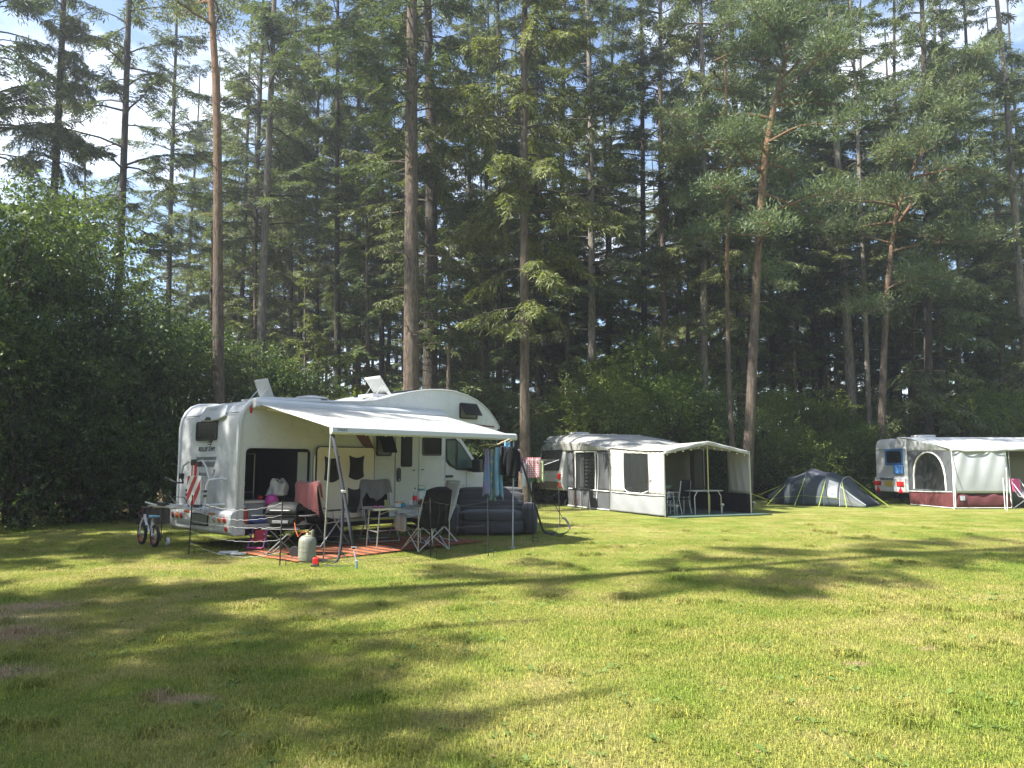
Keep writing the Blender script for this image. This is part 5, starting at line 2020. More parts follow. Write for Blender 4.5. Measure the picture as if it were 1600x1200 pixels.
top = W(.22, -2.50, 1.95)
sA = thing('tie_down_strap', 'navy strap hanging from the left awning corner onto the grass by the red block', 'strap', (0, 0, 0), 0, 'tie-down straps of the awning')
m = MB()
ribbon(m, smooth_path([top, at_depth(536, 760, 11.25), at_depth(535, 830, 11.2), at_depth(531, 870, 11.1), Vector((-2.62, 11.0, .03)), Vector((-2.84, 10.97, .03)), Vector((-2.55, 10.93, .015)), Vector((-2.35, 10.98, .012))]), .045, (.9, .3, .1))
m.build('webbing', STRAP, sA, solid=.004)
sB = thing('tie_down_strap', 'navy strap with steel buckle from the left awning corner to a blue peg', 'strap', (0, 0, 0), 0, 'tie-down straps of the awning')
e1, e2 = at_depth(537, 768, 11.15), at_depth(553, 858, 10.95)
m = MB()
ribbon(m, [top, top.lerp(e1, .5), e1, e1.lerp(e2, .5), e2], .05, (.95, .2, .0))
m.build('webbing', STRAP, sB, solid=.004)
MB().box(e1, (.075, .03, .04)).build('buckle', ALU, sB, bevel=.004)
pg = on_ground(557, 888)
m = MB()
m.tube([e2 + Vector((-.04, 0, .03)), e2 + Vector((0, 0, -.03)), e2 + Vector((.04, 0, .03)), e2 + Vector((-.04, 0, .03))], .004, 5)
m.tube([e2 + Vector((0, 0, -.03)), pg + Vector((-.01, .0, .11))], .008, 6)
m.build('spring', ALU, sB)
MB().box(pg + Vector((0, 0, .055)), (.035, .03, .12), rx=.15).build('peg', mat('peg_blue', (.22, .30, .36), .5), sB, bevel=.006)
# strap and line of the right awning corner
topr = W(4.40, -2.52, 1.97)
sC = thing('tie_down_strap', 'black strap from the right awning corner ending in a wide loop on the grass', 'strap', (0, 0, 0), 0, 'tie-down straps of the awning')
m = MB()
g1 = on_ground(848, 836)
ribbon(m, smooth_path([topr, at_depth(822, 745, 14.6), at_depth(838, 795, 14.8), g1 + Vector((-.02, 0, .16)), g1 + Vector((.05, 0, .03)), g1 + Vector((.30, .15, .02)), g1 + Vector((.42, .5, .30)), g1 + Vector((.50, .45, .34)), g1 + Vector((.62, .1, .12)), g1 + Vector((.45, -.05, .02)), g1 + Vector((.15, -.05, .015))], 40), .05, (.5, .2, .7))
m.build('webbing', STRAP, sC, solid=.004)
gyr = thing('guy_line', 'thin black guy line from the right awning corner down to the strap loop', 'rope', (0, 0, 0))
MB().tube([topr, g1 + Vector((.46, .48, .32))], .007, 5).build('rope', BLACK, gyr)

# toy high chair
tc_ = thing('toy_high_chair', 'small pink doll chair with a patterned seat on the rug corner', 'toy chair', Vector((-4.42, 12.95, .01)), math.radians(-10))
PK = mat('toy_pink', (.55, .07, .24), .4)
PU = mat('toy_purple', (.22, .07, .30), .4)
m = MB()
for x in (-.14, .14):
    m.tube([(x, -.10, .0), (x, -.04, .16), (x, .08, .38)], .012, 6)
    m.tube([(x, .12, .0), (x, .02, .2), (x, -.06, .28)], .012, 6)
m.tube([(-.14, .08, .38), (.14, .08, .38)], .012, 6)
m.build('frame', PU, tc_)
MB().box((0, .02, .17), (.26, .18, .05)).build('seat', mat('toy_print', (.40, .03, .05), .7, var=.7, scale=16), tc_, bevel=.02)
MB().box((0, .08, .26), (.24, .05, .17), rx=-.25).build('backrest', mat('toy_print', (0, 0, 0)), tc_, bevel=.02)
MB().box((0, -.08, .05), (.30, .12, .025)).build('foot_rest', PK, tc_, bevel=.01)
fl_ = thing('levelling_plate', 'flat white and grey plates lying in the grass behind the motorhome', 'plate', on_ground(362, 867) + Vector((0, 0, .0)), .2)
MB().box((-.06, .05, .035), (.30, .16, .03), rx=.05).build('grey_plate', GREYTRIM, fl_, bevel=.004)
MB().box((.12, -.06, .022), (.24, .14, .03)).build('white_plate', OFFW, fl_, bevel=.004)
sp = thing('tree_stump', 'sawn wooden stump at the foot of the dark shrubs', 'stump', Vector((-9.15, 19.0, -.02)), .3)
MB().lathe([(.44, 0), (.40, .12), (.38, .42)], 22).build('bark', B_PINE, sp)
MB().lathe([(.385, .42), (.36, .43), (.0, .432)], 22).build('cut_face', mat('cut_wood', (.32, .22, .12), .8, var=.25, scale=10), sp)

# ------------------------------------------------------------------ child's bicycle
bk = thing('child_bicycle', 'white child bicycle with red rims and a stabiliser wheel', 'bicycle', Vector((-6.72, 13.75, .0)), math.radians(136))
bk.scale = (1.12, 1.12, 1.12)
BW = mat('bike_white', (.62, .63, .64), .3)
BR = mat('rim_red', (.33, .03, .05), .4)
for x, nm in ((.30, 'front'), (-.26, 'rear')):
    pts = [(x + .155 * math.cos(t), 0, .175 + .155 * math.sin(t)) for t in [TAU * i / 28 for i in range(28)]]
    ty = MB().tube(pts, .026, 8, closed=True).build('wheel', BLACK, bk)
    pts = [(x + .125 * math.cos(t), 0, .175 + .125 * math.sin(t)) for t in [TAU * i / 28 for i in range(28)]]
    MB().tube(pts, .014, 6, closed=True).build('rim', BR, ty)
    m = MB()
    for i in range(8):
        t = TAU * i / 8
        m.tube([(x, 0, .175), (x + .12 * math.cos(t), 0, .175 + .12 * math.sin(t))], .003, 4)
    m.lathe([(.02, -.03), (.02, .03)], 8, (x, 0, .175), (0, 1, 0))
    m.build('spokes', ALU, ty)
m = MB()
m.tube([(.22, 0, .50), (.20, 0, .42), (.02, 0, .24), (-.06, 0, .22)], .020, 8)
m.tube([(-.06, 0, .22), (-.12, 0, .42), (-.14, 0, .47)], .016, 8)
m.tube([(-.06, 0, .22), (-.26, 0, .175)], .013, 8)
m.tube([(-.12, 0, .40), (-.26, .05, .175)], .010, 8)
m.tube([(-.12, 0, .40), (-.26, -.05, .175)], .010, 8)
for y in (-.05, .05):
    m.tube([(.22, y * .6, .44), (.26, y, .34), (.30, y, .175)], .012, 8)
m.tube([(.22, 0, .50), (.235, 0, .44)], .022, 8)
m.build('frame', BW, bk)
m = MB()
m.tube([(.22, 0, .50), (.20, 0, .60)], .014, 8)
m.tube([(.10, -.26, .66), (.17, -.16, .65), (.20, -.05, .60), (.20, .05, .60), (.17, .16, .65), (.10, .26, .66)], .013, 8)
m.build('handlebar', DARK, bk)
for s in (-1, 1):
    MB().tube([(.13, s * .20, .657), (.08, s * .30, .662)], .019, 8).build('grip', BLACK, bk)
m = MB()
m.prism([(.08, 0.03), (.02, .04), (-.10, .085), (-.14, .07), (-.14, -.07), (-.10, -.085), (.02, -.04), (.08, -.03)], lambda a, b, h: (a - .10, b, h), .465, .50)
m.build('saddle', mat('saddle_blue', (.22, .46, .60), .5), bk, bevel=.012, segs=3)
MB().tube([(.20, .02, .60), (.26, .10, .52), (.24, .04, .44)], .005, 6).build('brake_cable', mat('cable_pink', (.4, .12, .1), .5), bk)
m = MB()
m.lathe([(.06, -.008), (.06, .008)], 14, (-.06, -.035, .22), (0, 1, 0))
m.tube([(-.06, -.05, .22), (-.06, -.06, .10)], .009, 6)
m.tube([(-.06, .05, .22), (-.06, .06, .33)], .009, 6)
m.build('crank', DARK, bk)
for s in (-1, 1):
    MB().box((-.06, s * .10, .10 if s < 0 else .33), (.07, .08, .022)).build('pedal', DARK, bk)
sw = MB().tube([(-.28, -.05, .18), (-.30, -.14, .14), (-.30, -.16, .07)], .008, 6).build('stabiliser_arm', DARK, bk)
MB().lathe([(.0, -.02), (.06, -.02), (.065, 0), (.06, .02), (.0, .02)], 18, (-.30, -.185, .075), (0, 1, 0)).build('stabiliser_wheel', BW, sw)

# ------------------------------------------------------------------ low net fence round the pitch
nf = thing('net_fence', 'low electric net fence on thin black posts round the motorhome pitch', 'fence', (0, 0, 0))
POSTS = [((251, 845), .95), ((295, 866), .98), ((437, 884), .95), ((673, 871), .95), ((763, 869), .95), ((833, 848), .95), ((875, 826), .95)]
PB = [on_ground(*q) for q, h in POSTS]
for (q, h), b in zip(POSTS, PB):
    m = MB()
    m.tube([b, b + Vector((random.uniform(-.03, .03), random.uniform(-.03, .03), h))], .010, 6)
    m.tube([b + Vector((-.0, -.0, .10)), b + Vector((.09, -.0, .10)), b + Vector((.09, 0, 0))], .006, 5)
    m.build('post', BLACK, nf)
TW = mat('white_twine', (.50, .51, .50), .7, var=.3, scale=90)
TWB = mat('black_twine', (.03, .03, .03), .8)


def net(i, j, hs, sag, mm, rad, verticals=0, name='strand'):
    a, b = PB[i], PB[j]
    for h in hs:
        m_ = MB()
        pts_ = []
        for k in range(25):
            t = k / 24
            s = sag * (1 + .5 * math.sin(h * 9)) * 4 * t * (1 - t)
            q = a.lerp(b, t)
            pts_.append(q + Vector((.006 * math.sin(k * 2.1 + h * 7), .008 * math.sin(k * 3.3), max(.03, h - s + .008 * math.sin(k * 2.7 + h)))))
        m_.tube(pts_, rad, 5)
        m_.build(name, mm, nf)
    if verticals:
        m_ = MB()
        for k in range(1, verticals):
            t = k / verticals
            q = a.lerp(b, t)
            s = sag * 4 * t * (1 - t)
            m_.tube([q + Vector((0, 0, max(.03, hs[0] - s))), q + Vector((.01, 0, hs[-1] - s))], rad * .45, 4)
        tag(m_.build('netting', TWB, nf), kind='stuff')


net(0, 1, (.12, .5, .88), .05, TWB, .0022, 10)
net(1, 2, (.20, .38, .56, .74, .92), .10, TW, .0021, 18)
net(2, 3, (.10, .45, .9), .10, TWB, .0022, 14)
net(3, 4, (.10, .5, .9), .05, TWB, .0022, 8)
net(4, 5, (.10, .5, .9), .08, TWB, .0022, 12)
net(5, 6, (.10, .5, .9), .08, TWB, .0022, 10)

# ------------------------------------------------------------------ washing under the awning and on the dryer
rod = thing('hanger_rod', 'wooden rods with clothes pegs hung from the right end of the awning', 'clothes rail', (0, 0, 0))
WOOD = mat('pale_wood', (.42, .34, .22), .7, var=.25, scale=14)
rodD = 13.9
rA, rB = at_depth(748, 697, rodD), at_depth(800, 687, rodD)
for (a, b) in (((749, 696), (779, 694)), ((764, 699), (782, 693)), ((776, 694), (797, 686)), ((782, 693), (800, 688))):
    MB().tube([at_depth(a[0], a[1], rodD), at_depth(b[0], b[1], rodD - .1)], .011, 6).build('rod', WOOD, rod)
m = MB()
for u in (756, 776, 792):
    m.tube([at_depth(u, 694, rodD), at_depth(u + 1, 680, rodD)], .004, 5)
m.build('hook', STEEL, rod)


def hung_cloth(name, label, cat, material, u0, u1, v0, v1, D, pinch=.25, fold=.03, yaw=0.0, tail=.0, n=16, parent=None, group=None, drift=0.0):
    """Cloth pegged at the top: gathered there, widening and folding as it falls."""
    a, b = at_depth(u0, v0, D), at_depth(u1, v0, D)
    zb = at_depth((u0 + u1) / 2, v1, D).z
    h = a.z - zb
    c = (a + b) / 2
    w = b.x - a.x
    m = MB()
    ph = random.uniform(0, 6)
    def f(u, v):
        k = pinch + (1 - pinch) * min(1, v * 1.3) ** .7
        x = (u - .5) * w * k + drift * v
        y = fold * math.sin(u * 9 + ph + v * 1.4) * (.35 + v) + fold * .5 * math.sin(u * 19 + ph)
        z = -h * v * (1 - tail * (1 - abs(2 * u - 1)) * .5) - tail * h * .25 * u * v
        return (x * math.cos(yaw) - y * math.sin(yaw), x * math.sin(yaw) + y * math.cos(yaw), z)
    m.grid(f, n, n + 6)
    o = m.build(name, material, None, smooth=180, solid=.006)
    o.location = (c.x, c.y, a.z)
    tag(o, label, cat, group)
    return o


def print_mat(name, a, b, scale, th=.5, kind='noise'):
    if name in _MATS:
        return _MATS[name]
    m_, n_, l_, p_ = new_mat(name)
    tc = n_.new('ShaderNodeTexCoord')
    if kind == 'noise':
        f = noise_node(n_, l_, tc.outputs['Object'], scale, 3, .5)
        c = ramp_node(n_, l_, f, [(th - .04, a), (th + .04, b)])
    else:
        # woven check: stripes both ways
        sx_ = n_.new('ShaderNodeSeparateXYZ')
        l_.new(tc.outputs['Object'], sx_.inputs[0])
        cs = []
        for ax in ('X', 'Z'):
            mu = n_.new('ShaderNodeMath')
            mu.operation = 'MULTIPLY'
            mu.inputs[1].default_value = scale
            l_.new(sx_.outputs[ax], mu.inputs[0])
            fr_ = n_.new('ShaderNodeMath')
            fr_.operation = 'FRACT'
            l_.new(mu.outputs[0], fr_.inputs[0])
            gt = n_.new('ShaderNodeMath')
            gt.operation = 'GREATER_THAN'
            gt.inputs[1].default_value = .5
            l_.new(fr_.outputs[0], gt.inputs[0])
            cs.append(gt.outputs[0])
        ad = n_.new('ShaderNodeMath')
        ad.operation = 'ADD'
        l_.new(cs[0], ad.inputs[0])
        l_.new(cs[1], ad.inputs[1])
        hv = n_.new('ShaderNodeMath')
        hv.operation = 'MULTIPLY'
        hv.inputs[1].default_value = .5
        l_.new(ad.outputs[0], hv.inputs[0])
        c = ramp_node(n_, l_, hv.outputs[0], [(0.0, a), (1.0, b)])
    l_.new(c, p_.inputs['Base Color'])
    p_.inputs['Roughness'].default_value = .9
    tr_ = n_.new('ShaderNodeBsdfTranslucent')
    l_.new(c, tr_.inputs['Color'])
    ms_ = n_.new('ShaderNodeMixShader')
    ms_.inputs['Fac'].default_value = .2
    l_.new(p_.outputs['BSDF'], ms_.inputs[1])
    l_.new(tr_.outputs['BSDF'], ms_.inputs[2])
    l_.new(ms_.outputs['Shader'], n_['Material Output'].inputs['Surface'])
    _MATS[name] = m_
    return m_


LILAC = print_mat('lilac_blue', (.22, .36, .52), (.34, .31, .50), 2.2, .5)
hung_cloth('towel', 'lilac and pale blue beach towel, leftmost on the rods', 'towel', LILAC, 753, 768, 701, 776, 13.9, .3, .04, .5, .15)
hung_cloth('towel', 'blue towel with green and gold print between two other towels', 'towel', print_mat('gold_print', (.16, .30, .34), (.40, .40, .30), 7, .52), 764, 775, 702, 782, 13.95, .4, .03, .5, .1)
hung_cloth('towel', 'light blue towel with a dark lettered top, next to the black clothes', 'towel', print_mat('sky_print', (.20, .42, .58), (.30, .47, .60), 5, .5), 772, 784, 699, 777, 13.85, .5, .04, .5, .3, drift=.03)
hung_cloth('trousers', 'dark trousers hanging left of the black jacket', 'trousers', mat('dark_cotton', (.018, .019, .024), .9, var=.3, scale=8), 780, 792, 697, 742, 13.8, .6, .03, .3)


def hung_top(name, label, cat, material, u, v0, D, w, h, yaw, tilt=.0):
    """Shirt or jacket: shoulders, sleeves and body as one hollow cloth."""
    c = at_depth(u, v0, D)
    t = thing(name, label, cat, c, yaw)
    m = MB()
    poly = [(-.10, 0), (-.22, -.04), (-.34, -.12), (-.44, -.50), (-.36, -.53), (-.27, -.25), (-.26, -1.0), (.26, -1.0), (.27, -.25), (.36, -.53), (.44, -.50), (.34, -.12), (.22, -.04), (.10, 0), (.05, -.05), (-.05, -.05)]
    P = [(x * w / .6, z * h) for x, z in poly]
    tri = geometry.tessellate_polygon([[Vector((a, b, 0)) for a, b in P]])
    n_ = len(P)
    # front and back sheets joined along the outline, slightly puffed and folded
    def pt(a, b, s):
        return (a, s * (.035 + .02 * math.sin(a * 14)) + .02 * math.sin(a * 9 + b * 5), b)
    m.add([pt(a, b, 1) for a, b in P] + [pt(a, b, -1) for a, b in P], [tuple(q) for q in tri] + [tuple(i + n_ for i in reversed(q)) for q in tri] + [(i, i + n_, (i + 1) % n_ + n_, (i + 1) % n_) for i in range(n_)])
    m.build('cloth', material, t, bevel=.012)
    return t


JK = mat('jacket_black', (.007, .0075, .009), .95, var=.3, scale=8, spec=.15)
jk = thing('jacket', 'black jacket on the right end of the wooden rods', 'jacket', at_depth(800, 698, 13.75), .15)
m = MB()
def jf(u, v):
    a = TAU * u
    w_ = (.06 + .055 * min(1, v * 5) ** .6) * (1 + .05 * math.sin(3 * a + 2))
    return (w_ * math.cos(a) * 1.0, (.07 + .02 * v) * math.sin(a) + .02 * math.sin(5 * a + v * 4) * v, -.56 * v + .02 * math.cos(2 * a) * v)
m.grid(jf, 30, 14)
m.build('body', JK, jk, smooth=180, solid=.008)
for s_ in (-1, 1):
    MB().tube([(s_ * .06, 0, -.04), (s_ * .11, .0, -.12), (s_ * .135, .02, -.32), (s_ * .13, .03, -.46)], [.035, .042, .04, .032], 10).build('sleeve', JK, jk, smooth=180)
hung_cloth('shirt', 'small light blue garment showing over the black jacket', 'shirt', mat('light_blue', (.20, .42, .60), .9), 788, 798, 690, 706, 13.85, .9, .01, .3)
hung_cloth('cloth', 'mauve cloth sticking out right of the black jacket', 'cloth', mat('mauve', (.26, .20, .21), .9), 806, 814, 702, 722, 13.8, .8, .01, .4, .2, drift=.03)

DD = 18.2
dr = thing('rotary_dryer', 'white rotary clothes dryer on one pole behind the sofa', 'clothes dryer', Vector((.47, DD, 0)))
hub = at_depth(829, 726, DD).z
MB().tube([(0, 0, 0), (0, 0, hub + .05)], .016, 8).build('pole', STEEL, dr)
for k in range(4):
    a = math.radians(12 + 90 * k)
    e = Vector((math.cos(a) * .72, math.sin(a) * .72, hub + .12))
    MB().tube([(0, 0, hub - .12), e], .010, 6).build('arm', WHITE2, dr)
for rr_ in (.35, .55, .70):
    pts_ = [(math.cos(math.radians(12 + 90 * k)) * rr_, math.sin(math.radians(12 + 90 * k)) * rr_, hub - .12 + .24 * rr_ / .72) for k in range(4)]
    MB().tube(pts_, .003, 4, closed=True).build('line', WHITE2, dr)
CHECK = print_mat('red_check', (.62, .58, .56), (.42, .05, .08), 22, .5, 'check')
hung_cloth('tea_towel', 'red and white checked tea towel on the rotary dryer', 'tea towel', CHECK, 823, 845, 715, 747, DD - .55, 1.0, .012, .0)
hung_cloth('shirt', 'pale green shirt right of the checked tea towel', 'shirt', mat('pale_green', (.36, .44, .24), .9, transl=.2), 838, 850, 721, 754, DD - .35, .9, .02, .1)
hung_cloth('cloth', 'teal cloth showing below the checked tea towel', 'cloth', mat('dull_teal', (.12, .24, .22), .9), 825, 835, 740, 753, DD - .3, 1, .01, .0)
hung_cloth('shirt', 'pink and white child shirt left of the checked tea towel', 'shirt', print_mat('pink_white', (.60, .55, .58), (.50, .10, .22), 9, .5), 813, 822, 716, 739, DD - .5, .9, .02, .2)
hung_cloth('sock', 'long white sock hanging below the pink shirt', 'sock', mat('white_cotton', (.68, .69, .70), .9), 816, 821, 724, 761, DD - .6, .9, .01, .2)
hung_cloth('shirt', 'narrow blue garment at the left end of the dryer', 'shirt', mat('light_blue', (0, 0, 0)), 811, 815, 722, 732, DD - .45, .9, .01, .2)

# ------------------------------------------------------------------ grey caravan with its awning tent
def frame_at(origin, along):
    """Empty-frame numbers for a caravan: x along the side, y inward, z up."""
    return Vector((origin[0], origin[1], 0)), math.atan2(along[1], along[0])


TENTG = mat('tent_grey', (.42, .42, .405), .8, var=.08, scale=1.5, transl=.22, bump=.25, bscale=3)
TENTL = mat('tent_light', (.50, .49, .455), .8, var=.08, scale=1.5, transl=.22, bump=.25, bscale=3)
TENTD = mat('tent_dark', (.075, .080, .088), .8, var=.12, scale=2, transl=.1, bump=.3, bscale=4)
TENTM = mat('tent_mid', (.24, .25, .26), .7, var=.18, scale=2, transl=.1, bump=.35, bscale=3)
VINYL = clear_mat('vinyl_window', (.030, .034, .034), .70, .16)
CURT = mat('curtain_grey', (.30, .31, .31), .9, var=.2, scale=5)
PIPE = mat('white_piping', (.68, .68, .66), .6)
REDSK = mat('maroon_skirt', (.105, .026, .029), .75, var=.12, scale=3, transl=.08, bump=.3, bscale=5)
POLEY = mat('yellow_pole', (.36, .33, .12), .5)
o2, a2 = frame_at((1.86, 26.5), (.915, .403))
cv = thing('caravan', 'older white caravan with brown base and maroon awning lights, behind the clothes dryer', 'caravan', o2, a2)
cv['label'] = 'older white caravan behind the clothes dryer with the grey tent on its side'
CP = [(0, .55), (-.10, .80), (-.06, 1.35), (.10, 2.10), (.22, 2.40), (.45, 2.56), (.9, 2.60), (3.3, 2.60), (3.8, 2.5), (4.1, 2.2), (4.25, 1.4), (4.2, .8), (4.05, .5)]
m = MB()
m.prism(CP, XZ, 0, 2.05)
m.build('body', OFFW, cv, bevel=.05, segs=3, smooth=30)
rw = Matrix.Rotation(math.atan2(.16, .75), 3, 'Y')


def rear_pt(y, z, out=0.0):
    x = float(np.interp(z, [.55, .80, 1.35, 2.10, 2.40], [0, -.10, -.06, .10, .22]))
    return (x - out, y, z)


def rear_panel(poly, h0, h1):
    m_ = MB()
    return m_.prism(poly, lambda a, b, h: rear_pt(a, b, h), h0, h1)


f = rear_panel(rrect(.22, 1.26, 1.83, 2.02, .08), -.01, .03).build('rear_window', DARK, cv)
rear_panel(rrect(.27, 1.30, 1.78, 1.97, .06), .03, .045).build('pane', mat('smoked_acrylic', (.07, .068, .062), .12, var=.5, scale=5), f)
for z in (2.16, 2.30):
    rear_panel([(.02, z), (2.03, z), (2.03, z + .02), (.02, z + .02)], .0, .02).build('trim_strip', GREYTRIM, cv)
rear_panel([(.03, .60), (2.02, .60), (2.02, .86), (.03, .86)], .0, .03).build('base_panel', mat('brown_base', (.16, .14, .11), .6, var=.2), cv)
for y in (.16, 1.89):
    rear_panel(rrect(y - .10, .96, y + .10, 1.16, .02), .0, .06).build('tail_lamp', REDLENS, cv)
    rear_panel([(y - .13, .68), (y + .05, .68), (y - .04, .84)], .03, .045).build('reflector', RED, cv)
for z in (1.05, 1.20):
    rear_panel([(.05, z), (2.0, z), (2.0, z + .015), (.05, z + .015)], .0, .012).build('groove', GREYTRIM, cv)
m = MB()
for y in (.35, 1.7):
    m.tube([(.25, y, .55), (.55, y - .25, .03)], .025, 6)
    m.tube([(.45, y, .55), (.15, y - .1, .03)], .02, 6)
m.build('corner_steady', BLACK, cv)
for y in (.12, 1.93):
    wheel(cv, (2.3, y, .32), (0, 1, 0), .32, .2, STEEL)
MB().prism(rrect(.9, .7, 1.5, 1.35, .08), XY, 2.60, 2.70).build('roof_vent', OFFW, cv, bevel=.03)
MB().prism(rrect(2.5, .8, 2.8, 1.2, .05), XY, 2.60, 2.66).build('roof_vent', OFFW, cv, bevel=.02)

o2f = o2
DEP, DEP2 = 2.95, 5.95        # front of the tent and of the sun canopy, measured outward from the caravan side
at_ = thing('awning_tent', 'grey awning tent with curtained window and dark skirt on the older caravan', 'awning tent', o2, a2)
# local: x along, -y outward


def wall_panel(name, material, parent, x, ya, yb, z0a, z0b, z1a, z1b, bulge=.04, lean=0.0, holes=(), nu=14, nv=12, solid=.006):
    """Cloth wall standing along -y at x: from ya to yb, bottom z0, top z1 at either end."""
    m_ = MB()
    def f(u, v):
        y = ya + (yb - ya) * u
        z = (z0a + (z0b - z0a) * u) * (1 - v) + (z1a + (z1b - z1a) * u) * v
        fold_ = .018 * math.sin(u * 21 + v * 5) * (1 - v * .6) + .012 * math.sin(u * 47 - v * 3) * (1 - v)
        return (x - bulge * math.sin(math.pi * u) * math.sin(math.pi * v) + lean * (1 - v) + fold_, -y, z)
    m_.grid(f, nu, nv)
    o = m_.build(name, material, parent, smooth=180, solid=solid)
    return o


XW = .12
# left side wall of the awning, built of pieces round the window
wall_panel('skirt', TENTD, at_, XW, .10, DEP, .02, .02, .64, .62, .03)
wall_panel('side_panel', TENTD, at_, XW, .10, .74, .64, .636, 2.02, 2.0, .02)
wall_panel('side_panel', TENTD, at_, XW, 2.05, DEP, .628, .62, 1.98, 1.95, .02)
wall_panel('side_panel', TENTD, at_, XW, .74, 2.05, 1.90, 1.88, 2.0, 1.98, .01)
w1 = wall_panel('window', VINYL, at_, XW + .01, .74, 2.05, .62, .62, 1.90, 1.88, .03, solid=0)
for (ya, yb) in ((.76, 1.08), (1.82, 2.04)):
    wall_panel('curtain', CURT, at_, XW + .12, ya, yb, .66, .66, 1.9, 1.88, .02)
m = MB()
for r_ in range(9):
    for c_ in range(3):
        m.box((XW + .16, -(1.17 + c_ * .24), .78 + r_ * .125), (.006, .17, .07 + .02 * ((r_ + c_) % 2)))
tag(m.build('lace_curtain', mat('lace', (.48, .49, .48), .9), at_), kind='stuff')
m = MB()
m.tube([(XW - .03, -.2, .64), (XW - .035, -1.4, .635), (XW - .03, -DEP, .62)], .018, 6)
m.tube([(XW - .02, -.12, .035), (XW - .05, -1.5, .03), (XW - .02, -DEP, .03)], .018, 6)
for y in (.70, 2.09):
    m.tube([(XW - .03, -y, .64), (XW - .04, -y - .04, 1.2), (XW - .03, -y, 1.92)], .020, 6)
m.tube([(XW - .03, -.70, 1.92), (XW - .03, -2.09, 1.91)], .020, 6)
m.tube([(XW - .03, -2.15, .3), (XW - .04, -2.3, 1.1), (XW - .03, -2.28, 1.8), (XW - .03, -2.15, 1.92)], .014, 6)
m.tube([(XW - .03, -.50, 1.70), (XW - .03, -.62, 1.92), (XW - .03, -1.0, 1.98)], .014, 6)
m.build('piping', PIPE, at_)
# roof of the awning: from the caravan rail down to its front edge
LEN = 3.95


def roof_grid(name, material, parent, x0a, x1a, ya, za, x0b, x1b, yb, zb, crown=.0, sag=.05, ends=.0, nu=22, nv=14, zfn=None):
    m_ = MB()
    def f(u, v):
        x = (x0a + (x1a - x0a) * u) * (1 - v) + (x0b + (x1b - x0b) * u) * v
        y = ya + (yb - ya) * v
        z = za + (zb - za) * v - sag * math.sin(math.pi * v) * (.6 + .4 * math.sin(math.pi * u)) + crown * math.sin(math.pi * u) * v
        z -= ends * abs(2 * u - 1) ** 8 * (1 - v)
        z += .006 * math.sin(u * 33 + v * 7)
        if zfn:
            z += zfn(u, v)
        return (x, -y, z)
    m_.grid(f, nu, nv)
    return m_.build(name, material, parent, smooth=180, solid=.006)


roof_grid('roof', TENTG, at_, .02, 4.1, -.35, 2.60, XW - .04, LEN, DEP + .04, 1.98, .12, -.10, .30)
# gable cloth that closes the side between roof and wall
m = MB()
def gable(u, v):
    y = -.35 + (DEP + .39) * u
    zr = 2.60 + (1.98 - 2.60) * u + .10 * math.sin(math.pi * u) - .30 * (1 - u)
    return (XW - .05 - .10 * (1 - u) * v, -y, 1.97 * (1 - v) + max(1.975, zr) * v - .02)
m.grid(gable, 16, 6)
m.build('gable', TENTG, at_, smooth=180, solid=.006)
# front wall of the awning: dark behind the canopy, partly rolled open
m = MB()
def fw(x0, x1, z0, z1, mm, nm, y=DEP - .02):
    m_ = MB()
    m_.grid(lambda u, v: (x0 + (x1 - x0) * u, -y - .015 * math.sin(u * 25), z0 + (z1 - z0) * v), 12, 4)
    return m_.build(nm, mm, at_, smooth=180, solid=.006)
fw(.12, .9, .02, 2.0, TENTM, 'front_panel')
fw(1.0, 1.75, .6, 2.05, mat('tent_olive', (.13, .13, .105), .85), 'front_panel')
fw(1.75, 1.9, .02, 2.05, BLACKFAB, 'rolled_door', DEP + .03)
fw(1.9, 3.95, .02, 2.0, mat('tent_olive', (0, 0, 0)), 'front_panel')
fw(.2, .95, .75, 1.85, VINYL, 'front_window', DEP + .03)
m = MB()
for x in (.14, 3.9):
    m.tube([(x, -DEP, .0), (x, -DEP, 2.0)], .016, 8)
m.tube([(.14, -DEP, 1.99), (3.9, -DEP, 2.02)], .016, 8)
m.build('pole', ALU, at_)

# sun canopy before the awning
sc_ = thing('sun_canopy', 'pale sun canopy with a clear side window and yellow middle pole before the grey awning', 'sun canopy', o2, a2)
CW = 3.12
wall_panel('skirt', TENTM, sc_, XW + .02, DEP + .05, DEP2, .02, .02, .62, .60, .02, -.06)
wall_panel('side_panel', TENTL, sc_, XW + .02, DEP + .05, 3.78, .62, .617, 1.98, 1.965, .015)
wall_panel('side_panel', TENTL, sc_, XW + .02, 5.12, DEP2, .61, .60, 1.90, 1.86, .015)
wall_panel('side_panel', TENTL, sc_, XW + .02, 3.78, 5.12, 1.84, 1.80, 1.965, 1.90, .01)
wall_panel('window', VINYL, sc_, XW + .03, 3.78, 5.12, .61, .60, 1.84, 1.80, .03, solid=0)
m = MB()
m.tube([(XW - .01, -3.05, .62), (XW - .03, -4.4, .60), (XW - .01, -DEP2, .60)], .014, 6)
m.tube([(XW - .02, -3.76, .74), (XW - .03, -4.1, .63), (XW - .03, -4.8, .62), (XW - .02, -5.14, .70)], .014, 6)
m.build('piping', PIPE, sc_)
roof_grid('roof', TENTL, sc_, XW - .03, 3.9, DEP + .0, 2.03, XW - .03, XW + CW, DEP2 + .03, 1.88, .0, .04,
          zfn=lambda u, v: .30 * (1 - abs(2 * u - 1)) ** 1.0 * v + .14 * math.sin(math.pi * u) * (1 - v))
m = MB()
def val(u, v):
    z = 1.88 + .30 * (1 - abs(2 * u - 1))
    return (XW - .03 + CW * u, -(DEP2 + .04) - .02 * math.sin(u * 30) * (1 - v), z - .11 * (1 - v))
m.grid(val, 30, 3)
m.build('valance', TENTG, sc_, smooth=180, solid=.006)
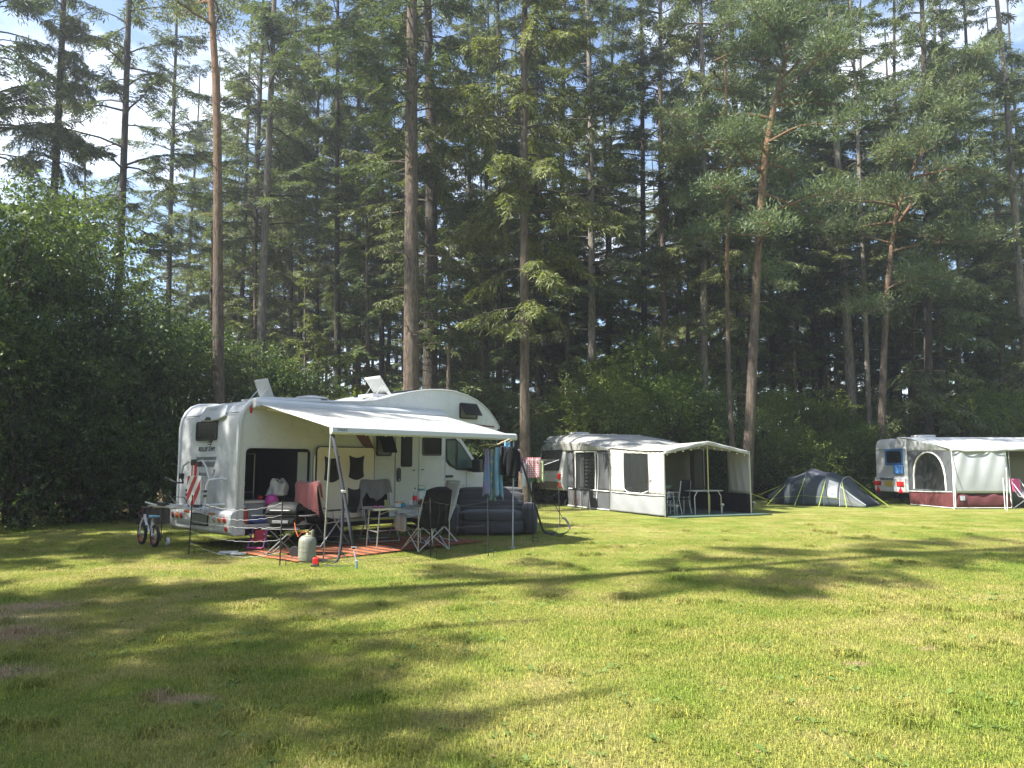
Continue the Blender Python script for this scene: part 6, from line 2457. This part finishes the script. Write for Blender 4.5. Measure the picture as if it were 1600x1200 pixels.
# far side wall with a net window
wall_panel('skirt', BLACKFAB, sc_, XW + CW, DEP + .1, DEP2, .02, .02, .62, .60, .0)
wall_panel('side_panel', TENTG, sc_, XW + CW, 4.95, DEP2, .62, .60, 1.9, 1.86, .02, .0)
wall_panel('side_panel', mat('tent_olive', (0, 0, 0)), sc_, XW + CW, DEP + .1, 3.3, .62, .62, 1.98, 1.97, .0)
wall_panel('window', clear_mat('dark_mesh', (.03, .04, .03), .55, .6), sc_, XW + CW, 3.3, 4.95, .62, .62, 1.95, 1.9, .0, solid=0)
for (x, y, z, mm) in ((XW, DEP2, 1.88, ALU), (XW + CW, DEP2, 1.88, ALU), (XW + CW / 2, DEP2 - .02, 2.14, POLEY)):
    MB().tube([(x, -y, 0), (x, -y, z)], .020, 8).build('pole', mm, sc_)
MB().tube([(XW, -DEP2, 1.86), (XW + CW / 2, -DEP2 + .02, 2.15), (XW + CW, -DEP2, 1.86)], .014, 8).build('roof_bar', ALU, sc_)
m = MB()
pp = [(XW + CW * i / 22, -DEP2 + .05, 1.80 + .27 * (1 - abs(2 * i / 22 - 1)) - .03 * abs(math.sin(i * 1.1))) for i in range(23)]
m.tube(pp, .004, 4)
sl = thing('string_lights', 'string of white bulbs under the front edge of the pale sun canopy', 'string lights', o2, a2)
m.build('wire', BLACK, sl)
for i in range(1, 22, 2):
    MB().sphere((pp[i][0], pp[i][1], pp[i][2] - .03), .024, 8, 6).build('bulb', mat('bulb_white', (0, 0, 0)), sl)
gm = thing('ground_mat', 'dark green ground mat inside the sun canopy', 'mat', o2, a2)
MB().prism([(.2, -6.45), (3.6, -6.45), (3.6, -3.0), (.2, -3.0)], XY, .0, .022).build('mat', mat('green_matting', (.045, .085, .065), .9, var=.15, bump=.3, bscale=90), gm)


def L2(x, y, z=0.0):
    return o2 + Matrix.Rotation(a2, 3, 'Z') @ Vector((x, -y, z))


def simple_table(name, label, loc, rz, lx, ly, h, top_m, leg_m=ALU):
    t = thing(name, label, 'table', loc, rz)
    MB().prism(rrect(-lx / 2, -ly / 2, lx / 2, ly / 2, .05), XY, h - .03, h).build('top', top_m, t, bevel=.005)
    for x in (-1, 1):
        for y in (-1, 1):
            MB().tube([(x * (lx / 2 - .16), y * (ly / 2 - .06), h - .03), (x * (lx / 2 - .06), y * (ly / 2 - .06), h - .17), (x * (lx / 2 - .06), y * (ly / 2 - .05), 0)], .014, 8).build('leg', leg_m, t)
    return t


simple_table('camp_table', 'grey camp table with angled legs behind the yellow canopy pole', L2(1.75, 5.55, .022), a2 + .02, 1.1, .62, .70, mat('grey_top', (.30, .32, .32), .4))
simple_table('camp_table', 'dark camp table with dishes behind the left canopy wall', L2(.75, 4.5, .022), a2 + 1.4, 1.1, .7, .74, mat('dark_top', (.05, .045, .045), .4))
pl_ = thing('plate_stack', 'white plates with cups on the dark camp table under the canopy', 'plates', L2(.70, 4.75, .765))
MB().lathe([(.0, 0), (.09, .0), (.13, .025), (.12, .028), (.0, .01)], 18).build('plate', WHITE2, pl_)
for x, y in ((.16, .05), (-.14, .08)):
    MB().lathe([(.0, 0), (.03, 0), (.04, .09), (.035, .09), (.0, .01)], 12, (x, y, 0)).build('cup', WHITE2, pl_)
bw = thing('salad_bowl', 'pale green bowl on the dark camp table under the canopy', 'bowl', L2(1.0, 4.9, .765))
MB().lathe([(.0, 0), (.07, .0), (.14, .09), (.13, .09), (.06, .015), (.0, .012)], 18).build('bowl', mat('pale_teal', (.26, .34, .31), .4), bw)
chair_d = recliner('camp chair with a salmon towel in the dark of the canopy', L2(1.35, 4.15, .022), a2 - 1.35, BLACKFAB, None, STEEL, 'chairs under the sun canopy')
draped('towel', 'salmon towel covering the high chair back under the canopy', 'towel', mat('salmon_terry', (.40, .22, .15), .95, var=.1, bump=.4, bscale=100), L2(1.35, 4.15, .022), a2 - 1.35, .32, .65, .4, fold=.012)


def arm_chair(label, loc, rz):
    t = thing('camp_chair', label, 'chair', loc, rz, 'chairs under the sun canopy')
    m = MB()
    m.box((0, 0, .44), (.46, .46, .03))
    m.build('seat', BLACKFAB, t, bevel=.01)
    m = MB()
    m.box((-.24, 0, .76), (.035, .46, .5), ry=-.15)
    m.build('backrest', BLACKFAB, t, bevel=.012)
    for y in (-.25, .25):
        MB().tube([(.25, y, 0), (.22, y, .45), (.18, y, .64), (-.18, y, .64)], .015, 8).build('leg', WHITE2, t)
        MB().tube([(-.28, y, 0), (-.18, y, .45), (-.27, y, .98)], .015, 8).build('leg', WHITE2, t)
    m = MB()
    m.box((.25, 0, .25), (.02, .50, .06))
    m.build('stretcher', WHITE2, t)
    return t


arm_chair('white legged chair between the two canopy tables', L2(1.15, 5.2, .022), a2 + 1.9)
arm_chair('white legged chair just inside the left canopy wall', L2(.45, 5.35, .022), a2 + .3)
# outdoor stand with hose before the awning window
sd = thing('grill_stand', 'small black grill on thin legs with an orange hose before the awning window', 'grill', L2(-.35, 1.9, 0), a2 + 1.5)
MB().box((0, 0, .66), (.62, .36, .07)).build('tray', DARK, sd, bevel=.01)
for x in (-.26, .26):
    for y in (-.14, .14):
        MB().tube([(x, y, .63), (x * 1.15, y * 1.3, 0)], .012, 6).build('leg', STEEL, sd)
MB().tube([(.3, .1, .66), (.42, .14, .6), (.40, .12, .35), (.30, .1, .12), (-.05, .14, .32), (-.15, .1, .45)], .010, 6).build('hose', mat('hose_orange', (0, 0, 0)), sd)


def path_light(label, loc):
    t = thing('path_light', label, 'garden light', loc, 0, 'solar lights before the sun canopy')
    MB().tube([(0, 0, 0), (0, 0, .22)], .012, 6).build('stake', STEEL, t)
    MB().lathe([(.018, .20), (.035, .26), (.05, .28)], 12).build('lens', CLEARLENS, t)
    MB().lathe([(.062, .28), (.065, .30), (.03, .335), (.0, .34)], 12).build('cap', ALU, t)
    return t


path_light('solar stake light before the left part of the canopy', on_ground(1058, 806))
path_light('solar stake light right of the yellow canopy pole', on_ground(1129, 804))
path_light('solar stake light at the left corner of the canopy', on_ground(1036, 806.5))
path_light('small solar light in the grass right of the canopy', on_ground(1178, 800))
gy = thing('guy_rope', 'lime guy rope from the right canopy corner to the grass', 'rope', (0, 0, 0))
MB().tube([L2(XW + CW, DEP2, .62), on_ground(1212, 786)], .009, 5).build('rope', YEL, gy)

# ------------------------------------------------------------------ dark tunnel tent
TN = mat('tent_navy', (.036, .050, .062), .75, var=.12, scale=2.5, transl=.08, bump=.25, bscale=5)
TLG = mat('tent_lilac_grey', (.20, .20, .23), .7, var=.1, scale=2.5, transl=.12, bump=.25, bscale=5)
TSG = mat('tent_stripe', (.10, .11, .115), .75, var=.1)
tt = thing('tunnel_tent', 'dark navy tunnel tent with grey roof bands and lime guy ropes', 'tent', Vector((11.75, 27.7, 0)), math.radians(-42))
tt.scale = (.88, .92, 1)
# local x runs from the low back (-) to the porch front (+); hoops across y
HOOP = [(-2.35, .42, .35), (-1.35, 1.0, 1.02), (-.45, 1.22, 1.32), (.35, 1.16, 1.18), (.95, 1.10, 1.02), (1.85, .98, .06)]


def hoop(t, s):
    x = np.interp(t, range(len(HOOP)), [h[0] for h in HOOP])
    w = np.interp(t, range(len(HOOP)), [h[1] for h in HOOP])
    h = np.interp(t, range(len(HOOP)), [h[2] for h in HOOP])
    a = math.pi * s
    y = -w * math.copysign(abs(math.cos(a)) ** .8, math.cos(a))
    z = h * math.sin(a) ** .75
    d = abs(t - round(t))
    sagf = .05 * math.sin(math.pi * (t % 1))
    return (float(x), float(y), float(max(.0, z - sagf * math.sin(a))))


def tent_piece(name, material, t0, t1, s0, s1, nu=18, nv=10):
    m_ = MB()
    m_.grid(lambda u, v: hoop(t0 + (t1 - t0) * v, s0 + (s1 - s0) * u), nu, nv)
    return m_.build(name, material, tt, smooth=180, solid=.006)


tent_piece('inner_end', TN, 0, 1, 0, 1)
tent_piece('side_fabric', TN, 1, 3, 0, .34)
tent_piece('roof_band', TLG, 1, 2.95, .34, .66)
tent_piece('side_fabric', TN, 1, 3, .66, 1)
tent_piece('porch_side', TN, 3, 4, 0, .36)
tent_piece('porch_roof', TN, 3, 4, .36, .64)
tent_piece('porch_side', TN, 3, 4, .64, 1)
tent_piece('front_fabric', TSG, 4, 5, 0, .20)
tent_piece('door', TN, 4.02, 5, .20, .80)
tent_piece('front_fabric', TSG, 4, 5, .80, 1)
m = MB()
m.grid(lambda u, v: (lambda p: (p[0] + .0, p[1] * 1.006, p[2] * 1.006))(hoop(3.22 + .62 * v, .06 + .22 * u)), 6, 6)
m.build('window', mat('tent_window', (.24, .26, .27), .3, var=.9, scale=7), tt, smooth=180)
for k in (1, 2, 3, 4):
    m = MB()
    m.tube([(lambda p: (p[0], p[1] * 1.008, p[2] * 1.008))(hoop(k, s / 24)) for s in range(25)], .014, 6)
    m.build('hoop_sleeve', TSG if k != 4 else GREYTRIM, tt)
m = MB()
for s in (.20, .80):
    m.tube([(lambda p: (p[0] + .01, p[1], p[2] + .012))(hoop(4 + j / 8, s)) for j in range(9)], .022, 6)
m.build('door_piping', GREYTRIM, tt)
m = MB()
for k in range(41):
    pass
m.tube([(lambda p: (p[0], p[1] * 1.01, p[2]))(hoop(j / 8, .055)) for j in range(41)], .010, 5)
m.build('lime_piping', mat('lime_dim', (.16, .20, .06), .7), tt)
m = MB()
m.prism([(1.2, -1.05), (1.9, -.98), (1.9, .98), (1.2, 1.05)], XY, .0, .03)
m.build('groundsheet', TN, tt)
LIME = mat('lime_rope', (.30, .40, .05), .6)
for (t_, s_, dx, dy) in ((1, .22, -.3, -1.25), (2, .25, .0, -1.3), (3, .25, .1, -1.15), (4, .3, .55, -1.25), (4, .62, 1.35, .05), (4, .78, .9, .9), (3, .8, .2, 1.2), (2, .78, .1, 1.3), (1, .8, -.4, 1.1), (0.6, .4, -1.6, -.5)):
    p_ = hoop(t_, s_)
    MB().tube([p_, (p_[0] + dx, p_[1] + dy, 0.0)], .013, 5).build('guy_rope', LIME, tt)

# ------------------------------------------------------------------ white caravan at the right with its awning
o3, a3 = frame_at((14.74, 27.5), (.9987, .05))
cw = thing('caravan', 'white caravan with a blue framed rear window and yellow plate, at the right', 'caravan', o3, a3)
cw['label'] = 'white caravan with a blue framed rear window and a yellow number plate'
CP3 = [(0, .42), (-.02, .60), (0, 1.5), (.02, 2.22), (.08, 2.40), (.22, 2.48), (.5, 2.50), (4.3, 2.50), (4.7, 2.3), (4.9, 1.6), (4.9, .9), (4.6, .42)]
m = MB()
m.prism(CP3, XZ, 0, 2.1)
m.build('body', mat('caravan_white', (.55, .56, .57), .35, var=.06, coat=.2), cw, bevel=.06, segs=3, smooth=30)
f = MB().prism(rrect(.18, 1.45, 1.35, 2.08, .05), YZ, -.03, .02, holes=[rrect(.27, 1.54, 1.26, 1.99, .04)]).build('rear_window', mat('window_blue', (.05, .16, .36), .4), cw, bevel=.006)
MB().prism(rrect(.265, 1.535, 1.265, 1.995, .04), YZ, -.012, .015).build('pane', GLASS, f)
MB().prism([(.05, 2.06), (2.05, 2.06), (2.05, 2.085), (.05, 2.085)], YZ, -.012, .02).build('trim_strip', GREYTRIM, cw)
m = MB()
m.prism([(.03, .44), (2.07, .44), (2.07, .98), (.03, .98)], YZ, -.09, .0)
m.build('rear_panel', mat('caravan_white', (0, 0, 0)), cw, bevel=.025)
for y in (.28, 1.82):
    MB().prism(rrect(y - .22, .66, y + .22, .84, .02), YZ, -.12, -.09).build('tail_lamp', REDLENS, cw, bevel=.006)
    MB().prism([(y - .15, .42), (y + .15, .42), (y, .64)], YZ, -.115, -.09).build('reflector', RED, cw)
MB().prism(rrect(.80, .66, 1.32, .84, .015), YZ, -.115, -.09).build('number_plate', mat('plate_yellow', (.55, .38, .04), .4, var=.35, scale=22), cw, bevel=.004)
m = MB()
for k in range(9):
    m.box((-.10, 1.62 - k * .105, .92), (.012, .06 + .015 * (k % 3), .10))
m.build('raised_badge', GREYDECAL, cw, smooth=0)
m = MB()
m.tube([(.4, .4, .45), (.75, .5, .03)], .028, 6)
m.tube([(.7, .4, .45), (.35, .45, .03)], .022, 6)
m.tube([(.4, 1.7, .45), (.75, 1.6, .03)], .028, 6)
m.build('corner_steady', BLACK, cw)
for y in (.12, 1.98):
    wheel(cw, (2.6, y, .32), (0, 1, 0), .32, .2, STEEL)
MB().prism(rrect(1.0, .7, 1.7, 1.3, .08), XY, 2.50, 2.62).build('roof_vent', OFFW, cw, bevel=.03)
bl = thing('blue_cloth', 'blue cloth pegged below the rear window of the white caravan', 'cloth', o3 + Matrix.Rotation(a3, 3, 'Z') @ Vector((-.05, .42, 1.13)), a3)
m = MB()
m.grid(lambda u, v: (-.02 - .01 * math.sin(u * 9) * (1 - v), (u - .5) * .62, .33 * v - .02 * math.sin(math.pi * u) * (1 - v)), 10, 6)
m.build('cloth', mat('bright_blue', (.06, .20, .50), .8, var=.15), bl, smooth=180, solid=.012)

aw3 = thing('awning_tent', 'big white and slate awning tent with maroon skirt on the white caravan', 'awning tent', o3, a3)
D3 = 2.55
X3 = .06
WHT = mat('tent_white', (.47, .495, .51), .7, var=.08, scale=1.5, transl=.2, bump=.3, bscale=2.5)
SLT = mat('tent_slate', (.085, .095, .105), .8, var=.12, scale=2, transl=.08, bump=.3, bscale=4)
wall_panel('skirt', REDSK, aw3, X3, .0, D3, .02, .02, .50, .55, .03)
# slate wall with an arched clear window
NA = 16
arch = [(1.95 - .0, .55)]
pa = []
for k in range(NA + 1):
    t = math.pi * k / NA
    pa.append((1.28 - .92 * math.cos(t), .62 + (1.30) * math.sin(t) ** .62))
win = [(.36, .60)] + pa[1:-1] + [(2.20, .60)]
outer = [(.0, .50), (2.52, .55), (2.52, 1.94), (.0, 1.98)]
m = MB()
m.prism(outer, lambda a, b, h: (X3 + h, -a, b), -.004, .004, holes=[win])
m.build('side_panel', SLT, aw3, smooth=0)
m = MB()
m.prism(win, lambda a, b, h: (X3 + h, -a, b), .0, .003)
m.build('window', VINYL, aw3, smooth=0)
m = MB()
m.tube([(X3 - .02, -a, b) for a, b in win], .030, 6)
m.tube([(X3 - .02, -.0, .50), (X3 - .04, -1.2, .42 + .10), (X3 - .02, -2.5, .56)], .014, 6)
m.tube([(X3 - .02, -.05, .02), (X3 - .02, -D3, .02)], .014, 6)
m.build('piping', PIPE, aw3)
m = MB()
F0, F1 = X3, 1.95


def front3(u, v, z0, z1, x0=F0, x1=F1):
    x = x0 + (x1 - x0) * u
    z = z0 + (z1 - z0) * v
    f_ = .03 * math.sin(u * 10 + v * 4) * v + .02 * math.sin(u * 23 - v * 6) * v
    return (x + .05 * (1 - v) * u, -D3 - .06 * (1 - v) + f_ - .05 * math.sin(math.pi * v), z)


m.grid(lambda u, v: front3(u, v, .52, 1.96), 24, 16)
m.build('front_panel', WHT, aw3, smooth=180, solid=.006)
m = MB()
m.grid(lambda u, v: front3(u, v, .02, .52), 24, 4)
m.build('skirt', REDSK, aw3, smooth=180, solid=.006)
m = MB()
m.tube([front3(i / 12, 0, .03, 1) for i in range(13)], .014, 6)
m.tube([front3(0, i / 8, .03, 1.95) for i in range(9)], .016, 6)
m.tube([front3(1, i / 8, .03, 1.95) for i in range(9)], .016, 6)
m.build('piping', PIPE, aw3)
MB().box((F0 + .22, -D3 - .125, .36), (.15, .01, .15)).build('badge', mat('badge_blue', (.45, .50, .58), .5, var=.3, scale=40), aw3)


def roof3(u, v):
    x = -.02 + 5.2 * u
    k = 1 - (1 - v) ** 1.5
    y = -.5 + (D3 + .56) * v
    z = 2.52 - (2.52 - 2.02) * v ** 1.25
    z -= .09 * math.sin(math.pi * min(1, u * 2.1)) * math.sin(math.pi * v) if u < .476 else .07 * math.sin(math.pi * (u - .476) / .524) * math.sin(math.pi * v)
    z += .04 * math.sin(math.pi * u) * v
    z -= .05 * math.sin(math.pi * min(1, u / .46)) * v ** 4
    z += .008 * math.sin(u * 40 + v * 6) * v
    return (x, -y, z)


m = MB()
m.grid(roof3, 44, 18)
m.build('roof', WHT, aw3, smooth=180, solid=.006)
m = MB()
def g3(u, v):
    p_ = roof3(0, u)
    zl = 1.97 - .02 * u
    return (X3 - .06 * v + .02 * math.sin(u * 8) * v, p_[1], zl + (max(p_[2], zl + .01) - zl) * v)
m.grid(g3, 16, 5)
m.build('gable', WHT, aw3, smooth=180, solid=.006)
m = MB()
def v3(u, v):
    p_ = roof3(u, 1)
    return (p_[0], p_[1] - .01 - .015 * math.sin(u * 60), p_[2] - .10 * (1 - v))
m.grid(v3, 44, 2)
m.build('valance', WHT, aw3, smooth=180, solid=.005)
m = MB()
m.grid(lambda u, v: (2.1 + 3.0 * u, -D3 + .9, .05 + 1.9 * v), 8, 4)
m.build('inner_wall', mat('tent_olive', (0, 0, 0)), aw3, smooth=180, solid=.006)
for x in (2.0, 2.10, 5.1):
    MB().tube([(x, -D3 + .03, 0), (x, -D3 + .03, 2.0)], .016, 8).build('pole', STEEL, aw3)
for (xa, za, xb, yb) in ((1.95, 1.45, 1.15, D3 + 1.0), (X3, 1.9, X3 - .35, D3 + .5), (1.8, 1.2, 1.45, D3 + .5)):
    MB().tube([(xa, -D3 - .03, za), (xb, -yb, 0)], .009, 5).build('guy_rope', PIPE, aw3)


def L3(x, y, z=0.0):
    return o3 + Matrix.Rotation(a3, 3, 'Z') @ Vector((x, -y, z))


tb3 = simple_table('camp_table', 'camp table seen through the arched window of the white awning', L3(1.0, 1.5, .0), a3 + 1.5, .9, .55, .95, OFFW)
bt3 = thing('spray_bottle', 'white bottle on the table behind the arched window', 'bottle', L3(.95, 1.75, .95))
MB().lathe([(.0, 0), (.05, 0), (.055, .15), (.03, .22), (.02, .30), (.0, .31)], 12).build('bottle', WHITE2, bt3)
# folding chair with a pink towel at the open end of the awning
pc = thing('folding_chair', 'grey folding chair under a pink towel at the right end of the field', 'chair', L3(2.5, D3 + .15, .0), a3 + math.radians(-60))
m = MB()
strip_cloth(m, [(-.32, .95), (-.25, .65), (-.12, .42), (.10, .38), (.30, .45)], .30, 8, .06)
m.build('sling', mat('sling_grey', (.22, .20, .21), .8, var=.3, scale=10), pc, smooth=180, solid=.02)
for y in (-.32, .32):
    MB().tube([(-.34, y, .98), (.28, y, .0)], .016, 8).build('leg', WHITE2, pc)
    MB().tube([(.32, y, .50), (-.30, y, .0)], .016, 8).build('leg', MIDGREY, pc)
MB().tube([(-.34, -.32, .98), (-.34, .32, .98)], .016, 8).build('top_bar', WHITE2, pc)
m = MB()
def pt3(u, v):
    y = (u - .5) * .70
    s = v * 1.1 - .5
    if s < 0:
        return (-.30 + .10 * (-s) + .02 * math.sin(u * 12), y, 1.0 + s * .9 + .012 * math.sin(u * 17))
    return (-.36 - .03 * min(1, s * 5) + .02 * math.sin(u * 14 + s * 5) - .1 * s, y * (1 - .2 * s), 1.0 - s * .75)
m.grid(pt3, 20, 18)
pt = m.build('towel', mat('hot_pink', (.62, .05, .20), .9, var=.12, bump=.4, bscale=100, sheen=.3), smooth=180, solid=.012)
pt.location, pt.rotation_euler = L3(2.5, D3 + .15, .0), (0, 0, a3 + math.radians(-60))
tag(pt, 'hot pink towel hung over the folding chair by the white awning', 'towel')
